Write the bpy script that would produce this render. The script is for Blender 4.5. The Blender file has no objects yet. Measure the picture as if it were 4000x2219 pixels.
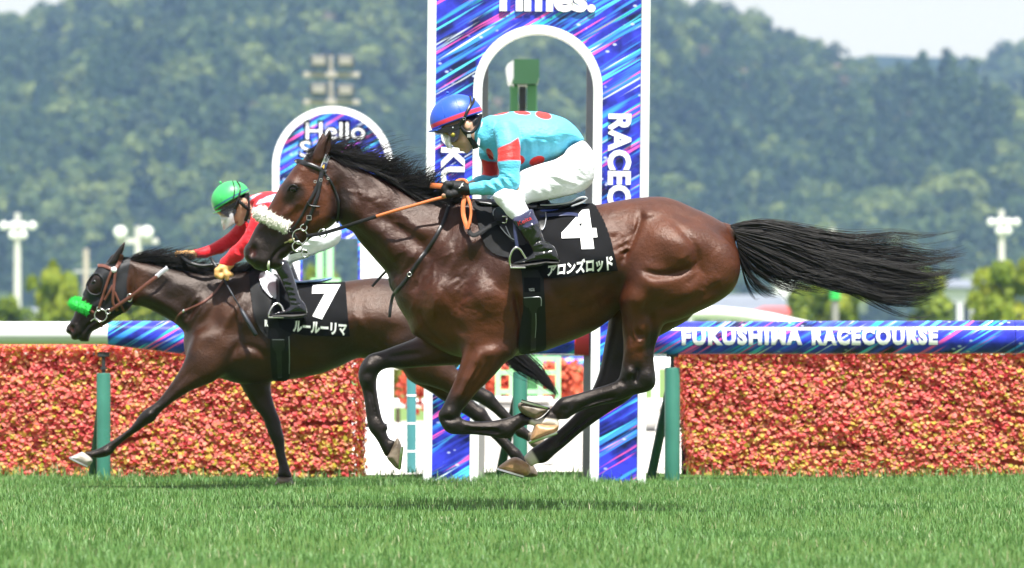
import bpy, math, random
import numpy as np
from mathutils import Vector

# ------------------------------------------------------------------ camera, sky, sun, exposure
SC = bpy.context.scene
COL = SC.collection
FS, CX, HY, CH = 20574.0, 2000.0, 1385.0, 0.75      # focal length in photo pixels, centre column, horizon row, camera height

cam_d = bpy.data.cameras.new("camera")
cam = bpy.data.objects.new("camera", cam_d)
COL.objects.link(cam)
cam.location = (0, 0, CH)
cam.rotation_euler = (math.radians(90), 0, 0)
cam_d.sensor_width = 36.0
cam_d.lens = FS / 4000.0 * 36.0
cam_d.shift_y = (HY - 1109.5) / 4000.0
cam_d.clip_start = 0.5
cam_d.clip_end = 30000
cam_d.dof.use_dof = True
cam_d.dof.focus_distance = 25.0
cam_d.dof.aperture_fstop = 5.0
SC.camera = cam

SUN_EL, SUN_AZ = 66.0, 167.0      # azimuth clockwise from +Y (north = away from the camera)
world = bpy.data.worlds.new("World")
SC.world = world
world.use_nodes = True
wn = world.node_tree
wn.nodes.clear()
w_out = wn.nodes.new("ShaderNodeOutputWorld")
w_bg = wn.nodes.new("ShaderNodeBackground")
w_sky = wn.nodes.new("ShaderNodeTexSky")
w_sky.sky_type = 'NISHITA'
w_sky.sun_disc = False
w_sky.sun_elevation = math.radians(SUN_EL)
w_sky.sun_rotation = math.radians(SUN_AZ)
w_sky.air_density = 1.0
w_sky.dust_density = 1.5
w_sky.ozone_density = 1.0
w_bg.inputs["Strength"].default_value = 0.052
# thin bright summer cloud over the whole sky
w_co = wn.nodes.new("ShaderNodeTexCoord")
w_no = wn.nodes.new("ShaderNodeTexNoise"); w_no.inputs["Scale"].default_value = 2.2; w_no.inputs["Detail"].default_value = 5
w_ra = wn.nodes.new("ShaderNodeValToRGB"); w_ra.color_ramp.elements[0].position = 0.30; w_ra.color_ramp.elements[1].position = 0.62
w_ra.color_ramp.elements[0].color = (0.72, 0.72, 0.72, 1)
w_mx = wn.nodes.new("ShaderNodeMix"); w_mx.data_type = 'RGBA'; w_mx.inputs[7].default_value = (8.7, 8.9, 9.5, 1)
wn.links.new(w_co.outputs["Generated"], w_no.inputs["Vector"])
wn.links.new(w_no.outputs[0], w_ra.inputs[0])
wn.links.new(w_ra.outputs[0], w_mx.inputs[0])
wn.links.new(w_sky.outputs[0], w_mx.inputs[6])
wn.links.new(w_mx.outputs[2], w_bg.inputs["Color"])
wn.links.new(w_bg.outputs[0], w_out.inputs["Surface"])

sun_d = bpy.data.lights.new("sun", 'SUN')
sun = bpy.data.objects.new("sun", sun_d)
COL.objects.link(sun)
_el, _az = math.radians(SUN_EL), math.radians(SUN_AZ)
sun_dir = Vector((math.sin(_az) * math.cos(_el), math.cos(_az) * math.cos(_el), math.sin(_el)))
sun.rotation_euler = sun_dir.to_track_quat('Z', 'Y').to_euler()
sun.location = (20, -20, 60)
sun_d.energy = 5.0
sun_d.angle = math.radians(0.6)
sun_d.color = (1.0, 0.985, 0.955)

SC.render.engine = 'CYCLES'
SC.cycles.use_denoising = True
SC.cycles.max_bounces = 8
SC.cycles.transparent_max_bounces = 12
SC.cycles.volume_bounces = 1
SC.view_settings.view_transform = 'Standard'
SC.view_settings.look = 'None'
SC.view_settings.gamma = 1.0
SC.view_settings.use_curve_mapping = False
SC.view_settings.exposure = 1.10

# ------------------------------------------------------------------ helpers
rng = np.random.default_rng(7)
random.seed(7)
def OFF(ox, oy, s):
    """photo-view coordinates -> photo pixel coordinates"""
    return lambda pts: np.array([(x / s + ox, y / s + oy) for x, y in pts], float)
VA = OFF(900, 480, 2); VB = OFF(1400, 760, 2); VC = OFF(2000, 740, 2); VD = OFF(1350, 1280, 2); VE = OFF(230, 900, 2)
J1 = OFF(1640, 340, 4); J2 = OFF(1680, 560, 4); J3 = OFF(1800, 740, 4)
K1 = OFF(780, 680, 4); K2 = OFF(940, 960, 4); K3 = OFF(230, 940, 4); V6 = OFF(200, 1200, 2576 / 1300.0)
VL = OFF(1500, 1400, 4); DD = OFF(0, 0, 2576 / 4000.0); VS = OFF(0, 0, 1); VM = OFF(1050, 380, 4)

def wx(sx, Y): return (np.asarray(sx, float) - CX) * Y / FS
def wz(sy, Y): return CH + (HY - np.asarray(sy, float)) * Y / FS
def W3(p, Y):
    return Vector(((p[0] - CX) * Y / FS, Y, CH + (HY - p[1]) * Y / FS))

def catmull(P, n=6, closed=True):
    P = np.asarray(P, float); N = len(P); out = []
    rngi = range(N) if closed else range(N - 1)
    for i in rngi:
        if closed: p0, p1, p2, p3 = P[i - 1], P[i], P[(i + 1) % N], P[(i + 2) % N]
        else: p0, p1, p2, p3 = P[max(i - 1, 0)], P[i], P[i + 1], P[min(i + 2, N - 1)]
        for t in np.arange(n) / n:
            out.append(0.5 * (2 * p1 + (p2 - p0) * t + (2 * p0 - 5 * p1 + 4 * p2 - p3) * t * t + (3 * p1 - p0 - 3 * p2 + p3) * t ** 3))
    if not closed: out.append(P[-1])
    return np.array(out)

def sstep(a, b, x):
    t = np.clip((x - a) / (b - a), 0, 1); return t * t * (3 - 2 * t)
# ---- materials
class NT:
    def __init__(s, name):
        s.m = bpy.data.materials.new(name); s.m.use_nodes = True
        s.t = s.m.node_tree; s.t.nodes.clear()
        s.o = s.n("ShaderNodeOutputMaterial")
    def n(s, typ, **kw):
        nd = s.t.nodes.new(typ)
        for k, v in kw.items():
            if k in nd.inputs.keys(): nd.inputs[k].default_value = v
            else: setattr(nd, k, v)
        return nd
    def l(s, a, b): s.t.links.new(a, b)
    def math(s, op, a, b=None, clamp=False):
        nd = s.n("ShaderNodeMath", operation=op, use_clamp=clamp)
        for i, v in enumerate((a, b)):
            if v is None: continue
            if isinstance(v, (int, float)): nd.inputs[i].default_value = v
            else: s.l(v, nd.inputs[i])
        return nd.outputs[0]
    def mix(s, fac, a, b, mode='MIX'):
        nd = s.n("ShaderNodeMix", data_type='RGBA', blend_type=mode)
        for sock, v in ((nd.inputs[0], fac), (nd.inputs[6], a), (nd.inputs[7], b)):
            if isinstance(v, (int, float)): sock.default_value = v
            elif isinstance(v, (tuple, list)): sock.default_value = (*v[:3], 1)
            else: s.l(v, sock)
        return nd.outputs[2]
    def ramp(s, fac, stops, interp='LINEAR'):
        nd = s.n("ShaderNodeValToRGB"); cr = nd.color_ramp; cr.interpolation = interp
        while len(cr.elements) < len(stops): cr.elements.new(0.5)
        for e, (p, c) in zip(cr.elements, stops):
            e.position = p; e.color = (*c[:3], 1) if not isinstance(c, (int, float)) else (c, c, c, 1)
        s.l(fac, nd.inputs[0]); return nd.outputs[0]
    def noise(s, scale, vec=None, detail=3, rough=0.55, dim='3D'):
        nd = s.n("ShaderNodeTexNoise", noise_dimensions=dim)
        nd.inputs["Scale"].default_value = scale; nd.inputs["Detail"].default_value = detail; nd.inputs["Roughness"].default_value = rough
        if vec is not None: s.l(vec, nd.inputs["Vector"])
        return nd.outputs[0]
    def co(s, which="Object"): return s.n("ShaderNodeTexCoord").outputs[which]
    def attr(s, name, out="Fac"): return s.n("ShaderNodeAttribute", attribute_name=name).outputs[out]
    def mapping(s, vec, scale=(1, 1, 1), rot=(0, 0, 0), loc=(0, 0, 0)):
        nd = s.n("ShaderNodeMapping"); nd.inputs["Scale"].default_value = scale; nd.inputs["Rotation"].default_value = rot; nd.inputs["Location"].default_value = loc
        s.l(vec, nd.inputs["Vector"]); return nd.outputs[0]
    def bump(s, h, dist=0.002, strength=1.0):
        nd = s.n("ShaderNodeBump"); nd.inputs["Distance"].default_value = dist; nd.inputs["Strength"].default_value = strength
        s.l(h, nd.inputs["Height"]); return nd.outputs[0]
    def pbr(s, col, rough=0.5, bump=None, spec=0.5, metal=0.0, **kw):
        p = s.n("ShaderNodeBsdfPrincipled")
        for key, v in (("Base Color", col), ("Roughness", rough), ("Specular IOR Level", spec), ("Metallic", metal)):
            if isinstance(v, (tuple, list)): p.inputs[key].default_value = (*v[:3], 1)
            elif isinstance(v, (int, float)): p.inputs[key].default_value = v
            else: s.l(v, p.inputs[key])
        if bump is not None: s.l(bump, p.inputs["Normal"])
        for k, v in kw.items(): p.inputs[k.replace("_", " ")].default_value = v
        s.l(p.outputs[0], s.o.inputs[0]); s.p = p
        return s.m

def simple(name, col, rough=0.5, var=0.12, scale=30, spec=0.5, metal=0.0, bump=0.0, bscale=200, **kw):
    t = NT(name)
    n = t.noise(scale, t.co(), 4)
    lo = tuple(c * (1 - var) for c in col); hi = tuple(min(1, c * (1 + var)) for c in col)
    c = t.mix(n, lo, hi)
    b = t.bump(t.noise(bscale, t.co(), 3), bump) if bump else None
    rr = t.math('ADD', t.math('MULTIPLY', n, 0.12), rough - 0.06)
    return t.pbr(c, rr, b, spec, metal, **kw)

# ---- objects
def tag(o, label=None, cat=None, group=None, kind=None):
    if label: o["label"] = label
    if cat: o["category"] = cat
    if group: o["group"] = group
    if kind: o["kind"] = kind
    return o
def empty(name, loc, label, cat, group=None):
    o = bpy.data.objects.new(name, None); COL.objects.link(o); o.location = loc
    o.empty_display_size = 0.1
    return tag(o, label, cat, group)
def root_loc(o):
    l = Vector((0, 0, 0))
    while o is not None: l += Vector(o.location); o = o.parent
    return l
def mesh_np(name, V, F, smooth=True):
    """V (n,3) array; F list of faces or (m,3|4) int array"""
    me = bpy.data.meshes.new(name)
    V = np.asarray(V, np.float32)
    if isinstance(F, np.ndarray):
        m, c = F.shape
        me.vertices.add(len(V)); me.vertices.foreach_set("co", V.ravel())
        me.loops.add(m * c); me.loops.foreach_set("vertex_index", F.astype(np.int32).ravel())
        me.polygons.add(m); me.polygons.foreach_set("loop_start", np.arange(0, m * c, c, dtype=np.int32))
        me.update(calc_edges=True)
    else:
        me.from_pydata([tuple(map(float, v)) for v in V], [], [tuple(map(int, f)) for f in F]); me.update()
    if smooth: me.polygons.foreach_set("use_smooth", np.ones(len(me.polygons), bool))
    me.update()
    return me
def obj(name, V, F, mat, parent=None, smooth=True, origin=None):
    """mesh object from world coordinates"""
    V = np.asarray(V, float)
    base = root_loc(parent) if parent is not None else (Vector(origin) if origin is not None else Vector((0, 0, 0)))
    me = mesh_np(name, V - np.array(base), F, smooth)
    o = bpy.data.objects.new(name, me); COL.objects.link(o)
    if parent is not None: o.parent = parent
    else: o.location = base
    if mat is not None: me.materials.append(mat)
    return o
def attr_f(o, name, vals, domain='POINT'):
    a = o.data.attributes.new(name, 'FLOAT', domain); a.data.foreach_set("value", np.asarray(vals, np.float32))
def attr_c(o, name, cols):
    a = o.data.attributes.new(name, 'FLOAT_COLOR', 'POINT')
    c = np.ones((len(cols), 4), np.float32); c[:, :3] = cols; a.data.foreach_set("color", c.ravel())

class MB:
    """collects simple solids into one mesh"""
    def __init__(s): s.V = []; s.F = []
    def add(s, V, F):
        b = len(s.V); s.V += [tuple(map(float, v)) for v in V]; s.F += [tuple(int(i) + b for i in f) for f in F]; return s
    def box(s, lo, hi, bev=0.0):
        x0, y0, z0 = lo; x1, y1, z1 = hi
        if bev <= 0:
            V = [(x, y, z) for z in (z0, z1) for y in (y0, y1) for x in (x0, x1)]
            return s.add(V, [(0, 2, 3, 1), (4, 5, 7, 6), (0, 1, 5, 4), (2, 6, 7, 3), (0, 4, 6, 2), (1, 3, 7, 5)])
        b = bev; ring = [(x0 + b, y0), (x1 - b, y0), (x1, y0 + b), (x1, y1 - b), (x1 - b, y1), (x0 + b, y1), (x0, y1 - b), (x0, y0 + b)]
        ins = [(min(max(x, x0 + b), x1 - b), min(max(y, y0 + b), y1 - b)) for x, y in ring]
        V = []; F = []
        for z, R in ((z0, ins), (z0 + b, ring), (z1 - b, ring), (z1, ins)): V += [(x, y, z) for x, y in R]
        for k in range(3):
            for i in range(8):
                j = (i + 1) % 8; F.append((k * 8 + i, k * 8 + j, k * 8 + 8 + j, k * 8 + 8 + i))
        F.append(tuple(range(7, -1, -1))); F.append(tuple(range(24, 32)))
        return s.add(V, F)
    def tube(s, pts, rad, n=8, caps=True, flat=None):
        """swept tube; rad scalar or list; flat: (scale_side, scale_up) for a strap section"""
        P = np.asarray(pts, float); N = len(P); R = np.full(N, rad) if np.isscalar(rad) else np.asarray(rad, float)
        T = np.gradient(P, axis=0); T /= np.linalg.norm(T, axis=1)[:, None] + 1e-12
        up = np.array([0, 1.0, 0]) if abs(T[0][1]) < 0.9 else np.array([1.0, 0, 0])
        V = []
        for i in range(N):
            a = np.cross(T[i], up); a /= np.linalg.norm(a) + 1e-12; b = np.cross(a, T[i]); up = b
            for k in range(n):
                th = 2 * math.pi * k / n
                fa, fb = (1, 1) if flat is None else flat
                V.append(P[i] + R[i] * (math.cos(th) * a * fa + math.sin(th) * b * fb))
        F = [(i * n + k, i * n + (k + 1) % n, (i + 1) * n + (k + 1) % n, (i + 1) * n + k) for i in range(N - 1) for k in range(n)]
        if caps: F += [tuple(range(n - 1, -1, -1)), tuple((N - 1) * n + k for k in range(n))]
        return s.add(V, F)
    def cyl(s, a, b, r0, r1=None, n=16):
        return s.tube([a, b], [r0, r0 if r1 is None else r1], n)
    def ring(s, c, R, r, axis='y', n=24, m=8, sx=1.0, sz=1.0):
        c = np.array(c, float); V = []; F = []
        for i in range(n):
            t = 2 * math.pi * i / n
            for k in range(m):
                u = 2 * math.pi * k / m; q = R + r * math.cos(u); h = r * math.sin(u)
                v = {'y': (q * math.cos(t) * sx, h, q * math.sin(t) * sz), 'z': (q * math.cos(t), q * math.sin(t), h), 'x': (h, q * math.cos(t), q * math.sin(t))}[axis]
                V.append(c + np.array(v))
        for i in range(n):
            for k in range(m):
                F.append((i * m + k, ((i + 1) % n) * m + k, ((i + 1) % n) * m + (k + 1) % m, i * m + (k + 1) % m))
        return s.add(V, F)
    def ellip(s, c, r, n=20, m=12, zmin=-1.0):
        V = []; F = []
        for j in range(m + 1):
            ph = -math.pi / 2 + math.pi * j / m
            for i in range(n):
                t = 2 * math.pi * i / n
                V.append((c[0] + r[0] * math.cos(ph) * math.cos(t), c[1] + r[1] * math.cos(ph) * math.sin(t), c[2] + r[2] * max(math.sin(ph), zmin)))
        for j in range(m):
            for i in range(n):
                F.append((j * n + i, j * n + (i + 1) % n, (j + 1) * n + (i + 1) % n, (j + 1) * n + i))
        return s.add(V, F)
    def prism(s, poly, y0, y1):
        """polygon in (x,z) extruded from y0 to y1"""
        n = len(poly)
        V = [(x, y0, z) for x, z in poly] + [(x, y1, z) for x, z in poly]
        F = [tuple(range(n)), tuple(range(2 * n - 1, n - 1, -1))] + [(i, i + n, (i + 1) % n + n, (i + 1) % n) for i in range(n)]
        return s.add(V, F)
    def build(s, name, mat, parent=None, smooth=False, origin=None):
        return obj(name, s.V, s.F, mat, parent, smooth, origin)
def smooth_angle(o, deg=35):
    """flat across sharp edges, smooth elsewhere"""
    me = o.data
    me.polygons.foreach_set("use_smooth", np.ones(len(me.polygons), bool))
    try: me.set_sharp_from_angle(angle=math.radians(deg))
    except Exception: pass
    return o
def copy_tree(o, parent=None):
    c = o.copy(); COL.objects.link(c); c.parent = parent
    for ch in list(o.children):
        copy_tree(ch, c)
    return c

# ------------------------------------------------------------------ volumetric modelling (distance fields -> one continuous mesh)
def poly_sdf(P, X, Z):
    """signed distance (negative inside) of points to polygon P"""
    sh = X.shape; x = X.ravel(); z = Z.ravel()
    d2 = np.full(x.shape, 1e18); ins = np.zeros(x.shape, bool); N = len(P)
    for i in range(N):
        ax, az = P[i - 1]; bx, bz = P[i]
        ex, ez = bx - ax, bz - az; L = ex * ex + ez * ez + 1e-18
        t = np.clip(((x - ax) * ex + (z - az) * ez) / L, 0, 1)
        d2 = np.minimum(d2, (x - ax - t * ex) ** 2 + (z - az - t * ez) ** 2)
        if az != bz:
            c = ((az > z) != (bz > z)) & (x < (bx - ax) * (z - az) / (bz - az) + ax)
            ins ^= c
    d = np.sqrt(d2); d[ins] *= -1
    return d.reshape(sh)
def line_dist(P, X, Z):
    d2 = np.full(X.shape, 1e18); tt = np.zeros(X.shape); N = len(P)
    for i in range(N - 1):
        ax, az = P[i]; bx, bz = P[i + 1]; ex, ez = bx - ax, bz - az; L = ex * ex + ez * ez + 1e-18
        t = np.clip(((X - ax) * ex + (Z - az) * ez) / L, 0, 1)
        q = (X - ax - t * ex) ** 2 + (Z - az - t * ez) ** 2
        m = q < d2; d2 = np.where(m, q, d2); tt = np.where(m, (i + t) / (N - 1), tt)
    return np.sqrt(d2), tt
def field(ctrl, X, Z, s=None, p=2.6):
    """smooth interpolation of control values [(x,z,v..)]"""
    num = 0; den = 0
    for c in ctrl:
        w = 1.0 / (((X - c[0]) ** 2 + (Z - c[1]) ** 2) + 1e-4) ** (p / 2)
        num = num + w * c[2]; den = den + w
    return num / den
def smin(a, b, k):
    h = np.clip(0.5 + 0.5 * (b - a) / k, 0, 1)
    return b + (a - b) * h - k * h * (1 - h)

class Vol:
    """voxel field; x,z world, y relative to the mid plane"""
    def __init__(s, x0, x1, y0, y1, z0, z1, h):
        s.h = h; s.x = np.arange(x0, x1, h); s.y = np.arange(y0, y1, h); s.z = np.arange(z0, z1, h)
        s.F = np.full((len(s.x), len(s.y), len(s.z)), 1.0, np.float32)
    def win(s, lo, hi):
        sl = []
        for a, l, u in zip((s.x, s.y, s.z), lo, hi):
            i0 = max(0, int((l - a[0]) / s.h) - 1); i1 = min(len(a), int((u - a[0]) / s.h) + 2)
            sl.append(slice(i0, max(i1, i0)))
        return tuple(sl)
    def put(s, sl, f, k, sub=False):
        if sub: s.F[sl] = -smin(-s.F[sl], f.astype(np.float32), k)
        else: s.F[sl] = smin(s.F[sl], f.astype(np.float32), k)
    def slab(s, P, Wc, Yc=0.0, k=0.03, rk=1.15, relief=None, sub=False, rmax=None, marg=0.06):
        """outline P (world x,z) with half width field Wc and centre offset Yc; rounded edges"""
        P = np.asarray(P); lo = P.min(0) - marg; hi = P.max(0) + marg
        X, Z = np.meshgrid(s.x, s.z, indexing='ij')
        sl = s.win((lo[0], -9, lo[1]), (hi[0], 9, hi[1]))
        X = X[sl[0], sl[2]]; Z = Z[sl[0], sl[2]]
        d = poly_sdf(P, X, Z)
        W = field(Wc, X, Z) if not np.isscalar(Wc) else np.full(X.shape, Wc)
        Y0 = field(Yc, X, Z) if not np.isscalar(Yc) else np.full(X.shape, Yc)
        R = W * rk
        if rmax is not None: R = np.minimum(R, rmax)
        if relief is not None: W = W + relief(X, Z)
        W = np.maximum(W, 0.004)
        u = np.maximum(d + R, 0) / R
        y = s.y[sl[1]][None, :, None]
        q = np.sqrt(u[:, None, :] ** 2 + ((y - Y0[:, None, :]) / W[:, None, :]) ** 2)
        f = (q - 1) * np.minimum(R, W)[:, None, :]
        s.put(sl, f, k, sub)
    def chain(s, pts, rad, k=0.02, ysc=1.0, sub=False):
        """tapered limb through 3-D points; ysc widens it across"""
        P = np.asarray(pts, float); R = np.asarray(rad, float) if not np.isscalar(rad) else np.full(len(P), rad)
        m = R.max() * max(1, ysc) + 0.04
        sl = s.win(P.min(0) - m, P.max(0) + m)
        X = s.x[sl[0]][:, None, None]; Y = s.y[sl[1]][None, :, None]; Z = s.z[sl[2]][None, None, :]
        best = None
        for i in range(len(P) - 1):
            a, b = P[i], P[i + 1]; e = b - a; L = (e ** 2).sum() + 1e-12
            t = np.clip(((X - a[0]) * e[0] + (Y - a[1]) * e[1] + (Z - a[2]) * e[2]) / L, 0, 1)
            d = np.sqrt((X - a[0] - t * e[0]) ** 2 + ((Y - a[1] - t * e[1]) / ysc) ** 2 + (Z - a[2] - t * e[2]) ** 2) - (R[i] + (R[i + 1] - R[i]) * t)
            best = d if best is None else smin(best, d, 0.012)
        s.put(sl, best, k, sub)
    def ball(s, c, r, k=0.02, sub=False, rot=0.0):
        """ellipsoid, turned by rot in the x-z plane"""
        c = np.asarray(c, float); r = np.asarray(r, float); m = r.max() + 0.03
        sl = s.win(c - m, c + m)
        X = s.x[sl[0]][:, None, None] - c[0]; Y = s.y[sl[1]][None, :, None] - c[1]; Z = s.z[sl[2]][None, None, :] - c[2]
        ca, sa = math.cos(rot), math.sin(rot)
        q = np.sqrt(((X * ca + Z * sa) / r[0]) ** 2 + (Y / r[1]) ** 2 + ((-X * sa + Z * ca) / r[2]) ** 2)
        s.put(sl, (q - 1) * r.min(), k, sub)
    def relief(s, fn, side=None):
        X, Z = np.meshgrid(s.x, s.z, indexing='ij')
        s.F += fn(X, Z)[:, None, :].astype(np.float32)
    def cut(s, fn):
        X = s.x[:, None, None]; Y = s.y[None, :, None]; Z = s.z[None, None, :]
        s.F = np.maximum(s.F, fn(X, Y, Z).astype(np.float32))
    def mesh(s, smooth=1):
        F = s.F; nx, ny, nz = F.shape; S = F < 0
        c = np.zeros((nx - 1, ny - 1, nz - 1), np.uint8)
        for i in (0, 1):
            for j in (0, 1):
                for k in (0, 1): c += S[i:nx - 1 + i, j:ny - 1 + j, k:nz - 1 + k]
        ids = np.flatnonzero((c > 0) & (c < 8)); del c
        I, J, K = np.unravel_index(ids, (nx - 1, ny - 1, nz - 1))
        corner = [(i, j, k) for i in (0, 1) for j in (0, 1) for k in (0, 1)]
        val = {q: F[I + q[0], J + q[1], K + q[2]] for q in corner}
        acc = np.zeros((len(ids), 3)); cnt = np.zeros(len(ids))
        for q in corner:
            for ax in range(3):
                if q[ax] == 0:
                    r = list(q); r[ax] = 1; r = tuple(r); a, b = val[q], val[r]
                    m = (a < 0) != (b < 0); t = np.where(m, a / np.where(m, a - b, 1), 0)
                    p = np.array(q, float)[None, :].repeat(len(ids), 0); p[:, ax] = t
                    acc[m] += p[m]; cnt[m] += 1
        V = acc / cnt[:, None] + np.stack([I, J, K], 1)
        V = V * s.h + np.array([s.x[0], s.y[0], s.z[0]])
        idx = np.full((nx - 1) * (ny - 1) * (nz - 1), -1, np.int64); idx[ids] = np.arange(len(ids))
        def cid(i, j, k): return idx[(i * (ny - 1) + j) * (nz - 1) + k]
        Q = []
        for ax in range(3):
            A = S[:-1] if ax == 0 else (S[:, :-1] if ax == 1 else S[:, :, :-1]); B = S[1:] if ax == 0 else (S[:, 1:] if ax == 1 else S[:, :, 1:])
            i, j, k = np.nonzero(A != B); inside = A[i, j, k]
            o = [(0, 1, 2), (1, 2, 0), (2, 0, 1)][ax]; g = [i, j, k]; u, v = o[1], o[2]
            ok = (g[u] > 0) & (g[v] > 0) & (g[u] < F.shape[u] - 1) & (g[v] < F.shape[v] - 1)
            g = [q[ok] for q in g]; inside = inside[ok]
            def sh(du, dv):
                h = list(g); h[u] = h[u] + du; h[v] = h[v] + dv; return cid(*h)
            q = np.stack([sh(-1, -1), sh(0, -1), sh(0, 0), sh(-1, 0)], 1)
            q[~inside] = q[~inside][:, ::-1]; Q.append(q)
        Q = np.concatenate(Q); Q = Q[(Q >= 0).all(1)]
        for _ in range(smooth):
            e = np.concatenate([Q[:, [0, 1]], Q[:, [1, 2]], Q[:, [2, 3]], Q[:, [3, 0]]]); n = len(V)
            w = np.bincount(e[:, 0], minlength=n) + np.bincount(e[:, 1], minlength=n)
            A = np.stack([np.bincount(e[:, 0], V[e[:, 1], c], n) + np.bincount(e[:, 1], V[e[:, 0], c], n) for c in range(3)], 1) / np.maximum(w, 1)[:, None]
            V = 0.5 * V + 0.5 * A
        return V, Q
    def nearmap(s, blur=2):
        """y of the surface on the camera's side for every (x,z); nan filled from neighbours"""
        S = s.F < 0; has = S.any(1); j = S.argmax(1)
        I, K = np.nonzero(has); jj = j[I, K]; j0 = np.maximum(jj - 1, 0)
        a = s.F[I, j0, K]; b = s.F[I, jj, K]; t = np.where(a > b, a / (a - b + 1e-9), 1.0)
        D = np.full(has.shape, np.nan); D[I, K] = s.y[j0] + np.clip(t, 0, 1) * s.h
        for _ in range(60):
            m = np.isnan(D)
            if not m.any(): break
            pad = np.pad(D, 1, constant_values=np.nan); st = np.stack([pad[1 + di:pad.shape[0] - 1 + di, 1 + dj:pad.shape[1] - 1 + dj] for di in (-1, 0, 1) for dj in (-1, 0, 1)])
            cnt = (~np.isnan(st)).sum(0); sm = np.nansum(st, 0); g = m & (cnt > 0); D[g] = sm[g] / cnt[g]
        D = np.nan_to_num(D, nan=0.0)
        for _ in range(blur):
            p = np.pad(D, 1, mode='edge'); D = (p[:-2, 1:-1] + p[2:, 1:-1] + p[1:-1, :-2] + p[1:-1, 2:] + 2 * D) / 6
        x0, z0, h = s.x[0], s.z[0], s.h
        def f(X, Z):
            u = np.clip((np.asarray(X) - x0) / h, 0, D.shape[0] - 1.001); v = np.clip((np.asarray(Z) - z0) / h, 0, D.shape[1] - 1.001)
            i = u.astype(int); k = v.astype(int); fu = u - i; fv = v - k
            return (D[i, k] * (1 - fu) * (1 - fv) + D[i + 1, k] * fu * (1 - fv) + D[i, k + 1] * (1 - fu) * fv + D[i + 1, k + 1] * fu * fv)
        return f

def relief_fn(items, T):
    """items in photo-view coordinates -> height function in metres; T converts photo px to world (x,z), scale m/px"""
    ops = []
    for it in items:
        if it[0] == 'b':      # bump: centre, radii(px photo), angle, amplitude
            _, c, rx, ry, ang, amp = it; ops.append(('b', T.p(c), rx * T.k, ry * T.k, math.radians(ang), amp))
        else:                 # line: points, width px, amplitude (negative groove)
            _, pts, w, amp = it; ops.append(('l', catmull(T.pp(pts), 5, False), w * T.k, amp))
    def fn(X, Z):
        H = np.zeros(X.shape)
        for o in ops:
            if o[0] == 'b':
                _, c, rx, ry, a, amp = o; dx = X - c[0]; dz = Z - c[1]; ca, sa = math.cos(a), math.sin(a)
                q = ((dx * ca + dz * sa) / rx) ** 2 + ((-dx * sa + dz * ca) / ry) ** 2
                H += amp * np.exp(-q ** 1.3)
            else:
                _, P, w, amp = o
                lo = P.min(0) - 4 * w; hi = P.max(0) + 4 * w
                m = (X > lo[0]) & (X < hi[0]) & (Z > lo[1]) & (Z < hi[1])
                if not m.any(): continue
                d, t = line_dist(P, X[m], Z[m]); fade = np.clip(np.minimum(t, 1 - t) * 5 + 0.15, 0, 1)
                H[m] += amp * fade * np.exp(-(d / w) ** 2)
        return H
    return fn
class T2:
    """photo px -> world x,z at distance Y"""
    def __init__(s, Y): s.Y = Y; s.k = Y / FS
    def p(s, q): return np.array([(q[0] - CX) * s.k, CH + (HY - q[1]) * s.k])
    def pp(s, Q): Q = np.asarray(Q, float); return np.stack([(Q[:, 0] - CX) * s.k, CH + (HY - Q[:, 1]) * s.k], 1)
    def ctrl(s, L): return [(*s.p(c[:2]), c[2]) for c in L]

# ---- conforming sheets and straps
def sheet(name, P, T, near, off, mat, parent, thick=0.006, h=0.008, wave=None, smooth=True, holes=()):
    """cloth patch: photo-space outline P laid on the camera-side surface"""
    Q = T.pp(P); lo = Q.min(0); hi = Q.max(0); nx = max(2, int((hi[0] - lo[0]) / h)); nz = max(2, int((hi[1] - lo[1]) / h))
    gx = np.linspace(lo[0], hi[0], nx + 1); gz = np.linspace(lo[1], hi[1], nz + 1)
    X, Z = np.meshgrid(gx, gz, indexing='ij')
    def sd(X, Z):
        d = poly_sdf(Q, X, Z)
        for hp in holes: d = np.maximum(d, -poly_sdf(T.pp(hp), X, Z))
        return d
    D = sd(X, Z)
    # pull grid points that lie just outside onto the outline
    keep = D < h * 0.75
    e = h * 0.05
    gxd = (sd(X + e, Z) - D) / e; gzd = (sd(X, Z + e) - D) / e
    near_edge = keep & (D > -h * 0.3)
    X = np.where(near_edge, X - gxd * D, X); Z = np.where(near_edge, Z - gzd * D, Z)
    y = near(X, Z) - (off(X, Z) if callable(off) else off)
    if wave is not None: y = y - wave(X, Z)
    idx = np.full(X.shape, -1); idx[keep] = np.arange(keep.sum())
    V = np.stack([X[keep], T.Y + y[keep], Z[keep]], 1)
    q = np.stack([idx[:-1, :-1], idx[1:, :-1], idx[1:, 1:], idx[:-1, 1:]], -1).reshape(-1, 4)
    q = q[(q >= 0).all(1)]
    n = len(V); Vb = V.copy(); Vb[:, 1] += thick
    # rim
    e = np.concatenate([q[:, [0, 1]], q[:, [1, 2]], q[:, [2, 3]], q[:, [3, 0]]])
    key = np.sort(e, 1); key = key[:, 0] * n + key[:, 1]; u, inv, cn = np.unique(key, return_inverse=True, return_counts=True)
    b = e[cn[inv] == 1]
    rim = np.stack([b[:, 1], b[:, 0], b[:, 0] + n, b[:, 1] + n], 1)
    Fc = np.concatenate([q, q[:, ::-1] + n, rim])
    o = obj(name, np.concatenate([V, Vb]), Fc, mat, parent, smooth)
    if smooth: smooth_angle(o, 50)
    return o
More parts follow.
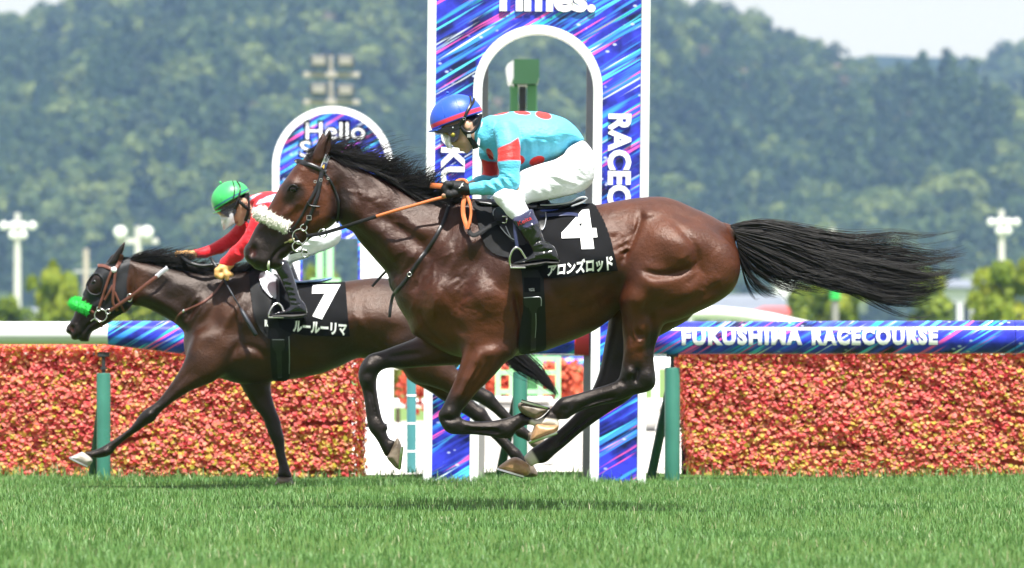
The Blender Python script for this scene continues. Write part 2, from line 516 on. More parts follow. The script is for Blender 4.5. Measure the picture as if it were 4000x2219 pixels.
def strap(name, pts, width, T, near, off, mat, parent, thick=0.004, n=6, yy=None, closed=False):
    """flat strap along photo-space points lying on the surface (or at depths yy)"""
    C = catmull(T.pp(pts), n, closed)
    if closed: C = np.vstack([C, C[:1]])
    tg = np.gradient(C, axis=0); tg /= np.linalg.norm(tg, axis=1)[:, None]; nm = np.stack([-tg[:, 1], tg[:, 0]], 1)
    w = width * T.k / 2
    if yy is not None:
        yc = np.interp(np.linspace(0, 1, len(C)), np.linspace(0, 1, len(yy)), yy)
    V = []
    for s, dy in ((-1, 0), (-0.55, -1), (0.55, -1), (1, 0), (0.55, 1), (-0.55, 1)):
        q = C + nm * w * s
        y = (near(q[:, 0], q[:, 1]) - off) if yy is None else yc
        V.append(np.stack([q[:, 0], T.Y + y + dy * thick * 0.5, q[:, 1]], 1))
    V = np.stack(V, 1).reshape(-1, 3); m = 6; N = len(C)
    F = [(i * m + k, i * m + (k + 1) % m, (i + 1) * m + (k + 1) % m, (i + 1) * m + k) for i in range(N - 1) for k in range(m)]
    if not closed: F += [tuple(range(m - 1, -1, -1)), tuple((N - 1) * m + k for k in range(m))]
    return smooth_angle(obj(name, V, F, mat, parent, True), 60)

def strands(name, curves, rad, mat, parent, sides=3):
    """curves: list of (n,3) arrays with equal n; tapered hair tubes in one mesh"""
    C = np.asarray(curves, float); m, n, _ = C.shape
    R = np.asarray(rad, float).reshape(-1, 1) if not np.isscalar(rad) else np.full((m, 1), rad)
    t = np.linspace(0, 1, n)[None, :]; rr = R * (1 - 0.85 * t ** 1.6)
    T = np.gradient(C, axis=1); T /= np.linalg.norm(T, axis=2, keepdims=True) + 1e-9
    A = np.cross(T, np.array([0.15, 1.0, 0.1])); A /= np.linalg.norm(A, axis=2, keepdims=True) + 1e-9; B = np.cross(T, A)
    V = np.stack([C + rr[..., None] * (math.cos(2 * math.pi * k / sides) * A + math.sin(2 * math.pi * k / sides) * B) for k in range(sides)], 2).reshape(-1, 3)
    b = (np.arange(m) * n * sides)[:, None, None] + (np.arange(n - 1) * sides)[None, :, None]
    k = np.arange(sides)[None, None, :]; k2 = (k + 1) % sides
    F = np.stack([b + k, b + k2, b + sides + k2, b + sides + k], -1).reshape(-1, 4)
    return obj(name, V, F, mat, parent, True)

def text_polys(body, res=4):
    """outline mesh of a line of text (unit height) from Blender's own font: verts, faces"""
    cu = bpy.data.curves.new("lettering", 'FONT'); cu.body = body; cu.resolution_u = res; cu.size = 1.0
    return cu
def text_mesh(body, bold=0.02, res=3, spacing=1.0):
    """vertices (n,2) and faces of a text line, from Blender's built-in lettering; lower-left at 0"""
    cu = bpy.data.curves.new("lettering", 'FONT'); cu.body = body; cu.resolution_u = res; cu.offset = bold; cu.space_character = spacing
    o = bpy.data.objects.new("lettering", cu); COL.objects.link(o)
    dg = bpy.context.evaluated_depsgraph_get(); ev = o.evaluated_get(dg); me = ev.to_mesh()
    V = np.array([v.co[:2] for v in me.vertices]); F = [tuple(p.vertices) for p in me.polygons]
    ev.to_mesh_clear(); bpy.data.objects.remove(o); bpy.data.curves.remove(cu)
    V = V - V.min(0)
    return V, F
def place_text(name, body, to3, mat, parent, bold=0.02, thick=0.003, cuts=1, res=3, spacing=1.0):
    """to3(uv 0..1) -> world xyz of the front face; letters get a small thickness along +y"""
    import bmesh
    V, F = text_mesh(body, bold, res, spacing); uv = V / V.max(0)
    bm = bmesh.new(); vs = [bm.verts.new((u, v, 0)) for u, v in uv]
    for f in F:
        try: bm.faces.new([vs[i] for i in f])
        except ValueError: pass
    bmesh.ops.remove_doubles(bm, verts=bm.verts, dist=1e-6)
    for _ in range(cuts):
        le = [e for e in bm.edges if abs(e.verts[0].co.y - e.verts[1].co.y) > 0.16 or e.calc_length() > 0.2]
        if le: bmesh.ops.subdivide_edges(bm, edges=le, cuts=1)
        bmesh.ops.triangulate(bm, faces=bm.faces)
    UV = np.array([v.co[:2] for v in bm.verts]); bm.verts.index_update(); FF = [tuple(v.index for v in f.verts) for f in bm.faces]
    bd = [(e.verts[0].index, e.verts[1].index) for e in bm.edges if len(e.link_faces) == 1]
    bm.free()
    P = to3(UV); n = len(P); B = P + np.array([0, thick, 0])
    FF = FF + [tuple(i + n for i in f[::-1]) for f in FF] + [(a, b, b + n, a + n) for a, b in bd]
    return obj(name, np.concatenate([P, B]), FF, mat, parent, False)
def quad_map(c00, c10, c11, c01):
    """bilinear photo-space quad, corners given lower-left, lower-right, upper-right, upper-left"""
    c00, c10, c11, c01 = (np.array(c, float) for c in (c00, c10, c11, c01))
    def f(uv):
        u = uv[:, :1]; v = uv[:, 1:]
        return c00 * (1 - u) * (1 - v) + c10 * u * (1 - v) + c11 * u * v + c01 * (1 - u) * v
    return f

def cloth_text(name, body, quad, T, near, off, mat, parent, bold=0.03, cuts=3, res=3, thick=0.003):
    q = quad_map(*quad)
    def f(uv):
        w = T.pp(q(uv)); return np.stack([w[:, 0], T.Y + near(w[:, 0], w[:, 1]) - off, w[:, 1]], 1)
    return place_text(name, body, f, mat, parent, bold, thick, cuts, res)
def tube_on(name, pts, rad, T, near, off, mat, parent, n=6, sides=7, yy=None):
    """thin round cord along photo points on the surface or at depths yy"""
    C = catmull(T.pp(pts), n, False)
    y = near(C[:, 0], C[:, 1]) - off if yy is None else np.interp(np.linspace(0, 1, len(C)), np.linspace(0, 1, len(yy)), yy)
    mb = MB(); mb.tube(np.stack([C[:, 0], T.Y + y, C[:, 1]], 1), rad, sides); return mb.build(name, mat, parent, True)
def ring_on(name, c, Rpx, rad, T, y, mat, parent, sx=1.0, sz=1.0):
    p = T.p(c); mb = MB(); mb.ring((p[0], T.Y + y, p[1]), Rpx * T.k, rad, 'y', 28, 8, sx, sz); return mb.build(name, mat, parent, True)
def fleece(name, path, rad, mat, parent, T, seed, n=1500):
    """sheepskin roll: lumpy tube with short fibres. path: (photo x, y, depth)"""
    P = np.array([(*T.p(p[:2]), p[2]) for p in path]); P = np.stack([P[:, 0], T.Y + P[:, 2], P[:, 1]], 1); C = catmull(P, 8, False); r = np.random.default_rng(seed)
    R = rad * (1 + 0.05 * np.sin(np.arange(len(C)) * 1.7)); R[0] *= 0.8; R[-1] *= 0.85
    mb = MB(); mb.tube(C, R, 16); o = mb.build(name, mat, parent, True)
    i = r.integers(0, len(C), n); a = r.uniform(0, 6.283, n); T_ = np.gradient(C, axis=0); T_ /= np.linalg.norm(T_, axis=1)[:, None]
    A = np.cross(T_, np.array([0, 1.0, 0.2])); A /= np.linalg.norm(A, axis=1)[:, None]; B = np.cross(T_, A)
    d = np.cos(a)[:, None] * A[i] + np.sin(a)[:, None] * B[i]; base = C[i] + T_[i] * r.uniform(-.006, .006, n)[:, None] + d * (R[i] * 0.93)[:, None]
    tip = base + d * r.uniform(.006, .012, n)[:, None] + r.normal(0, .004, (n, 3)); mid = (base + tip) / 2 + r.normal(0, .0015, (n, 3))
    strands("fleece_fibres", np.stack([base, mid, tip], 1), 0.0022, mat, o); return o
# ================================================================== ground
def turf_material():
    t = NT("turf_soil"); co = t.co()
    n = t.noise(1.3, co, 5); n2 = t.noise(40, co, 4)
    c = t.mix(n, (0.045, 0.105, 0.016), (0.085, 0.165, 0.028))
    c = t.mix(t.math('MULTIPLY', n2, 0.5), c, (0.05, 0.06, 0.02))
    return t.pbr(c, 0.9, t.bump(n2, 0.02), 0.2)
M_TURF = turf_material()
M_BLADE = NT("grass_blades")
_c = M_BLADE.attr("tint"); _n = M_BLADE.noise(0.9, M_BLADE.co(), 4)
_col = M_BLADE.ramp(_c, [(0.0, (0.060, 0.145, 0.035)), (0.45, (0.110, 0.240, 0.060)), (0.8, (0.175, 0.315, 0.095)), (0.93, (0.26, 0.37, 0.15)), (1.0, (0.42, 0.41, 0.24))])
_col = M_BLADE.mix(M_BLADE.math('MULTIPLY', M_BLADE.ramp(_n, [(0.35, 0.0), (0.65, 1.0)]), 0.30), _col, (0.065, 0.15, 0.030))
M_BLADE = M_BLADE.pbr(_col, 0.5, None, 0.35, Subsurface_Weight=0.0)
_bt = M_BLADE.node_tree; _pb = [n for n in _bt.nodes if n.type == 'BSDF_PRINCIPLED'][0]
_tr = _bt.nodes.new("ShaderNodeBsdfTranslucent"); _ms = _bt.nodes.new("ShaderNodeMixShader"); _ms.inputs[0].default_value = 0.32
_bt.links.new(_pb.inputs["Base Color"].links[0].from_socket, _tr.inputs[0])
_bt.links.new(_pb.outputs[0], _ms.inputs[1]); _bt.links.new(_tr.outputs[0], _ms.inputs[2])
_bt.links.new(_ms.outputs[0], [n for n in _bt.nodes if n.type == 'OUTPUT_MATERIAL'][0].inputs[0])

def lawn_material():
    t = NT("infield_lawn"); co = t.co(); n = t.noise(0.25, co, 5); n2 = t.noise(3, co, 4)
    c = t.mix(n, (0.12, 0.20, 0.055), (0.17, 0.25, 0.075)); c = t.mix(t.math('MULTIPLY', n2, 0.4), c, (0.08, 0.14, 0.045))
    return t.pbr(c, 0.9, t.bump(n2, 0.05), 0.2)
M_LAWN = lawn_material()
tag(obj("ground", [(-9000, -200, -0.03), (9000, -200, -0.03), (9000, 22000, -0.03), (-9000, 22000, -0.03)], [(0, 1, 2, 3)], M_LAWN, None, False), kind="structure")
# racing turf: gently uneven sheet
gx = np.linspace(-30, 30, 121); gy = np.linspace(2, 33.0, 63)
GX, GY = np.meshgrid(gx, gy, indexing='ij')
def turf_z(x, y): return 0.015 * np.sin(x * 1.3 + y * 0.7) * np.sin(y * 0.9 - x * 0.4) + 0.010 * np.sin(x * 3.1 + 1) * np.sin(y * 2.3)
GZ = turf_z(GX, GY)
_V = np.stack([GX, GY, GZ], -1).reshape(-1, 3); _i = np.arange(121 * 63).reshape(121, 63)
_F = np.stack([_i[:-1, :-1], _i[1:, :-1], _i[1:, 1:], _i[:-1, 1:]], -1).reshape(-1, 4)
tag(obj("turf_track", _V, _F, M_TURF), kind="structure")
def grass_blades(name, n, x0, x1, y0, y1, h0, h1, w, seed, weight=None):
    r = np.random.default_rng(seed)
    x = r.uniform(x0, x1, n); y = r.uniform(y0, y1, n)
    keep = np.abs(x) < (0.115 * y + 1.6); x, y = x[keep], y[keep]; n = len(x)
    patch = 0.5 + 0.5 * np.sin(x * 2.1 + np.sin(y * 1.7) * 2) * np.sin(y * 1.9 + np.sin(x * 1.1))
    h = r.uniform(h0, h1, n) * (0.75 + 0.45 * patch); az = r.uniform(0, 2 * np.pi, n); lean = r.uniform(0.1, 0.85, n) * h; wd = w * r.uniform(0.6, 1.4, n)
    z = turf_z(x, y); c, s = np.cos(az), np.sin(az); wa = az + r.uniform(0.8, 2.3, n); wc, ws = np.cos(wa) * wd / 2, np.sin(wa) * wd / 2
    B = np.stack([x, y, z], 1); M = B + np.stack([c * lean * 0.35, s * lean * 0.35, h * 0.6], 1); Tp = B + np.stack([c * lean, s * lean, h * np.sqrt(np.maximum(0.15, 1 - 0.35 * (lean / h) ** 2))], 1)
    Wv = np.stack([wc, ws, np.zeros(n)], 1)
    V = np.stack([B - Wv, B + Wv, M + Wv * 0.85, M - Wv * 0.85, Tp], 1).reshape(-1, 3)
    b = (np.arange(n) * 5)[:, None]
    F = np.concatenate([np.stack([b + 0, b + 1, b + 2], -1), np.stack([b + 0, b + 2, b + 3], -1), np.stack([b + 3, b + 2, b + 4], -1)], 1).reshape(-1, 3)
    o = obj(name, V, F, M_BLADE, None, True)
    tint = np.clip(r.normal(0.5, 0.2, n) + 0.16 * (patch - 0.5), 0, 1); tint[r.random(n) < 0.02] = 1.0
    attr_f(o, "tint", np.repeat(tint, 5)); return o
tag(grass_blades("grass", 240000, -7, 7, 17.2, 31.6, 0.020, 0.046, 0.0034, 3), "short green racing turf across the whole foreground", "grass", kind="stuff")
tag(grass_blades("longer_grass", 4500, -7, 7, 30.8, 32.4, 0.04, 0.095, 0.005, 5), "longer uneven grass along the foot of the rail", "grass", kind="stuff")

M_PAVE = NT("pale_paving"); _p = M_PAVE.co(); _br = M_PAVE.n("ShaderNodeTexBrick"); _br.inputs["Scale"].default_value = 1.0
_br.inputs["Mortar Size"].default_value = 0.01; _br.inputs["Color1"].default_value = (0.62, 0.58, 0.53, 1); _br.inputs["Color2"].default_value = (0.68, 0.64, 0.59, 1); _br.inputs["Mortar"].default_value = (0.45, 0.42, 0.38, 1)
_br.inputs["Brick Width"].default_value = 1.2; _br.inputs["Row Height"].default_value = 0.9
M_PAVE.l(_p, _br.inputs["Vector"]); M_PAVE = M_PAVE.pbr(_br.outputs[0], 0.85, None, 0.3)
tag(obj("service_path", [(-40, 33.4, -0.012), (40, 33.4, -0.012), (40, 60, -0.012), (-40, 60, -0.012)], [(0, 1, 2, 3)], M_PAVE, None, False), kind="structure")

# ================================================================== printed streak film
def streaks(name, seed, tone=0.0):
    t = NT(name); co = t.co()
    rot = t.mapping(co, (1, 1, 1), (0, math.radians(31), 0), (seed * 3.7, 0, seed * 1.9))
    def layer(su, sv, lo, hi, off, det=2):
        m = t.mapping(rot, (su, 0.0, sv), (0, 0, 0), (off, off * 0.37, off * 1.3)); return t.ramp(t.noise(1.0, m, det, 0.5), [(lo, 0.0), (hi, 1.0)])
    big = t.noise(4.0, rot, 4)
    c = t.mix(t.ramp(big, [(0.40, 0.0), (0.60, 1.0)]), (0.004, 0.007, 0.055), (0.035, 0.045, 0.62))
    c = t.mix(layer(1.2, 18, 0.52, 0.68, 1.0), c, (0.045, 0.07, 0.78))
    c = t.mix(layer(1.2, 26, 0.56, 0.66, 5.0), c, (0.05, 0.30, 0.95))
    c = t.mix(layer(1.3, 36, 0.60, 0.67, 9.0), c, (0.10, 0.66, 0.95))
    c = t.mix(layer(1.5, 32, 0.62, 0.68, 17.0), c, (0.85, 0.10, 0.45))
    c = t.mix(layer(1.5, 30, 0.65, 0.70, 29.0), c, (0.02, 0.38, 0.33))
    c = t.mix(layer(1.4, 40, 0.66, 0.73, 37.0), c, (0.80, 0.90, 1.0))
    sp = t.n("ShaderNodeTexVoronoi", feature='F1'); sp.inputs["Scale"].default_value = 19; t.l(t.mapping(co, (0.75, 1.0, 1.2)), sp.inputs["Vector"])
    spm = t.math('MULTIPLY', t.ramp(sp.outputs["Distance"], [(0.10, 1.0), (0.22, 0.0)]), t.ramp(t.noise(6, co, 2), [(0.50, 0.0), (0.56, 0.85)]))
    c = t.mix(spm, c, (0.55, 0.62, 1.0))
    return t.pbr(c, 0.22, None, 0.5)
M_STREAK = streaks("printed_streak_film", 1.0)
M_STREAK2 = streaks("printed_streak_film_rail", 2.3)
M_STREAK3 = streaks("printed_streak_film_sign", 4.1)
M_WHITEPAINT = simple("white_gloss_paint", (0.82, 0.83, 0.84), 0.35, 0.04, 8)
M_WHITETRIM = simple("white_plastic_trim", (0.84, 0.85, 0.87), 0.45, 0.03, 10)
M_LETTER = simple("white_vinyl_letters", (0.88, 0.88, 0.88), 0.5, 0.02, 10)
M_LETTERBLUE = simple("blue_vinyl_outline", (0.030, 0.045, 0.55), 0.45, 0.1, 10)
M_GREYPOST = simple("grey_steel_post", (0.26, 0.25, 0.24), 0.55, 0.15, 10)
M_RAILPOST = simple("green_rail_post", (0.035, 0.165, 0.118), 0.38, 0.22, 7, 0.5)
M_BRACE = simple("dark_green_brace", (0.026, 0.085, 0.052), 0.5, 0.25, 12)
M_IRON = simple("dark_iron", (0.03, 0.032, 0.035), 0.5, 0.3, 30)
M_CONC = simple("pale_concrete", (0.50, 0.49, 0.47), 0.85, 0.15, 6, 0.2, bump=0.004, bscale=60)
M_RED = simple("red_vinyl", (0.62, 0.035, 0.04), 0.45, 0.08, 10)

# ================================================================== running rail
YR = 31.45
def rl(sx, sy, Y=YR): v = W3((sx, sy), Y); return v
TR = T2(YR)
rail = empty("running_rail", (0, YR, 0), "white running rail wrapped in blue streak print reading FUKUSHIMA RACECOURSE on green posts", "rail")
def rail_tube(name, s0, s1, top0, bot0, top1, bot1, mat, n=28, m=12, parent=rail):
    V = []; F = []
    for i in range(m + 1):
        t = i / m; sx = s0 + (s1 - s0) * t; tp = top0 + (top1 - top0) * t; bt = bot0 + (bot1 - bot0) * t
        c = rl(sx, (tp + bt) / 2); r = (bt - tp) / 2 * YR / FS
        for k in range(n):
            a = 2 * math.pi * k / n; V.append((c.x, YR + r * math.cos(a), c.z + r * math.sin(a)))
    for i in range(m):
        for k in range(n): F.append((i * n + k, i * n + (k + 1) % n, (i + 1) * n + (k + 1) % n, (i + 1) * n + k))
    F += [tuple(range(n - 1, -1, -1)), tuple(m * n + k for k in range(n))]
    return smooth_angle(obj(name, V, F, mat, parent), 40)
rail_tube("rail_tube", -1500, 421, 1256, 1345, 1256, 1345, M_WHITEPAINT)
rail_tube("rail_tube_joint", 414, 424, 1254, 1347, 1254, 1347, M_WHITETRIM)
rail_tube("printed_rail_cover", 424, 760, 1254, 1348, 1254, 1390, M_STREAK2)
rail_tube("printed_rail_cover", 760, 1655, 1254, 1390, 1254, 1390, M_STREAK2)
rail_tube("printed_rail_cover", 1840, 2246, 1256, 1384, 1256, 1384, M_STREAK2)
rail_tube("rail_end_sleeve", 2244, 2300, 1262, 1389, 1262, 1389, M_RED)
rail_tube("printed_rail_cover", 2330, 3960, 1257, 1386, 1252, 1382, M_STREAK2)
rail_tube("printed_rail_cover", 3962, 5600, 1252, 1382, 1250, 1375, M_STREAK2)
# lettering on the rail, wrapped on the tube
def on_rail(c00, c10, c11, c01, off):
    q = quad_map(c00, c10, c11, c01); r = 0.0975
    def f(uv):
        s = q(uv); zc = rl(0, 1320).z; dz = CH + (HY - s[:, 1]) * (YR - r) / FS - zc; dz = np.clip(dz, -r, r)
        y = YR - np.sqrt(np.maximum(r * r - dz * dz, 0)) - off
        return np.stack([(s[:, 0] - CX) * (YR - r) / FS, y, zc + dz], 1)
    return f
for txt, a, b in (("FUKUSHIMA", 2663, 3134), ("RACECOURSE", 3171, 3663)):
    place_text("lettering_outline", txt, on_rail((a - 3, 1352), (b + 3, 1350), (b + 3, 1276), (a - 3, 1278), 0.003), M_LETTERBLUE, rail, 0.085, 0.003, 3, 3, 1.2)
    place_text("lettering", txt, on_rail((a, 1350), (b, 1348), (b, 1278), (a, 1280), 0.009), M_LETTER, rail, 0.055, 0.004, 3, 3, 1.2)
def rail_post(sx0, sx1, top, brace_dx, rod=True):
    c = rl((sx0 + sx1) / 2, top); r = (sx1 - sx0) / 2 * YR / FS
    mb = MB(); mb.tube([(c.x, YR, -0.05), (c.x, YR, c.z - 0.01), (c.x, YR, c.z)], [r, r, r * 0.9], 20); smooth_angle(mb.build("post", M_RAILPOST, rail), 40)
    mb = MB(); mb.cyl((c.x + brace_dx, YR + 0.34, -0.05), (c.x - r * 0.35, YR + 0.07, c.z - 0.14), r * 0.62, r * 0.62, 14); smooth_angle(mb.build("brace", M_BRACE, rail), 40)
    if rod:
        mb = MB(); mb.cyl((c.x, YR, c.z - 0.01), (c.x, YR, 0.755), 0.011, 0.011, 10); mb.box((c.x - 0.035, YR - 0.02, 0.735), (c.x + 0.035, YR + 0.02, 0.765), 0.004)
        mb.cyl((c.x, YR, 0.66), (c.x, YR, 0.674), 0.019, 0.019, 8); mb.build("hanger_rod", M_IRON, rail)
rail_post(377, 432, 1457, -0.10)
rail_post(2003, 2060, 1452, -0.14)
rail_post(2596, 2656, 1436, -0.13)
rail_post(4420, 4478, 1440, -0.13)
rail_post(-1250, -1192, 1457, -0.10)

# ================================================================== flower walls
M_LEAFC = NT("flower_wall_leaf")
_a = M_LEAFC.attr("tint"); _lc = M_LEAFC.ramp(_a, [(0.0, (0.40, 0.020, 0.035)), (0.2, (0.74, 0.090, 0.11)), (0.42, (0.84, 0.20, 0.18)), (0.60, (0.86, 0.34, 0.28)), (0.74, (0.86, 0.48, 0.26)), (0.86, (0.80, 0.64, 0.12)), (0.94, (0.50, 0.54, 0.05)), (1.0, (0.14, 0.22, 0.02))])
M_LEAFC = M_LEAFC.pbr(_lc, 0.5, None, 0.35)
_bt = M_LEAFC.node_tree; _pb = [n for n in _bt.nodes if n.type == 'BSDF_PRINCIPLED'][0]
_tr = _bt.nodes.new("ShaderNodeBsdfTranslucent"); _ms = _bt.nodes.new("ShaderNodeMixShader"); _ms.inputs[0].default_value = 0.58
_bt.links.new(_pb.inputs["Base Color"].links[0].from_socket, _tr.inputs[0]); _bt.links.new(_pb.outputs[0], _ms.inputs[1]); _bt.links.new(_tr.outputs[0], _ms.inputs[2])
_bt.links.new(_ms.outputs[0], [n for n in _bt.nodes if n.type == 'OUTPUT_MATERIAL'][0].inputs[0])
M_HEDGECORE = simple("flower_wall_backing", (0.26, 0.060, 0.035), 0.95, 0.5, 30)
LEAF = np.array([(0, 0, 0), (0.5, 0.06, 0.30), (0.36, 0.03, 0.75), (0, -0.10, 1.0), (-0.36, 0.03, 0.75), (-0.5, 0.06, 0.30), (0, -0.06, 0.42)])
LEAFF = np.array([(0, 1, 6), (1, 2, 6), (2, 3, 6), (3, 4, 6), (4, 5, 6), (5, 0, 6)])
def leaf_cloud(C, N, size, r, jit=0.55):
    """leaves at points C facing roughly N"""
    n = len(C); N = N + r.normal(0, jit, (n, 3)); N /= np.linalg.norm(N, axis=1)[:, None]
    up = r.normal(0, 1, (n, 3)) * 0.6 + np.array([0, 0, -0.7]); U = up - (up * N).sum(1)[:, None] * N; U /= np.linalg.norm(U, axis=1)[:, None] + 1e-9; S = np.cross(U, N)
    sz = size[:, None, None]
    V = C[:, None, :] + sz * (LEAF[None, :, :1] * S[:, None, :] + LEAF[None, :, 1:2] * N[:, None, :] + (LEAF[None, :, 2:] - 0.5) * U[:, None, :])
    F = (np.arange(n) * 7)[:, None, None] + LEAFF[None]
    return V.reshape(-1, 3), F.reshape(-1, 3)
M_LEAFS = []
def leaf_tints(n, r, zrel):
    t = np.clip(r.normal(0.48, 0.19, n), 0.04, 0.76); u = r.random(n)
    pg = 0.20 + 0.20 * sstep(0.45, 0.0, zrel)
    t = np.where(u < pg, r.uniform(0.76, 0.95, n), t); return t
def flower_wall(sx0, sx1, slant, label, seed):
    r = np.random.default_rng(seed); Y = 32.35; T = T2(Y)
    x0, x1 = T.p((sx0, 0))[0], T.p((sx1, 0))[0]; ztop = 0.80; dpt = 0.26
    H = empty("flower_wall", ((x0 + x1) / 2, Y, 0), label, "hedge", "flower walls behind the rail")
    mb = MB(); mb.box((x0 + 0.06, Y + 0.085, -0.03), (x1 - 0.06, Y + dpt, ztop - 0.05)); mb.build("planting_panel", M_HEDGECORE, H)
    def edge(z):
        e0 = x0 + (slant * (ztop - z) if slant > 0 else 0); e1 = x1 + (slant * (ztop - z) * 0 if slant > 0 else 0); return e0, e1
    def sample(n):
        z = r.uniform(0.0, ztop, n); x = r.uniform(x0, x1, n) + np.where(slant > 0, slant * (ztop - z), 0)
        y = Y + 0.05 + 0.012 * np.sin(x * 3 + z * 5) * np.sin(z * 7 + x) + 0.006 * np.sin(x * 23 + z * 9) * np.sin(z * 27) + r.normal(0, 0.008, n)
        C = np.stack([x, y, z], 1); N = np.tile(np.array([0.12, -1.0, 0.80]), (n, 1)); return C, N
    n = int(6200 * (x1 - x0)); C, N = sample(n)
    # top and end faces
    m = int(n * 0.22); zt = np.full(m, ztop) + r.normal(0, 0.02, m); Ct = np.stack([r.uniform(x0, x1, m), Y + r.uniform(0.0, dpt + 0.05, m), zt], 1); Nt = np.tile(np.array([0, 0, 1.0]), (m, 1))
    ne = int(n * 0.10); Ce = []; Ne = []
    for side in (0, 1):
        ze = r.uniform(0, ztop, ne); xe = np.where(side == 0, x0 + (slant * (ztop - ze) if slant > 0 else 0), x1) + r.normal(0, 0.015, ne); Ce.append(np.stack([xe, Y + r.uniform(0, dpt, ne), ze], 1)); Ne.append(np.tile(np.array([1.0 if side else -1.0, 0, 0.3]), (ne, 1)))
    C = np.vstack([C, Ct] + Ce); N = np.vstack([N, Nt] + Ne); keep = C[:, 2] > 0.0; C, N = C[keep], N[keep]; n = len(C)
    hole = (np.sin(C[:, 0] * 2.7 + seed) * np.sin(C[:, 2] * 21 + np.sin(C[:, 0] * 4)) > 0.93) & (C[:, 2] < 0.40); C, N = C[~hole], N[~hole]; n = len(C)
    V, F = leaf_cloud(C, N, r.uniform(0.019, 0.033, n), r, 0.30)
    o = obj("foliage", V, F, M_LEAFC, H, False); attr_f(o, "tint", np.repeat(leaf_tints(n, r, C[:, 2]), 7)); tag(o, "dense red, salmon and yellow leaves", kind="stuff")
    # the largest leaves that stand proud of the mass
    V1, F1 = leaf_cloud(np.zeros((1, 3)), np.array([[0, -1.0, 0.5]]), np.array([1.0]), np.random.default_rng(1))
    base = []
    for tn in (0.2, 0.38, 0.5, 0.6, 0.7, 0.84, 0.92):
        me = mesh_np("leaf", V1, F1, False); me.materials.append(M_LEAFC); a = me.attributes.new("tint", 'FLOAT', 'POINT'); a.data.foreach_set("value", np.full(7, tn, np.float32)); base.append(me)
    C, N = sample(260); vis = [(C[i], i) for i in range(260) if C[i][2] > 0.03][:150]
    for c, i in vis:
        tn = leaf_tints(1, r, np.array([c[2]]))[0]; me = min(base, key=lambda m: abs(m.attributes["tint"].data[0].value - tn))
        lf = bpy.data.objects.new("leaf", me); COL.objects.link(lf); lf.parent = H; lf.location = (c[0] - H.location.x, c[1] - 0.045 - H.location.y, c[2])
        s = r.uniform(0.026, 0.038); lf.scale = (s, s, s); lf.rotation_euler = (r.normal(0, 0.4), r.uniform(0, 6.28), r.normal(0, 0.5))
    # thin iron stand that shows at the open end
    mb = MB()
    xe = x1 if sx0 < 0 else x0 + 0.05
    mb.cyl((xe, Y + 0.15, -0.02), (xe, Y + 0.15, 0.78), 0.012, 0.012, 8); mb.box((xe - 0.05, Y + 0.10, 0.30), (xe + 0.16, Y + 0.2, 0.325)); mb.build("stand", M_IRON, H)
    return H
flower_wall(-480, 1408, 0, "long wall of red and yellow bedding leaves behind the rail on the left", 11)
flower_wall(2640, 4500, 0.125, "long wall of red and yellow bedding leaves behind the rail under FUKUSHIMA RACECOURSE", 12)

# ================================================================== winning-post arch
YA = 30.95
TA = T2(YA)
arch = empty("finish_arch", (W3((2080, 0), YA).x, YA, 0), "tall white-edged finish arch printed with blue light streaks behind the leading jockey", "arch")
def ax(sx): return W3((sx, 0), YA).x
def az(sy): return W3((0, sy), YA).z
ZTOP = az(-900); AD = 0.16
aL0, aL1, aI0, aI1, aR1, aR0 = ax(1660), ax(1694), ax(1842), ax(1876), ax(2496), ax(2530)
iR1, iR0 = ax(2312), ax(2346)
xc = (aI1 + iR1) / 2; rin = (iR1 - aI1) / 2; rout = (iR0 - aI0) / 2; zs = az(131) - rin
def arcp(r, n=28): return [(xc - r * math.cos(math.pi * i / n), zs + r * math.sin(math.pi * i / n)) for i in range(n + 1)]
# printed panel with the arched opening (built as strips so that it stays a clean solid)
def band(inner, outer, y0, y1, name, mat, parent):
    n = len(inner); V = []
    for y in (y0, y1): V += [(x, y, z) for x, z in inner] + [(x, y, z) for x, z in outer]
    F = []
    for i in range(n - 1):
        F += [(i, i + 1, n + i + 1, n + i), (2 * n + i, 3 * n + i, 3 * n + i + 1, 2 * n + i + 1), (i, 2 * n + i, 2 * n + i + 1, i + 1), (n + i, n + i + 1, 3 * n + i + 1, 3 * n + i)]
    F += [(0, n, 3 * n, 2 * n), (n - 1, 3 * n - 1, 4 * n - 1, 2 * n - 1)]
    return smooth_angle(obj(name, V, F, mat, parent), 40)
inner = [(aI0, -0.03)] + arcp(rout) + [(iR0, -0.03)]
outer = [(aL1, -0.03)] + [(aL1 + (aR1 - aL1) * i / 28, ZTOP) for i in range(29)] + [(aR1, -0.03)]
outer[1] = (aL1, ZTOP)
band(inner, outer, YA + 0.01, YA + AD, "printed_panel", M_STREAK, arch)
band([(aI1, -0.03)] + arcp(rin) + [(iR1, -0.03)], inner, YA - 0.008, YA + AD + 0.01, "opening_trim", M_WHITETRIM, arch)
for nm, p, q in (("edge_trim", aL0, aL1), ("edge_trim", aR1, aR0)):
    mb = MB(); mb.box((p, YA - 0.012, -0.03), (q, YA + AD + 0.012, ZTOP + 0.05), 0.006); mb.build(nm, M_WHITETRIM, arch)
for sx in (2296, 1880):
    mb = MB(); c = W3((sx, 0), YA + 0.55).x; mb.box((c - 0.02, YA + 0.5, -0.03), (c + 0.03, YA + 0.6, 3.2)); mb.build("support_post", M_GREYPOST, arch)
def flat_on(Y, q, off):
    def f(uv):
        s = q(uv); return np.stack([(s[:, 0] - CX) * Y / FS, np.full(len(s), Y - off), CH + (HY - s[:, 1]) * Y / FS], 1)
    return f
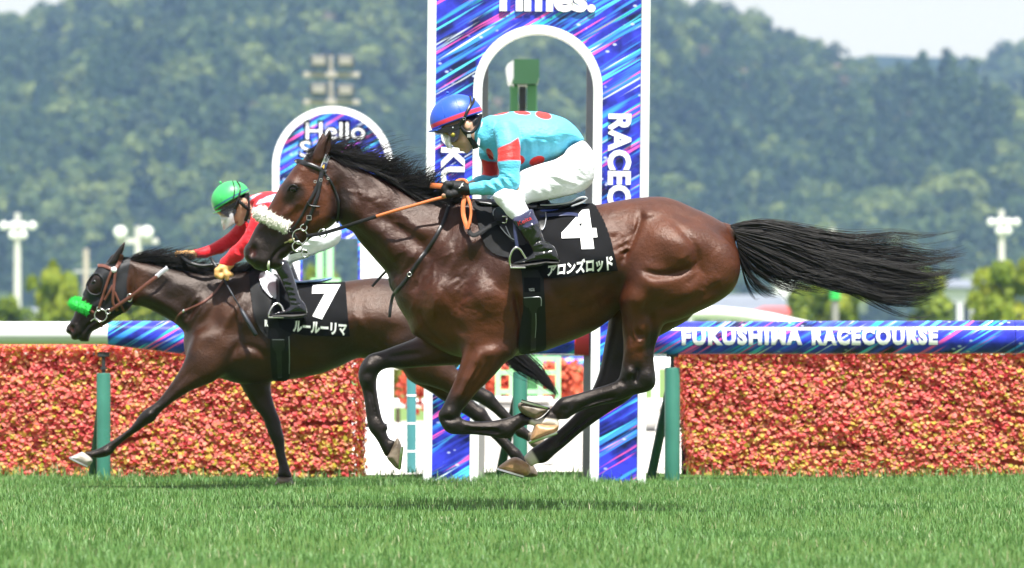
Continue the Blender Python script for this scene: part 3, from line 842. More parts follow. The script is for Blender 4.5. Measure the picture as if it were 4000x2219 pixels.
def sign_text(txt, c00, c10, c11, c01, parent, Y, bold=0.035, outline=True, m1=None, m2=None, grow=5):
    if outline: place_text("lettering_outline", txt, flat_on(Y, quad_map(c00, c10, c11, c01), 0.0), m2 or M_LETTERBLUE, parent, bold + 0.055, 0.008, 0)
    place_text("lettering", txt, flat_on(Y, quad_map(c00, c10, c11, c01), 0.008), m1 or M_LETTER, parent, bold, 0.008, 0)
sign_text("Times.", (1905, 46), (2316, 46), (2316, -68), (1905, -68), arch, YA, 0.045)
# letters that read downwards: text direction runs down the column
sign_text("RACECOURSE", (2369, 441), (2369, 1150), (2461, 1150), (2461, 441), arch, YA, 0.04)
sign_text("FUKUSHIMA", (1717, 441), (1717, 1080), (1812, 1080), (1812, 441), arch, YA, 0.04)
arch.rotation_euler = (0, 0.010, 0)
arch.location.x -= 0.012

# ================================================================== second, round-topped sign
YB = 44.0
sgn = empty("welcome_sign", (W3((1300, 0), YB).x, YB, 0), "round-topped white-edged sign with white bubble lettering beyond the horse's ears", "sign")
bx = lambda sx: W3((sx, 0), YB).x
bz = lambda sy: W3((0, sy), YB).z
cxb = bx(1300); ro = bx(1535) - cxb; ri = bx(1510) - cxb; zsb = bz(416) - ro
def arcb(r, n=28): return [(cxb - r * math.cos(math.pi * i / n), zsb + r * math.sin(math.pi * i / n)) for i in range(n + 1)]
band([(cxb - ri, -0.03)] + arcb(ri) + [(cxb + ri, -0.03)], [(cxb - ro, -0.03)] + arcb(ro) + [(cxb + ro, -0.03)], YB - 0.03, YB + 0.14, "edge_trim", M_WHITETRIM, sgn)
zlow = bz(930)
inn = [(bx(1180), -0.03), (bx(1180), zlow)] + [(bx(1180) + (bx(1400) - bx(1180)) * i / 26, zlow) for i in range(1, 26)] + [(bx(1400), zlow), (bx(1400), -0.03)]
outb = [(cxb - ri, -0.03)] + arcb(ri, 26)[0:27] + [(cxb + ri, -0.03)]
band(inn, outb[:len(inn)] if len(outb) > len(inn) else outb, YB, YB + 0.11, "printed_panel", M_STREAK3, sgn) if len(inn) == len(outb) else None
M_BUBBLE = simple("pale_letter_face", (0.74, 0.76, 0.80), 0.5, 0.03, 10)
for txt, q in (("Hello", ((1195, 545), (1425, 545), (1425, 478), (1195, 478))), ("S", ((1172, 612), (1215, 612), (1215, 552), (1172, 552)))):
    g_ = 9; w_ = ((q[0][0] - g_, q[0][1] + g_), (q[1][0] + g_, q[1][1] + g_), (q[2][0] + g_, q[2][1] - g_), (q[3][0] - g_, q[3][1] - g_))
    place_text("lettering_bubble", txt, flat_on(YB, quad_map(*w_), 0.0), M_LETTER, sgn, 0.065, 0.006, 0)
    place_text("lettering", txt, flat_on(YB, quad_map(*q), 0.002), M_BUBBLE, sgn, 0.0, 0.004, 0)
for a, b in ((1080, 1170), (1410, 1520)):
    mb = MB(); mb.box((bx(a), YB - 0.02, -0.03), (bx(b), YB - 0.004, bz(930))); mb.build("notice_panel", M_LETTER, sgn)
M_GREYINK = simple("grey_print", (0.35, 0.38, 0.44), 0.6, 0.1, 10)
for i in range(7):
    mb = MB(); mb.box((bx(1448), YB - 0.024, bz(1020 + 34 * i)), (bx(1474), YB - 0.021, bz(1017 + 34 * i))); mb.build("printed_line", M_GREYINK, sgn)
# ================================================================== wooded hill
def ridge_row(sx):
    """photo row of the skyline at photo column sx (before trees are added)"""
    P = [(-2600, 330), (-1500, 210), (-700, 60), (-200, -30), (150, -70), (420, -150), (700, -240), (1200, -330), (1800, -330), (2300, -240), (2600, -130), (2780, -75), (2950, -35), (3080, 40), (3190, 85), (3270, 135), (3350, 152), (3440, 178), (3540, 208), (3650, 236), (3760, 300), (3900, 330), (4200, 380), (4800, 520), (5600, 700), (7000, 900)]
    return np.interp(sx, [p[0] for p in P], [p[1] for p in P])
YH0, YH1 = 1250.0, 1680.0
def hill_z(x, y):
    sx = CX + x * FS / YH1; zr = CH + (HY - ridge_row(sx)) * YH1 / FS - 15.0
    t = np.clip((y - YH0) / (YH1 - YH0), 0, 1.6); prof = np.where(t < 1, (t * (1.25 - 0.25 * t)), 1.0 - 0.6 * (t - 1))
    und = 15.0 * np.sin(x * 0.027 + 1.0 + y * 0.009) * np.sin(y * 0.016 + 0.6) + 8.0 * np.sin(x * 0.058 - y * 0.017) 
    return zr * prof + und * np.sin(np.clip(t, 0, 1) * math.pi) - 1.0
hx = np.linspace(-560, 560, 113); hy = np.linspace(YH0 - 20, YH1 + 200, 60)
HX, HYY = np.meshgrid(hx, hy, indexing='ij'); HZ = hill_z(HX, HYY)
_i = np.arange(113 * 60).reshape(113, 60); _F = np.stack([_i[:-1, :-1], _i[1:, :-1], _i[1:, 1:], _i[:-1, 1:]], -1).reshape(-1, 4)
M_HILL = simple("hill_soil", (0.045, 0.060, 0.022), 0.95, 0.35, 0.05, 0.1)
tag(obj("hill", np.stack([HX, HYY, HZ], -1).reshape(-1, 3), _F, M_HILL), kind="structure")

def foliage_mat(name, lo, mid, hi, inst=0.50, transl=0.25):
    t = NT(name); oi = t.n("ShaderNodeObjectInfo"); a = t.attr("tint")
    f = t.math('ADD', t.math('MULTIPLY', a, 1 - inst), t.math('MULTIPLY', oi.outputs["Random"], inst))
    c = t.ramp(f, [(0.15, lo), (0.5, mid), (0.85, hi)])
    m = t.pbr(c, 0.6, None, 0.25)
    bt = m.node_tree; tr = bt.nodes.new("ShaderNodeBsdfTranslucent"); ms = bt.nodes.new("ShaderNodeMixShader"); ms.inputs[0].default_value = transl
    bt.links.new(c, tr.inputs[0]); bt.links.new(t.p.outputs[0], ms.inputs[1]); bt.links.new(tr.outputs[0], ms.inputs[2]); bt.links.new(ms.outputs[0], t.o.inputs[0])
    return m
M_WOOD1 = foliage_mat("woodland_broadleaf", (0.010, 0.024, 0.010), (0.048, 0.088, 0.026), (0.170, 0.215, 0.060), 0.6)
M_WOOD2 = foliage_mat("woodland_conifer", (0.008, 0.022, 0.012), (0.026, 0.058, 0.024), (0.060, 0.105, 0.036), 0.6)
M_WOOD3 = foliage_mat("woodland_dry", (0.10, 0.075, 0.045), (0.16, 0.12, 0.075), (0.20, 0.16, 0.10))
M_TREE = foliage_mat("garden_tree_leaf", (0.075, 0.13, 0.014), (0.20, 0.27, 0.024), (0.36, 0.38, 0.04), 0.2)
M_BARK = simple("grey_brown_bark", (0.10, 0.075, 0.055), 0.9, 0.3, 4, 0.1, bump=0.02, bscale=12)

def crown_leaves(r, n, clumps, size, jit=0.55):
    """leaf faces over the shells of several clumps; clumps: (x,y,z,rx,rz)"""
    C = []; N = []; ti = []
    w = np.array([c[3] * c[4] for c in clumps]); w = w / w.sum()
    for c, q in zip(clumps, w):
        m = max(6, int(n * q)); d = r.normal(0, 1, (m, 3)); d /= np.linalg.norm(d, axis=1)[:, None]; d[:, 2] = np.where(d[:, 2] < -0.35, -d[:, 2], d[:, 2])
        rad = 1 - 0.30 * r.random(m) ** 2 + 0.10 * np.sin(d[:, 0] * 7 + c[0]) * np.sin(d[:, 2] * 6 + c[1])
        C.append(np.array(c[:3]) + d * rad[:, None] * np.array([c[3], c[3], c[4]])); N.append(d + np.array([0, 0, 0.25])); ti.append(np.clip(0.5 + r.normal(0, 0.20) + r.normal(0, 0.09, m), 0, 1))
    C = np.vstack(C); N = np.vstack(N); V, F = leaf_cloud(C, N, size * r.uniform(0.7, 1.3, len(C)), r, jit)
    return V, F, np.repeat(np.concatenate(ti), 7)
def wood_variant(kind, seed):
    r = np.random.default_rng(seed)
    if kind == 'broad':
        cl = [(r.normal(0, 1.5), r.normal(0, 1.5), 4.8 + r.normal(0, 1.1), r.uniform(1.3, 2.2), r.uniform(1.0, 1.8)) for _ in range(11)] + [(0, 0, 4.2, 2.7, 2.6)]
        V, F, t = crown_leaves(r, 900, cl, 0.60, 0.28); m = M_WOOD1
    elif kind == 'dry':
        cl = [(r.normal(0, 1.2), r.normal(0, 1.2), 4.2 + r.normal(0, 0.9), r.uniform(1.0, 1.7), r.uniform(0.9, 1.5)) for _ in range(9)]
        V, F, t = crown_leaves(r, 520, cl, 0.55, 0.3); m = M_WOOD3
    else:
        cl = [(r.normal(0, 0.25), r.normal(0, 0.25), 1.6 + 0.95 * i, 2.1 * (1 - i / 9.5) + 0.25, 0.85) for i in range(9)]
        V, F, t = crown_leaves(r, 620, cl, 0.55, 0.28); m = M_WOOD2
    me = mesh_np("woodland_tree", V, F, False); me.materials.append(m)
    a = me.attributes.new("tint", 'FLOAT', 'POINT'); a.data.foreach_set("value", t.astype(np.float32))
    return bpy.data.objects.new("woodland_tree_" + kind, me)
wood_col = bpy.data.collections.new("woodland_tree_kinds")
for kd, sd in (('broad', 1), ('broad', 2), ('broad', 3), ('broad', 4), ('con', 5), ('con', 6), ('dry', 7)):
    wood_col.objects.link(wood_variant(kd, sd))
def woodland(name, pts, scale, kind_ids, label):
    me = bpy.data.meshes.new(name); me.vertices.add(len(pts)); me.vertices.foreach_set("co", np.asarray(pts, np.float32).ravel())
    for nm, v, tp in (("sc", scale, 'FLOAT'), ("kid", kind_ids, 'INT'), ("rot", rng.uniform(0, 6.28, len(pts)), 'FLOAT')):
        a = me.attributes.new(nm, tp, 'POINT'); a.data.foreach_set("value", np.asarray(v, np.int32 if tp == 'INT' else np.float32))
    me.update(); o = bpy.data.objects.new(name, me); COL.objects.link(o)
    g = bpy.data.node_groups.new(name + "_scatter", 'GeometryNodeTree')
    g.interface.new_socket("Geometry", in_out='INPUT', socket_type='NodeSocketGeometry'); g.interface.new_socket("Geometry", in_out='OUTPUT', socket_type='NodeSocketGeometry')
    N = g.nodes.new; gi = N("NodeGroupInput"); go = N("NodeGroupOutput"); iop = N("GeometryNodeInstanceOnPoints"); ci = N("GeometryNodeCollectionInfo"); ci.inputs["Collection"].default_value = wood_col
    ci.inputs["Separate Children"].default_value = True; ci.inputs["Reset Children"].default_value = True
    def na(nm, tp):
        x = N("GeometryNodeInputNamedAttribute"); x.data_type = tp; x.inputs["Name"].default_value = nm; return [q for q in x.outputs if q.enabled and q.name == "Attribute"][0]
    m2p = N("GeometryNodeMeshToPoints")
    g.links.new(gi.outputs[0], m2p.inputs["Mesh"]); g.links.new(m2p.outputs[0], iop.inputs["Points"])
    g.links.new(ci.outputs[0], iop.inputs["Instance"]); iop.inputs["Pick Instance"].default_value = True
    g.links.new(na("kid", 'INT'), iop.inputs["Instance Index"]); cx = N("ShaderNodeCombineXYZ"); g.links.new(na("rot", 'FLOAT'), cx.inputs["Z"]); g.links.new(cx.outputs[0], iop.inputs["Rotation"])
    g.links.new(na("sc", 'FLOAT'), iop.inputs["Scale"]); g.links.new(iop.outputs[0], go.inputs[0])
    md = o.modifiers.new("scatter", 'NODES'); md.node_group = g
    return tag(o, label, "forest", kind="stuff")
r_ = np.random.default_rng(21); pts = []
nx_, ny_ = 108, 54
for i in range(nx_):
    for j in range(ny_):
        y = YH0 + (j + r_.random()) / ny_ * (YH1 + 25 - YH0); x = (-1 + 2 * (i + r_.random()) / nx_) * 300
        pts.append((x, y))
pts = np.array(pts); z = hill_z(pts[:, 0], pts[:, 1])
sel = np.sin(pts[:, 0] * 0.03 + 2) * np.sin(pts[:, 1] * 0.02 + pts[:, 0] * 0.01)
u = r_.random(len(pts)); con = ((sel > 0.25) & (u < 0.75) | (u < 0.10)) & (pts[:, 1] < 1590)
drz = (pts[:, 1] > 1500) & (u > 0.90) & (pts[:, 0] > 20) | (u > 0.985)
kid = np.where(con, r_.integers(4, 6, len(pts)), r_.integers(0, 4, len(pts))); kid = np.where(drz, 6, kid)
# Collection children are sorted by name: broad(4), con(2), dry(1)
sc_ = r_.uniform(1.0, 1.95, len(pts)) * np.where(con, 1.15, 1.0) * np.where(pts[:, 1] > 1590, 0.8, 1.0)
woodland("forest_canopy", np.stack([pts[:, 0], pts[:, 1], z - 1.2], 1), sc_, kid, "dense green woodland covering the whole hillside")
# farther hill with trees on the right and a blue one behind it
def far_ridge(name, Y, prof, mat):
    V = []; F = []; n = len(prof)
    for sx, sy in prof:
        p = W3((sx, sy), Y); V += [(p.x, Y, p.z), (p.x, Y - 300, -5), (p.x, Y + 300, -5)]
    for i in range(n - 1): F += [(3 * i + 1, 3 * i + 4, 3 * i + 3, 3 * i), (3 * i, 3 * i + 3, 3 * i + 5, 3 * i + 2)]
    return tag(obj(name, V, F, mat), kind="structure")
M_FARHILL = simple("far_wooded_hill", (0.016, 0.032, 0.030), 0.95, 0.3, 0.01, 0.1)
far_ridge("distant_hill", 2280.0, [(p, q) for p, q in zip(np.linspace(2800, 6200, 40), 232 + 14 * np.sin(np.linspace(0, 22, 40)) + 6 * np.sin(np.linspace(0, 61, 40)))], M_FARHILL)
shoulder = [(3560, 420), (3700, 350), (3790, 300), (3860, 262), (3940, 242), (4040, 240), (4300, 250), (4700, 320), (5200, 420)]
far_ridge("hill_shoulder", 2150.0, shoulder, M_HILL)
ps = []
for i in range(900):
    sx = r_.uniform(3600, 5000); Y = r_.uniform(1960, 2150); zt = W3((0, np.interp(sx, [p[0] for p in shoulder], [p[1] for p in shoulder])), 2150.0).z
    ps.append((W3((sx, 0), 2150.0).x, Y, zt * (1 - (2150 - Y) / 300) - 3))
ps = np.array(ps); woodland("forest_shoulder", ps, r_.uniform(1.0, 1.9, len(ps)), r_.integers(0, 4, len(ps)), "wooded shoulder of the hill at the right edge of the skyline")

# ================================================================== trees beyond the course
def tree_mesh(seed, h, rx):
    r = np.random.default_rng(seed); cl = []
    for _ in range(30):
        a = r.uniform(0, 6.28); q = r.uniform(0, 0.72) * rx; cl.append((q * math.cos(a), q * math.sin(a), h * r.uniform(0.30, 0.88), rx * r.uniform(0.16, 0.40), h * r.uniform(0.06, 0.15)))
    V, F, t = crown_leaves(r, 5200, cl, 0.30)
    me = mesh_np("crown", V, F, False); me.materials.append(M_TREE); a = me.attributes.new("tint", 'FLOAT', 'POINT'); a.data.foreach_set("value", t.astype(np.float32))
    mb = MB(); mb.tube([(0, 0, -0.1), (0.05, 0, h * 0.2), (-0.03, 0.05, h * 0.42), (0.05, 0, h * 0.7)], [h * 0.035, h * 0.027, h * 0.02, h * 0.008], 9)
    for c in cl[:8]: mb.tube([(0, 0, h * 0.3), (c[0] * 0.5, c[1] * 0.5, h * 0.3 + (c[2] - h * 0.3) * 0.6), (c[0], c[1], c[2])], [h * 0.014, h * 0.009, h * 0.003], 6)
    tm = mesh_np("trunk", np.array(mb.V), mb.F, True); tm.materials.append(M_BARK)
    return me, tm
TREES = [tree_mesh(31 + i, 6.0, 2.6) for i in range(3)]
def tree(sx, ytop, ybase, Y, width, v, label):
    b = W3((sx, ybase), Y); top = W3((sx, ytop), Y).z; h = (top - 0.0) / 6.0; w = width / 2 * Y / FS / 2.6 / 1.15
    R = empty("tree", (b.x, Y, 0.0), label, "tree", "trees beyond the course")
    for nm, me in zip(("crown", "trunk"), TREES[v]):
        o = bpy.data.objects.new(nm, me); COL.objects.link(o); o.parent = R
    R.scale = (w, w, h); R.rotation_euler = (0, 0, sx * 0.013)
    return R
tree(205, 1010, 1300, 205, 260, 0, "rounded yellow-green tree beside the tall floodlight mast on the left")
tree(20, 1140, 1300, 230, 260, 1, "low yellow-green tree cut by the left edge of the picture")
tree(560, 1130, 1300, 240, 330, 2, "low yellow-green tree seen under the trailing horse's jaw")
tree(1250, 1010, 1300, 200, 230, 1, "yellow-green tree seen between the round-topped sign and the trailing rider")
tree(3290, 1060, 1300, 210, 330, 0, "yellow-green tree under the flying tail, left of the pale pole")
tree(3610, 1040, 1300, 235, 330, 2, "yellow-green tree under the tip of the tail")
tree(3930, 985, 1300, 180, 330, 1, "large yellow-green tree behind the right floodlight mast")
tree(3120, 1100, 1300, 260, 220, 2, "small tree with an orange tinge beside the red roof")

# ================================================================== floodlight masts
M_POLE = simple("pale_galvanised_pole", (0.62, 0.61, 0.57), 0.5, 0.12, 3)
M_LAMPBODY = simple("floodlight_housing", (0.30, 0.31, 0.33), 0.4, 0.15, 10, 0.5, 0.3)
M_LAMPGLINT = simple("floodlight_glass_sun_glint", (0.86, 0.87, 0.84), 0.12, 0.05, 10, 0.7)  # near-white lens colour stands in for the sun's reflection on the glass
M_DULLLENS = simple("dull_square_lens", (0.30, 0.285, 0.26), 0.3, 0.1, 10)
M_BOXBODY = simple("dark_lamp_housing", (0.10, 0.10, 0.105), 0.5, 0.15, 10)
def mast(label, sx, Y, ytop, width_px, lamps, bars, lamp_r, shape, grp="floodlight masts", pm=None):
    pm = pm or M_POLE
    b = W3((sx, 0), Y); zt = W3((0, ytop), Y).z; k = Y / FS
    R = empty("floodlight_mast", (b.x, Y, 0), label, "floodlight", grp)
    mb = MB(); mb.tube([(b.x, Y, -0.1), (b.x, Y, zt * 0.5), (b.x, Y, zt)], [width_px * k * 0.62, width_px * k * 0.55, width_px * k * 0.42], 14); smooth_angle(mb.build("pole", pm, R), 40)
    for (x0, x1, y, t) in bars:
        p = W3((x0, y), Y); q = W3((x1, y), Y); mb = MB(); mb.box((p.x, Y - 0.12, p.z - t * k / 2), (q.x, Y + 0.12, p.z + t * k / 2), 0.02); mb.build("crossbar", pm, R)
    for (lx, ly) in lamps:
        c = W3((lx, ly), Y); rr = lamp_r * k
        mb = MB()
        if shape == 'round':
            mb.tube([(c.x, Y + 0.1, c.z), (c.x, Y - 0.15, c.z - 0.02), (c.x, Y - 0.35, c.z - 0.04)], [rr * 0.35, rr * 0.8, rr], 18); L = smooth_angle(mb.build("lamp", M_LAMPBODY, R), 40)
            mb = MB(); mb.ellip((c.x, Y - 0.36, c.z - 0.04), (rr * 0.95, 0.07, rr * 0.95), 20, 12); mb.build("lens", M_LAMPGLINT, L, True)
        else:
            mb.box((c.x - rr, Y - 0.3, c.z - rr * 0.72), (c.x + rr, Y + 0.15, c.z + rr * 0.72), rr * 0.15); L = mb.build("lamp", M_BOXBODY, R)
            mb = MB(); mb.box((c.x - rr * 0.72, Y - 0.32, c.z - rr * 0.45), (c.x + rr * 0.72, Y - 0.301, c.z + rr * 0.42), 0.006); mb.build("lens", M_DULLLENS, L)
    return R
sx0 = 68
mast("tall pale mast with six round floodlights at the left edge", sx0, 330, 832, 26, [(18, 880), (52, 880), (92, 880), (128, 880), (52, 916), (92, 916)], [(10, 134, 893, 6), (40, 104, 928, 6)], 17, 'round')
mast("tall pale mast with six round floodlights at the right edge", 3912, 330, 820, 26, [(3870, 866), (3902, 866), (3937, 866), (3968, 866), (3902, 900), (3935, 900)], [(3862, 3974, 878, 6), (3890, 3946, 912, 6)], 16, 'round')
mast("pale mast with two large round floodlights above a crossbar near the trailing horse's ears", 540, 260, 884, 30, [(472, 905), (575, 905)], [(455, 618, 943, 20)], 26, 'round')
mast("grey mast with four square floodlights on two bars above the round-topped sign", 1293, 190, 215, 18, [(1246, 240), (1350, 240), (1246, 350), (1350, 355)], [(1185, 1405, 293, 20), (1185, 1405, 400, 20)], 32, 'box', pm=simple("dull_beige_steel", (0.36, 0.33, 0.30), 0.6, 0.12, 3))
# utility poles and a grey sensor pole
def pole(label, sx, Y, ytop, w, bar=None, cap=None, name="utility_pole", mat=None):
    b = W3((sx, 0), Y); zt = W3((0, ytop), Y).z; k = Y / FS
    R = empty(name, (b.x, Y, 0), label, "pole", None)
    mb = MB(); mb.tube([(b.x, Y, -0.1), (b.x, Y, zt)], [w * k * 0.6, w * k * 0.45], 12); smooth_angle(mb.build("pole", mat or M_POLE, R), 40)
    if bar:
        p = W3((bar[0], bar[2]), Y); q = W3((bar[1], bar[2]), Y); mb = MB(); mb.box((p.x, Y - 0.08, p.z - 0.05), (q.x, Y + 0.08, p.z + 0.05)); mb.build("crossarm", M_POLE, R)
    if cap:
        mb = MB(); mb.tube([(b.x, Y, W3((0, cap[1]), Y).z), (b.x, Y, W3((0, cap[0]), Y).z)], [w * k * 0.7, w * k * 0.7], 14); mb.build("band", M_SIGGREEN, R)
    return R
M_SIGGREEN = simple("bright_green_plastic", (0.04, 0.50, 0.10), 0.4, 0.1, 6)
M_DULLPOLE = simple("weathered_concrete_pole", (0.46, 0.40, 0.34), 0.8, 0.15, 2)
pole("short weathered concrete utility pole left of the trailing horse's head", 336, 300, 972, 24, (290, 380, 1060), None, "utility_pole", M_DULLPOLE)
pole("grey sensor pole with a bright green band under the tail", 3262, 120, 1085, 30, None, (1125, 1170), "sensor_pole", M_GREYPOST)
pole("slim pale pole showing above the tail", 3250, 400, 895, 30, None, None, "slim_pole")
# overhead wires on the right
R = empty("overhead_wires", (0, 420, 0), "thin overhead wires crossing the wooded hill on the right", "wire")
for y0, y1 in ((955, 985), (1012, 1005), (1100, 1040)):
    a = W3((2500, y0), 420); b = W3((5200, y1), 420); mb = MB()
    mb.tube([(a.x + (b.x - a.x) * t, 420, a.z + (b.z - a.z) * t - 1.2 * 4 * t * (1 - t)) for t in np.linspace(0, 1, 14)], 0.035, 5); mb.build("wire", M_IRON, R)

# ================================================================== camera tower behind the arch
YT = 40.0
M_TOWERBOX = simple("dark_green_enamel", (0.024, 0.080, 0.034), 0.4, 0.12, 4)
M_TOWERLEG = simple("mint_green_enamel", (0.045, 0.165, 0.060), 0.4, 0.12, 4)
M_MINT = simple("pale_mint_enamel", (0.30, 0.66, 0.32), 0.45, 0.1, 4)
tw = empty("camera_tower", (W3((2045, 0), YT).x, YT, 0), "green photo-finish camera tower with a box head seen through the arch", "tower")
p = W3((2008, 237), YT); q = W3((2106, 306), YT)
mb = MB(); mb.prism([(p.x, p.z), (q.x, p.z), (q.x, q.z), (q.x - 0.02, q.z - 0.05), (p.x - 0.02, q.z - 0.05), (p.x, q.z)], YT - 0.2, YT + 0.5); mb.build("camera_box", M_TOWERBOX, tw)
mb = MB(); mb.prism([(p.x - 0.003, p.z - 0.005), (p.x - 0.003, q.z - 0.07), (p.x - 0.05, q.z - 0.03), (p.x - 0.065, (p.z + q.z) / 2), (p.x - 0.045, p.z - 0.03)], YT - 0.19, YT + 0.4); mb.build("box_door", simple("pale_grey_enamel", (0.42, 0.44, 0.43), 0.5), tw)
for a, b in ((1992, 2024), (2058, 2098)):
    mb = MB(); mb.box((W3((a, 0), YT).x, YT - 0.05, -0.03), (W3((b, 0), YT).x, YT + 0.15, q.z - 0.05), 0.01); mb.build("column", M_TOWERLEG, tw)
mb = MB(); mb.box((W3((2028, 0), YT).x, YT + 0.02, 0), (W3((2054, 0), YT).x, YT + 0.06, q.z - 0.06)); mb.build("cable_channel", M_IRON, tw)
# mint frame of the tower's foot
for sx in (1945, 2000, 2110, 2180):
    mb = MB(); c = W3((sx, 0), YT - 1.0).x; mb.box((c - 0.02, YT - 1.05, -0.03), (c + 0.02, YT - 1.0, W3((0, 1395), YT - 1).z)); mb.build("frame_post", M_MINT, tw)
for sy in (1400, 1455, 1530):
    a = W3((1935, sy), YT - 1.0); b = W3((2190, sy), YT - 1.0); mb = MB(); mb.box((a.x, YT - 1.045, a.z - 0.018), (b.x, YT - 1.005, a.z + 0.018)); mb.build("frame_bar", M_MINT, tw)
# second green mast seen left, under the trailing rider
gm = empty("green_mast", (W3((1268, 0), 52.0).x, 52.0, 0), "pale green twin-column mast behind the trailing rider's saddle", "mast")
for a, b in ((1236, 1264), (1274, 1302)):
    mb = MB(); mb.box((W3((a, 0), 52.0).x, 51.9, -0.03), (W3((b, 0), 52.0).x, 52.05, W3((0, 930), 52.0).z), 0.01); mb.build("column", M_MINT, gm)
mb = MB(); mb.box((W3((1215, 0), 52.0).x, 51.88, W3((0, 1105), 52.0).z), (W3((1330, 0), 52.0).x, 52.07, W3((0, 1088), 52.0).z)); mb.build("platform", M_MINT, gm)

# ================================================================== things between the arch and the infield
def block(label, sx0, sx1, top, Y, dep, name="concrete_block"):
    p = W3((sx0, top), Y); q = W3((sx1, top), Y); mb = MB(); mb.box((p.x, Y, -0.03), (q.x, Y + dep, p.z), 0.015)
    R = empty(name, ((p.x + q.x) / 2, Y, 0), label, "block", None); mb.build("block", M_CONC, R)
    mb = MB(); mb.box((p.x - 0.02, Y - 0.02, p.z + 0.002), (q.x + 0.02, Y + dep + 0.02, p.z + 0.045), 0.01); mb.build("coping", M_CONC, R); return R
block("low pale concrete block seen through the arch behind the rail post", 1885, 2150, 1575, 37.0, 0.5)
block("wide pale concrete block inside the right leg of the arch", 2155, 2295, 1590, 36.0, 0.6)
# second fence with white rails
YF = 54.0
fn = empty("inner_fence", (0, YF, 0), "low white fence on the infield with a printed top rail seen through the gaps", "fence")
def fx(sx): return W3((sx, 0), YF).x
for a, b, m in ((-1400, 1560, M_WHITEPAINT), (1560, 2290, M_STREAK3), (2290, 5600, M_WHITEPAINT)):
    zt = W3((0, 1418), YF).z; mb = MB(); mb.tube([(fx(a), YF, zt), (fx(b), YF, zt)], 0.06, 16); smooth_angle(mb.build("top_rail", m, fn), 40)
    zt = W3((0, 1575), YF).z; mb = MB(); mb.tube([(fx(a), YF, zt), (fx(b), YF, zt)], 0.045, 14); smooth_angle(mb.build("mid_rail", M_WHITEPAINT, fn), 40)
for sx in (-1100, -300, 500, 1498, 1900, 2560, 3300, 4100, 4900):
    mb = MB(); mb.box((fx(sx) - 0.035, YF - 0.07, -0.03), (fx(sx) + 0.035, YF - 0.065 + 0.06, W3((0, 1418), YF).z), 0.008); mb.build("post", M_WHITEPAINT, fn)
# teal post behind the trailing horse's hind legs
tp = empty("teal_bollard", (W3((1607, 0), 34.0).x, 34.0, 0), "slim teal post standing behind the trailing horse's hind legs", "post")
c = W3((1607, 1460), 34.0); mb = MB(); mb.tube([(c.x, 34, -0.03), (c.x, 34, c.z - 0.01), (c.x, 34, c.z)], [0.030, 0.030, 0.025], 14); smooth_angle(mb.build("post", simple("teal_paint", (0.045, 0.19, 0.20), 0.4, 0.15, 8), tp), 40)
for zz in (0.12, 0.3, 0.48):
    mb = MB(); mb.tube([(c.x, 34, zz), (c.x, 34, zz + 0.012)], 0.032, 14); mb.build("band", M_WHITETRIM, tp)
# clipped shrubs on the infield
M_SHRUB = foliage_mat("olive_shrub_leaf", (0.06, 0.085, 0.012), (0.14, 0.16, 0.02), (0.26, 0.26, 0.035), 0.1)
def shrub(label, sx, top, Y, w, mat=None):
    b = W3((sx, top), Y); r = np.random.default_rng(int(sx)); rx = w / 2 * Y / FS; h = b.z
    cl = [(b.x + r.uniform(-.6, .6) * rx, Y + r.uniform(-.6, .6) * rx, h * r.uniform(.4, .75), rx * .55, h * .32) for _ in range(9)]
    R = empty("clipped_shrub", (b.x, Y, 0), label, "shrub", "shrubs on the infield"); V, F, t = crown_leaves(r, 1500, cl, 0.05); o = obj("foliage", V, F, mat or M_SHRUB, R, False); attr_f(o, "tint", t)
    mb = MB(); mb.tube([(b.x, Y, -0.03), (b.x, Y, h * .5)], [0.03, 0.015], 7); mb.build("stem", M_BARK, R); return R
shrub("olive shrub behind the white fence post left of the arch", 1555, 1400, 58.5, 190)
shrub("small yellow-green shrub left of the right flower wall", 2560, 1590, 60, 90)
M_CORAL = foliage_mat("coral_flower_leaf", (0.42, 0.05, 0.03), (0.60, 0.12, 0.06), (0.66, 0.22, 0.12), 0.1)
for i, sx in enumerate((1700, 1930, 2160)):
    shrub(("coral flowering shrub behind the left leg of the arch", "coral flowering shrub behind the mint tower frame", "coral flowering shrub beside the right leg of the arch")[i], sx, 1410, 47.0, 290, M_CORAL)
# spherical grey bollard near the right post
c = W3((2520, 1640), 52); bb = empty("grey_bollard_light", (c.x, 52, 0), "round grey ground light beside the right rail post", "bollard"); mb = MB(); mb.ellip((c.x, 52, 0.12), (0.13, 0.13, 0.17), 20, 14, -0.7); mb.build("dome", M_CONC, bb, True); mb = MB(); mb.cyl((c.x, 52, -0.03), (c.x, 52, 0.01), 0.15, 0.15, 20); mb.build("base", M_IRON, bb)

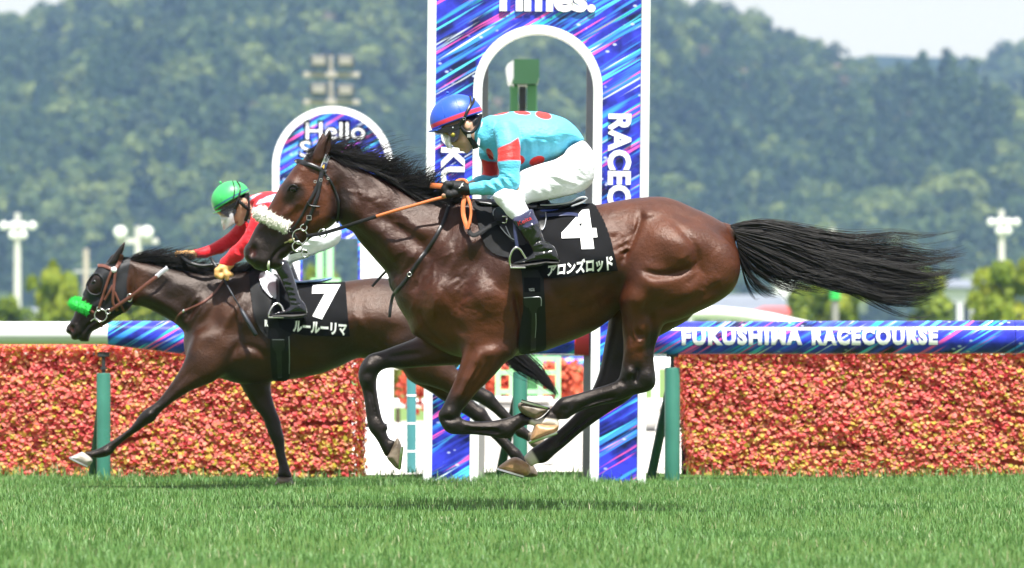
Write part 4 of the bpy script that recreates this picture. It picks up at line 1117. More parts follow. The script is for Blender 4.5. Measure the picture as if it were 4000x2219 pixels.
# ================================================================== houses far behind
M_ROOFRED = simple("red_metal_roof", (0.50, 0.075, 0.07), 0.5, 0.12, 0.6)
M_ROOFGREY = simple("grey_tile_roof", (0.16, 0.18, 0.22), 0.6, 0.15, 0.6)
M_WALLCREAM = simple("cream_wall", (0.62, 0.56, 0.46), 0.8, 0.1, 0.5)
M_WALLWHITE = simple("white_wall", (0.70, 0.71, 0.72), 0.8, 0.06, 0.5)
M_GLASSDARK = simple("dark_window_glass", (0.03, 0.04, 0.05), 0.1, 0.2, 1, 0.6)
def house(label, sx0, sx1, eave, ridge, Y, wall, roofm, nwin=3, flat=False):
    p = W3((sx0, eave), Y); q = W3((sx1, ridge), Y); d = 6.0
    R = empty("house", ((p.x + q.x) / 2, Y, 0), label, "building", "houses below the hill")
    mb = MB(); mb.box((p.x, Y, -0.1), (q.x, Y + d, p.z)); mb.build("wall", wall, R)
    if flat: mb = MB(); mb.box((p.x - 0.2, Y - 0.2, p.z + 0.01), (q.x + 0.2, Y + d + 0.2, p.z + 0.35)); mb.build("roof", roofm, R)
    else:
        o = 0.5; V = [(p.x - o, Y - o, p.z), (q.x + o, Y - o, p.z), (q.x + o, Y + d + o, p.z), (p.x - o, Y + d + o, p.z), (p.x + 0.5, Y + d / 2, q.z), (q.x - 0.5, Y + d / 2, q.z)]
        V += [(a, b, c - 0.15) for a, b, c in V[:4]]
        F = [(0, 1, 5, 4), (1, 2, 5), (2, 3, 4, 5), (3, 0, 4), (6, 7, 1, 0), (7, 8, 2, 1), (8, 9, 3, 2), (9, 6, 0, 3), (9, 8, 7, 6)]
        obj("roof", V, F, roofm, R, False)
    for i in range(nwin):
        xw = p.x + (q.x - p.x) * (i + 0.5) / nwin; w = min(0.8, (q.x - p.x) / nwin * 0.3); z0 = p.z * 0.45; z1 = p.z * 0.8
        mb = MB(); mb.box((xw - w - 0.06, Y - 0.05, z0 - 0.06), (xw + w + 0.06, Y - 0.002, z1 + 0.06)); f = mb.build("window", M_WHITETRIM, R)
        mb = MB(); mb.box((xw - w, Y - 0.07, z0), (xw + w, Y - 0.051, z1)); mb.build("pane", M_GLASSDARK, f)
    return R
house("low cream house with a bright red roof right of the horse's hindquarters", 2960, 3140, 1225, 1196, 330, M_WALLCREAM, M_ROOFRED, 3)
house("long grey-roofed house behind the red roof", 2780, 3080, 1215, 1150, 420, M_WALLWHITE, M_ROOFGREY, 5)
house("white flat-roofed block under the middle of the tail", 3030, 3130, 1085, 1060, 520, M_WALLWHITE, M_ROOFGREY, 3, True)
house("white flat-roofed block left of the right floodlight mast", 3780, 3860, 1075, 1060, 480, M_WALLWHITE, M_ROOFGREY, 2, True)
house("grey-roofed house low between the right-hand trees", 3700, 3900, 1120, 1090, 430, M_WALLWHITE, M_ROOFGREY, 4)
house("brown-walled house at the far left behind the mast", 60, 180, 1240, 1200, 360, M_DULLPOLE, M_ROOFGREY, 3)
# curved white running rail of the far turn
cr = empty("far_rail", (W3((2950, 0), 70).x, 70, 0), "curved white rail rising behind the printed rail at the horse's hindquarters", "rail")
mb = MB(); P = []
for sx, sy in ((2700, 1222), (2800, 1221), (2900, 1230), (3000, 1245), (3080, 1262), (3200, 1290), (3400, 1330)): v_ = W3((sx, sy), 66.0); P.append(tuple(v_))
mb.tube(P, 0.075, 14); smooth_angle(mb.build("rail", M_WHITEPAINT, cr), 40)
for pt in P[::2]: mb = MB(); mb.cyl((pt[0], pt[1], -0.03), (pt[0], pt[1], pt[2]), 0.03, 0.03, 10); mb.build("post", M_WHITEPAINT, cr)

# ================================================================== summer haze
hz = NT("summer_haze")
pv = hz.n("ShaderNodeVolumePrincipled"); pv.inputs["Color"].default_value = (0.34, 0.52, 1.0, 1); pv.inputs["Density"].default_value = 0.00017; pv.inputs["Anisotropy"].default_value = 0.25
pv.inputs['Absorption Color'].default_value = (1, 1, 1, 1)
hz.l(pv.outputs[0], hz.o.inputs["Volume"])
mb = MB(); mb.box((-1500, -60, -6), (1500, 2600, 190)); tag(mb.build("haze", hz.m), "thin bluish summer haze in front of the hill", "haze", kind="stuff")
# ================================================================== materials of the horses and tack
def coat(name, base, warm, dark):
    t = NT(name); co = t.co()
    n1 = t.noise(3.2, co, 4); n2 = t.noise(14, t.mapping(co, (1, 1, 1.6)), 5); n3 = t.noise(420, t.mapping(co, (1, 1, 0.35)), 3, 0.7)
    c = t.mix(t.math('ADD', t.math('MULTIPLY', t.ramp(n1, [(0.35, 0.0), (0.68, 1.0)]), 0.30), t.math('MULTIPLY', t.attr('warm'), 0.85), True), base, warm)
    c = t.mix(t.math('MULTIPLY', t.ramp(n2, [(0.35, 1.0), (0.62, 0.0)]), 0.35), c, tuple(x * 0.55 for x in base))
    c = t.mix(t.math('MULTIPLY', n3, 0.30), c, tuple(x * 0.6 for x in base))
    c = t.mix(t.attr("points"), c, dark)
    c = t.mix(t.attr("sock"), c, (0.62, 0.55, 0.47))
    c = t.mix(t.attr("pink"), c, (0.045, 0.014, 0.012))
    h = t.math('ADD', t.math('MULTIPLY', t.noise(60, co, 5, 0.65), 0.6), t.math('MULTIPLY', n3, 0.22))
    rough = t.math('ADD', t.math('MULTIPLY', n2, 0.22), 0.26)
    m = t.pbr(c, rough, t.bump(h, 0.007, 0.8), 0.43)
    t.p.inputs['Specular Tint'].default_value = (1.0, 0.86, 0.78, 1)
    t.p.inputs["Sheen Weight"].default_value = 0.0; t.p.inputs["Sheen Roughness"].default_value = 0.4
    t.p.inputs["Coat Weight"].default_value = 0.0; t.p.inputs["Coat Roughness"].default_value = 0.32
    return m
M_BAY = coat("bay_coat", (0.026, 0.0078, 0.0046), (0.098, 0.0270, 0.0092), (0.0056, 0.0047, 0.0044))
M_DBAY = coat("dark_bay_coat", (0.013, 0.0056, 0.0036), (0.056, 0.0190, 0.0070), (0.0056, 0.0047, 0.0044))
M_HAIR = NT("black_horsehair")
_hn = M_HAIR.noise(90, M_HAIR.co(), 3)
M_HAIR = M_HAIR.pbr(M_HAIR.mix(_hn, (0.0040, 0.0034, 0.0032), (0.0125, 0.0095, 0.0085)), 0.45, None, 0.32)
M_EYE = simple("eye_surface", (0.006, 0.004, 0.0035), 0.14, 0.3, 80, 0.4)
M_BLACKLEATHER = simple("black_leather", (0.0065, 0.0062, 0.0068), 0.34, 0.25, 60, 0.55, bump=0.0006, bscale=500)
M_BROWNLEATHER = simple("brown_leather", (0.12, 0.040, 0.026), 0.38, 0.25, 60, 0.5, bump=0.0006, bscale=500)
M_STEEL = simple("polished_steel", (0.62, 0.61, 0.58), 0.22, 0.1, 40, 0.5, 1.0)
M_BRASS = simple("dull_brass", (0.50, 0.43, 0.22), 0.32, 0.15, 60, 0.5, 1.0)
M_CLOTH = simple("black_woven_cloth", (0.0062, 0.0062, 0.0070), 0.85, 0.18, 25, 0.15, bump=0.0012, bscale=700)
M_PAD = simple("black_foam_pad", (0.0050, 0.0050, 0.0056), 0.72, 0.2, 40, 0.3, bump=0.001, bscale=420)
M_GIRTH = simple("black_elastic_girth", (0.0042, 0.0042, 0.0046), 0.6, 0.2, 60, 0.35, bump=0.001, bscale=600)
M_WHITE = simple("white_print", (0.86, 0.86, 0.85), 0.6, 0.03, 30)
M_FLEECE = simple("white_fleece", (0.80, 0.78, 0.71), 0.95, 0.10, 90, 0.1, bump=0.004, bscale=160)
M_GFLEECE = simple("green_fleece", (0.055, 0.60, 0.10), 0.95, 0.14, 90, 0.1, bump=0.004, bscale=160)
M_RUBBER = simple("orange_rubber_rein", (0.60, 0.155, 0.045), 0.55, 0.12, 50, 0.4, bump=0.002, bscale=380)
M_WEB = simple("black_web_rein", (0.007, 0.007, 0.0075), 0.65, 0.2, 80, 0.3, bump=0.0015, bscale=500)
M_NAVY = simple("navy_leather", (0.022, 0.028, 0.075), 0.36, 0.25, 60, 0.5)
M_FOAM = simple("mouth_foam", (0.62, 0.64, 0.48), 0.35, 0.2, 90)
M_REDTHREAD = simple("red_thread", (0.50, 0.02, 0.025), 0.7, 0.15, 60)
M_HOOD = simple("black_stretch_hood", (0.0062, 0.0066, 0.0085), 0.55, 0.2, 40, 0.4, bump=0.0008, bscale=600)
M_BLUELEATHER = simple("blue_saddle_leather", (0.035, 0.075, 0.36), 0.4, 0.15, 40)
M_PALEBLUE = simple("pale_blue_saddle_leather", (0.20, 0.34, 0.62), 0.38, 0.12, 40)
M_SILVERVINYL = simple("silver_vinyl", (0.46, 0.47, 0.50), 0.32, 0.15, 12, 0.5, 0.55)
def hoofmat(name, a, b):
    t = NT(name); co = t.co("Object")
    n = t.noise(70, t.mapping(co, (1, 1, 1)), 4); w = t.noise(18, co, 4)
    c = t.mix(t.ramp(w, [(0.38, 0.0), (0.62, 1.0)]), a, b)
    return t.pbr(t.mix(t.math('MULTIPLY', n, 0.4), c, tuple(x * 0.5 for x in a)), 0.42, t.bump(n, 0.002), 0.45)
M_HOOF_PALE = hoofmat("pale_hoof_horn", (0.52, 0.30, 0.15), (0.34, 0.18, 0.085))
M_HOOF_DARK = hoofmat("dark_hoof_horn", (0.10, 0.075, 0.055), (0.22, 0.17, 0.12))
M_HOOF_GREY = hoofmat("grey_hoof_horn", (0.34, 0.30, 0.25), (0.46, 0.42, 0.37))

def set_attrs(o, V, T, specs):
    """specs: name -> list of (kind, data...) in photo px, evaluated on vertices (x,z)"""
    X, Z = V[:, 0], V[:, 2]
    for name, fn in specs.items():
        attr_f(o, name, np.clip(fn(X, V[:, 1], Z), 0, 1))
def creases(seed, regions):
    """fine skin creases and veins: (polyline centre region, direction deg, count, length px)"""
    r = np.random.default_rng(seed); L = []
    for (P, ang, n, ln, amp) in regions:
        C = catmull(P, 8, False)
        for _ in range(n):
            c = C[r.integers(0, len(C))] + r.normal(0, 26, 2); a = math.radians(ang + r.normal(0, 22)); d = np.array([math.cos(a), -math.sin(a)]) * ln * r.uniform(.4, 1.0) / 2; e = np.array([-d[1], d[0]]) * r.normal(0, .25)
            L.append(('l', np.array([c - d, c + e, c + d]), r.uniform(5.5, 9), amp * r.choice((-1, 1)) * r.uniform(.6, 1.2)))
    return L
def hoof(parent, P, T, y0, W, mat, shoe=None, shoe_y=None):
    """hoof wall from its outline, with a steel shoe along two photo points"""
    Q = T.pp(catmull(P, 5)); lo = Q.min(0) - 0.02; hi = Q.max(0) + 0.02
    v = Vol(lo[0], hi[0], -W - 0.02, W + 0.02, lo[1], hi[1], 0.0035)
    v.slab(Q, W, 0, 0.001, 0.55); V, F = v.mesh(1); V[:, 1] += T.Y + y0
    o = obj("hoof", V, F, mat, parent)
    if shoe is not None:
        a, b = T.p(shoe[0]), T.p(shoe[1]); d = (b - a); L = np.linalg.norm(d); d /= L
        mb = MB(); pts = []
        for s in (-1, 1):
            pass
        # horseshoe: U-shaped bar seen edge-on, toe at shoe[0]
        n = 14; arc = []
        for i in range(n + 1):
            t = math.pi * (0.5 + i / n)          # half circle for the toe
            arc.append((-math.cos(t) * 0, 0))
        ts = np.linspace(-1, 1, 19); P3 = []
        for t in ts:
            q = abs(t); along = L * (q ** 2.2); side = W * 0.92 * math.copysign(math.sin(min(q * 1.7, math.pi / 2)), t)
            P3.append((a[0] + d[0] * along, T.Y + y0 + side, a[1] + d[1] * along))
        mb.tube(P3, 0.0085, 6); smooth_angle(mb.build("horseshoe", M_STEEL, o, True), 50)
    return o

# ================================================================== the leading horse (number 4)
TH = T2(25.0)
def build_horse4():
    T = TH; k = T.k
    R = empty("racehorse", (*[float(a) for a in (0.05, 25.0)], 0.0), "dark bay racehorse with white fleece noseband galloping under cloth number 4", "horse")
    v = Vol(T.p((930, 0))[0], T.p((2930, 0))[0], -0.37, 0.37, T.p((0, 1890))[1], T.p((0, 495))[1], 0.0063)
    cm = lambda P, n=5: T.pp(catmull(P, n))
    # --- trunk and neck
    trunk = np.vstack([VA([(775, 258), (850, 280), (950, 322), (1050, 368), (1150, 412), (1250, 466), (1340, 520), (1430, 570), (1520, 602), (1620, 606), (1720, 596)]),
        VS([(1800, 776), (1870, 778), (1960, 792), (2080, 810), (2200, 812), (2290, 804)]),
        VC([(690, 116), (800, 95), (950, 70), (1100, 57), (1200, 62), (1300, 92), (1400, 138), (1500, 180), (1600, 232), (1690, 296), (1738, 400), (1772, 500), (1784, 600), (1768, 700), (1718, 790), (1640, 858), (1560, 906), (1470, 950), (1330, 1000), (1150, 1010), (980, 960), (860, 930)]),
        VB([(2000, 945), (1955, 985), (1850, 1058), (1700, 1130), (1550, 1188), (1450, 1222), (1330, 1244), (1210, 1262), (1050, 1275), (900, 1280), (780, 1266), (680, 1232), (580, 1182), (500, 1132), (430, 1096), (400, 1040), (378, 980), (338, 918), (300, 850), (268, 762), (245, 700), (232, 640)]),
        VA([(1212, 1162), (1150, 1090), (1080, 1010), (1010, 930), (955, 852), (905, 826), (850, 770), (800, 600), (790, 400)])])
    A, B, C = lambda *p: tuple(VA([p])[0]), lambda *p: tuple(VB([p])[0]), lambda *p: tuple(VC([p])[0])
    Wc = T.ctrl([(*A(790, 330), .062), (*A(860, 620), .072), (*A(950, 420), .062), (*A(1100, 480), .060), (*A(1050, 650), .088), (*A(950, 780), .066), (*A(1300, 620), .078), (*A(1250, 850), .100), (*A(1100, 950), .07),
        (*A(1500, 680), .082), (*A(1500, 900), .135), (*A(1700, 650), .075), (*B(450, 500), .150), (*B(300, 500), .10), (*B(700, 450), .185), (*B(420, 850), .175), (*B(650, 800), .225), (*B(600, 1080), .17),
        (*B(900, 400), .205), (*B(850, 100), .105), (*B(1000, 800), .262), (*B(1000, 1150), .20), (*B(1200, 600), .268), (*B(1300, 1100), .225), (*B(1400, 800), .285), (*B(1400, 300), .250), (*B(1500, 100), .20),
        (*B(1650, 700), .290), (*B(1700, 1000), .235), (*B(1800, 500), .285), (*B(1900, 800), .262), (*B(1950, 250), .245), (*C(720, 200), .235), (*C(900, 300), .240), (*C(1060, 200), .256), (*C(1000, 450), .252), (*C(1200, 250), .252),
        (*C(1300, 500), .285), (*C(1100, 700), .275), (*C(1500, 350), .245), (*C(1600, 600), .235), (*C(1680, 330), .12), (*C(1500, 800), .21), (*C(1200, 900), .18), (*C(1250, 120), .18)])
    rel = relief_fn([
        # neck
        ('l', VA([(905, 800), (1010, 880), (1150, 1010), (1280, 1150), (1340, 1300)]), 18, -.014),
        ('l', VA([(870, 560), (960, 700), (1080, 810), (1250, 960), (1400, 1130)]), 42, .016),
        ('l', VA([(1180, 740), (1330, 830), (1480, 940), (1560, 1080)]), 24, -.012),
        ('l', VA([(1000, 430), (1150, 520), (1330, 620), (1500, 700)]), 30, -.006),
        ('b', VA([(1050, 520)])[0], 110, 50, -28, .008), ('b', VA([(1450, 760)])[0], 110, 55, -30, .010),
        # shoulder
        ('l', VB([(760, 180), (640, 400), (520, 620), (430, 800)]), 26, -.012),
        ('l', VB([(900, 330), (790, 480), (680, 660), (600, 850), (540, 960)]), 30, .012),
        ('l', VB([(980, 480), (880, 640), (800, 800), (770, 960)]), 24, -.008),
        ('b', VB([(1010, 840)])[0], 95, 130, 20, .020), ('l', VB([(1225, 760), (1248, 900), (1255, 1020), (1230, 1120)]), 14, -.020),
        ('b', VB([(560, 960)])[0], 60, 80, 10, .014), ('l', VB([(475, 900), (520, 1010), (600, 1110), (720, 1200)]), 15, -.020),
        ('l', VB([(760, 1000), (850, 1090), (960, 1110), (1090, 1140), (1190, 1130)]), 17, -.016), ('b', VB([(430, 950)])[0], 35, 60, 10, .010),
        ('l', VB([(640, 700), (720, 820), (800, 900)]), 14, -.004), ('l', VB([(980, 560), (1040, 690), (1150, 780)]), 16, -.005),
        ('l', VB([(1015, 700), (1060, 740), (1110, 770)]), 4, .003), ('l', VB([(760, 850), (820, 900), (900, 920), (960, 960)]), 4, .003),
        # ribs and belly
        *[('l', VB([(1500 + 85 * i, 700), (1560 + 85 * i, 860), (1580 + 80 * i, 1020)]), 12, -.0035) for i in range(5)],
        ('l', VB([(1460, 960), (1650, 930), (1850, 850), (1990, 740)]), 20, -.008),
        ('l', VB([(1480, 1080), (1700, 1020), (1880, 930)]), 16, .004),
        # hip and croup
        ('b', VC([(1060, 185)])[0], 40, 20, 5, .018), ('l', VC([(990, 160), (1000, 230), (960, 340), (900, 470), (850, 590)]), 14, -.020),
        ('l', VC([(960, 250), (930, 380), (870, 500)]), 8, .008),
        ('b', VC([(840, 350)])[0], 55, 90, -15, -.014),
        *[('l', VC([(800 + 8 * i, 420 + 24 * i), (850 + 6 * i, 400 + 26 * i), (900, 370 + 28 * i)]), 5, (.0035 if i % 2 else -.003)) for i in range(6)],
        ('l', VC([(1180, 205), (1260, 270), (1350, 370), (1415, 470), (1432, 580), (1390, 630)]), 15, -.012),
        ('b', VC([(1200, 430)])[0], 110, 130, 30, .012), ('b', VC([(1560, 470)])[0], 75, 120, 10, .010),
        ('l', VC([(1440, 560), (1500, 540), (1560, 450)]), 14, -.006),
        *creases(4, [(VA([(950, 480), (1150, 640), (1400, 800)]), -35, 26, 60, .0028), (VB([(300, 400), (500, 620), (450, 850)]), 55, 24, 80, .0034), (VB([(700, 400), (800, 700), (900, 950)]), 50, 26, 80, .0032), (VB([(1000, 700), (1100, 1000)]), 30, 14, 60, .0026), (VB([(1600, 800), (1900, 800)]), 20, 14, 90, .0026), (VC([(760, 250), (850, 420)]), 35, 12, 50, .0034)]),
    ], T)
    v.slab(cm(trunk), Wc, 0, 0.02, 1.15, lambda X, Z: 1.2 * rel(X, Z))
    # --- near hind limb
    nh = np.vstack([VC([(905, 470), (862, 580), (850, 660), (856, 730), (848, 800), (836, 870), (840, 935), (854, 1000), (858, 1100), (866, 1200), (864, 1300), (852, 1380)]),
        VD([(2148, 330), (2122, 405), (2050, 440), (1950, 472), (1850, 502), (1750, 530), (1690, 543), (1652, 570), (1622, 608), (1582, 650), (1546, 690), (1512, 728), (1500, 760), (1650, 780), (1664, 745), (1660, 716), (1700, 714), (1738, 708), (1768, 685), (1850, 642), (1950, 612), (2050, 590), (2150, 566), (2250, 524), (2345, 502), (2396, 472), (2416, 430), (2415, 370), (2405, 300), (2402, 210), (2416, 130), (2440, 66)]),
        VC([(1185, 1055), (1300, 1022), (1470, 948), (1560, 903), (1640, 856), (1716, 790), (1760, 700), (1774, 600), (1740, 480), (1640, 380), (1450, 280), (1200, 220), (1020, 280)])])
    D = lambda *p: tuple(VD([p])[0])
    Wn = T.ctrl([(*C(1000, 400), .12), (*C(1300, 500), .15), (*C(1600, 600), .12), (*C(1100, 700), .145), (*C(950, 850), .115), (*C(1400, 800), .12), (*C(1000, 1050), .082), (*C(1150, 1030), .06), (*C(980, 1200), .064), (*C(1080, 1250), .030),
        (*D(2260, 250), .050), (*D(2380, 250), .026), (*D(2200, 370), .050), (*D(2360, 420), .036), (*D(2120, 480), .042), (*D(1900, 560), .029), (*D(1720, 620), .034), (*D(1600, 690), .028), (*D(1560, 750), .034)])
    Yn = T.ctrl([(*C(1200, 500), -.145), (*C(1600, 600), -.12), (*C(980, 850), -.165), (*C(980, 1200), -.15), (*D(2250, 400), -.13), (*D(1900, 560), -.12), (*D(1600, 720), -.115)])
    reln = relief_fn([
        ('l', VC([(1000, 640), (1130, 678), (1290, 655), (1390, 600)]), 15, -.014), ('l', VC([(1180, 205), (1260, 270), (1350, 370), (1415, 470), (1432, 580), (1390, 630)]), 15, -.012),
        ('b', VC([(1180, 430)])[0], 105, 120, 30, .014), ('b', VC([(1000, 790)])[0], 70, 60, 0, .010), ('b', VC([(1300, 780)])[0], 120, 60, 15, .012),
        ('l', VC([(1120, 930), (1300, 905), (1480, 830), (1620, 740)]), 20, -.010), ('l', VC([(1440, 600), (1490, 700), (1470, 800)]), 18, -.007),
        ('b', VC([(880, 860)])[0], 28, 40, 0, .012), ('l', VC([(925, 960), (940, 1030), (930, 1080), (950, 1150), (985, 1195)]), 5, .006), ('l', VC([(985, 1195), (1010, 1180)]), 4, .004),
        ('l', VC([(1060, 960), (1090, 1060), (1085, 1180), (1070, 1300)]), 13, -.011), ('l', VC([(870, 1010), (900, 1150), (905, 1300)]), 15, .005),
        ('b', VD([(2210, 345)])[0], 22, 18, 0, .010), ('l', VD([(2265, 310), (2272, 360), (2250, 430)]), 8, -.010), ('b', VD([(2350, 390)])[0], 28, 26, 0, .008), ('b', VD([(2165, 425)])[0], 12, 12, 0, -.008),
        ('l', VD([(2120, 470), (1950, 530), (1780, 590)]), 9, .004), ('l', VD([(2120, 530), (1950, 575), (1790, 640)]), 6, -.008), ('l', VD([(2100, 560), (1950, 595), (1800, 655)]), 6, .005),
        *creases(5, [(VC([(950, 900), (1000, 1150)]), -75, 14, 60, .0026), (VC([(1200, 450), (1500, 600), (1300, 850)]), 60, 12, 70, .0018)]), ('b', VD([(1700, 590)])[0], 22, 18, 20, .006), ('l', VD([(1600, 640), (1640, 680), (1700, 690)]), 8, -.005)], T)
    v.slab(cm(nh), Wn, Yn, 0.022, 1.0, lambda X, Z: 1.45 * reln(X, Z), rmax=0.13)
    # --- far hind limb
    fh = np.vstack([VC([(800, 900), (764, 990), (748, 1100), (722, 1240), (692, 1400)]), VD([(1950, 440), (1895, 545), (1815, 655), (1740, 735), (1650, 815), (1545, 890), (1474, 935), (1428, 975), (1395, 1020), (1445, 1085), (1490, 1068), (1542, 1062), (1582, 1044), (1640, 990), (1720, 925), (1820, 838), (1920, 762), (2020, 692), (2100, 640), (2190, 585), (2265, 515), (2290, 440), (2290, 320), (2310, 200), (2400, 100), (2560, 10), (2700, -80), (2760, -220), (2500, -330), (2250, -300)])])
    Wf = T.ctrl([(*C(1000, 850), .115), (*C(1350, 900), .11), (*C(900, 1200), .062), (*D(2120, 420), .048), (*D(2000, 620), .032), (*D(1750, 830), .029), (*D(1560, 980), .035), (*D(1440, 1030), .029)])
    Yf = T.ctrl([(*C(1200, 800), .14), (*C(900, 1200), .13), (*D(2000, 600), .11), (*D(1500, 1000), .10)])
    relf = relief_fn([('l', VD([(1960, 660), (1800, 790), (1640, 930)]), 6, -.007), ('l', VD([(1940, 690), (1780, 830), (1650, 950)]), 6, .005), ('b', VD([(1570, 960)])[0], 20, 16, 30, .006)], T)
    v.slab(cm(fh), Wf, Yf, 0.022, 1.0, lambda X, Z: 1.8 * relf(X, Z), rmax=0.12)
    # --- near fore limb
    nf = VD([(960, -120), (925, 40), (928, 150), (903, 265), (862, 392), (813, 505), (765, 605), (732, 658), (728, 700), (748, 750), (775, 795), (825, 826), (900, 831), (1000, 832), (1100, 842), (1190, 857), (1265, 864), (1305, 846), (1335, 806), (1400, 760), (1455, 726), (1420, 690), (1372, 660), (1340, 674), (1290, 694), (1200, 716), (1100, 730), (1000, 728), (935, 718), (902, 695), (908, 655), (945, 605), (985, 555), (1045, 485), (1110, 425), (1185, 345), (1255, 265), (1320, 212), (1340, 60), (1300, -100), (1130, -170)])
    Wnf = T.ctrl([(*D(1120, -100), .062), (*D(1120, 60), .074), (*D(1060, 220), .072), (*D(980, 350), .058), (*D(900, 500), .046), (*D(830, 650), .043), (*D(820, 760), .040), (*D(950, 780), .028), (*D(1100, 785), .026), (*D(1250, 790), .034), (*D(1380, 720), .028)])
    Ynf = T.ctrl([(*D(1120, -100), -.165), (*D(1120, 100), -.160), (*D(1000, 300), -.165), (*D(830, 680), -.14), (*D(1250, 790), -.12), (*D(1400, 700), -.12)])
    relnf = relief_fn([('l', VD([(1010, 130), (960, 260), (900, 400), (845, 530)]), 12, -.007), ('l', VD([(1060, 180), (1000, 320), (930, 460), (880, 560)]), 13, .008), ('l', VD([(1130, 260), (1060, 380), (980, 500)]), 10, -.006),
        ('b', VD([(1120, 190)])[0], 30, 22, 20, .010), ('b', VD([(1180, 240)])[0], 60, 40, 40, .008), ('l', VD([(1040, 280), (960, 420), (890, 560)]), 4, .004), ('l', VD([(1090, 330), (1160, 360)]), 3, .003),
        ('b', VD([(800, 660)])[0], 20, 20, 0, .006), ('b', VD([(800, 760)])[0], 18, 22, 0, .005), ('l', VD([(760, 700), (830, 715), (890, 690)]), 9, -.006),
        ('l', VD([(930, 760), (1080, 775), (1200, 770)]), 8, .005), ('l', VD([(930, 800), (1080, 800), (1220, 815)]), 7, -.008), ('b', VD([(1260, 790)])[0], 22, 24, 0, .006)], T)
    v.slab(cm(nf), Wnf, Ynf, 0.075, 1.0, lambda X, Z: 1.6 * relnf(X, Z), rmax=0.11)
    # --- far fore limb
    ff = VD([(600, 20), (540, 78), (480, 105), (380, 142), (280, 180), (190, 206), (146, 240), (112, 290), (93, 350), (96, 410), (120, 480), (140, 570), (154, 680), (165, 760), (186, 812), (216, 850), (250, 900), (280, 960), (312, 1012), (360, 990), (385, 900), (345, 876), (328, 855), (313, 812), (326, 792), (316, 768), (290, 735), (274, 690), (259, 620), (245, 540), (236, 470), (236, 412), (250, 362), (282, 332), (340, 316), (450, 318), (600, 306), (760, 296), (870, 291), (960, 260), (900, 60), (740, 0)])
    Wff = T.ctrl([(*D(800, 180), .085), (*D(600, 200), .066), (*D(400, 240), .050), (*D(220, 270), .043), (*D(160, 370), .042), (*D(185, 520), .029), (*D(220, 680), .027), (*D(245, 790), .034), (*D(320, 930), .030)])
    Yff = T.ctrl([(*D(800, 180), .145), (*D(400, 240), .15), (*D(160, 370), .14), (*D(240, 800), .13)])
    relff = relief_fn([('b', VD([(170, 300)])[0], 24, 22, 0, .006), ('l', VD([(190, 470), (215, 600), (240, 720)]), 7, -.006), ('l', VD([(215, 450), (240, 600), (265, 720)]), 6, .005), ('l', VD([(600, 200), (450, 215), (320, 235)]), 12, -.006), ('b', VD([(165, 410)])[0], 18, 20, 0, .004)], T)
    v.slab(cm(ff), Wff, Yff, 0.045, 1.0, lambda X, Z: 1.7 * relff(X, Z), rmax=0.11)
    # --- head
    hd = VA([(800, 262), (740, 250), (650, 232), (600, 258), (558, 292), (510, 332), (470, 385), (430, 440), (395, 490), (358, 550), (325, 610), (298, 660), (266, 710), (232, 765), (198, 815), (165, 880), (138, 935), (112, 970), (103, 1010), (110, 1050), (132, 1085), (165, 1112), (190, 1138), (232, 1153), (285, 1158), (318, 1140), (345, 1146), (388, 1134), (408, 1108), (406, 1066), (432, 1052), (462, 1020), (520, 985), (575, 945), (625, 905), (700, 858), (790, 806), (835, 752), (852, 680), (850, 600), (850, 520), (900, 420), (860, 310)])
    Wh = T.ctrl([(*A(790, 330), .062), (*A(650, 300), .080), (*A(560, 380), .085), (*A(480, 500), .096), (*A(400, 520), .080), (*A(560, 560), .088), (*A(700, 560), .078), (*A(730, 720), .074), (*A(600, 750), .066), (*A(440, 650), .064), (*A(350, 680), .054), (*A(320, 800), .050), (*A(430, 850), .050), (*A(560, 880), .052),
        (*A(230, 880), .048), (*A(170, 1000), .060), (*A(250, 1060), .056), (*A(330, 1000), .052), (*A(350, 1110), .042), (*A(450, 980), .044)])
    relh = relief_fn([('b', VA([(480, 470)])[0], 34, 17, -20, .010), ('b', VA([(495, 545)])[0], 42, 34, 0, -.004), ('b', VA([(700, 690)])[0], 88, 78, 40, .014), ('l', VA([(560, 620), (480, 680), (400, 740), (330, 800)]), 13, .009),
        ('l', VA([(540, 640), (500, 760), (520, 880)]), 22, -.007), ('b', VA([(590, 400)])[0], 36, 26, 20, -.006), ('b', VA([(175, 1010)])[0], 26, 38, -15, .014), ('b', VA([(178, 1005)])[0], 17, 27, -15, -.038),
        ('l', VA([(440, 960), (390, 990), (345, 1040), (322, 1090), (318, 1140)]), 6, -.012), ('b', VA([(250, 1090)])[0], 40, 28, 0, .006), ('b', VA([(370, 1095)])[0], 26, 22, 0, .005),
        ('l', VA([(690, 470), (760, 540), (810, 620)]), 6, .004), ('l', VA([(240, 830), (300, 880), (380, 900)]), 16, -.004), ('l', VA([(330, 730), (360, 800), (300, 900)]), 4, .002), ('b', VA([(640, 330)])[0], 30, 30, 0, -.004)], T)
    v.slab(cm(hd), Wh, 0, 0.020, 0.85, relh)
    # --- ears
    ear = VA([(640, 300), (655, 225), (700, 150), (745, 105), (775, 60), (794, 92), (792, 165), (780, 240), (735, 300), (690, 320)])
    v.slab(cm(ear), .024, -.058, 0.012, 0.8)
    v.slab(cm(VA([(735, 270), (745, 190), (775, 100), (790, 120), (782, 200), (765, 260)])), .020, -.082, 0.006, 0.8, None, True)
    ear2 = VA([(650, 250), (665, 175), (702, 100), (715, 78), (738, 96), (742, 135), (730, 210), (700, 270)])
    v.slab(cm(ear2), .024, .055, 0.012, 0.8)
    # dock of the tail
    tl = VC([(1660, 270), (1760, 290), (1900, 320), (2040, 380), (2030, 430), (1900, 420), (1780, 400), (1690, 360)])
    v.slab(cm(tl), .032, 0, 0.02, 1.0)
    near = v.nearmap()
    V, F = v.mesh(1)
    Vw = V.copy(); Vw[:, 1] += T.Y
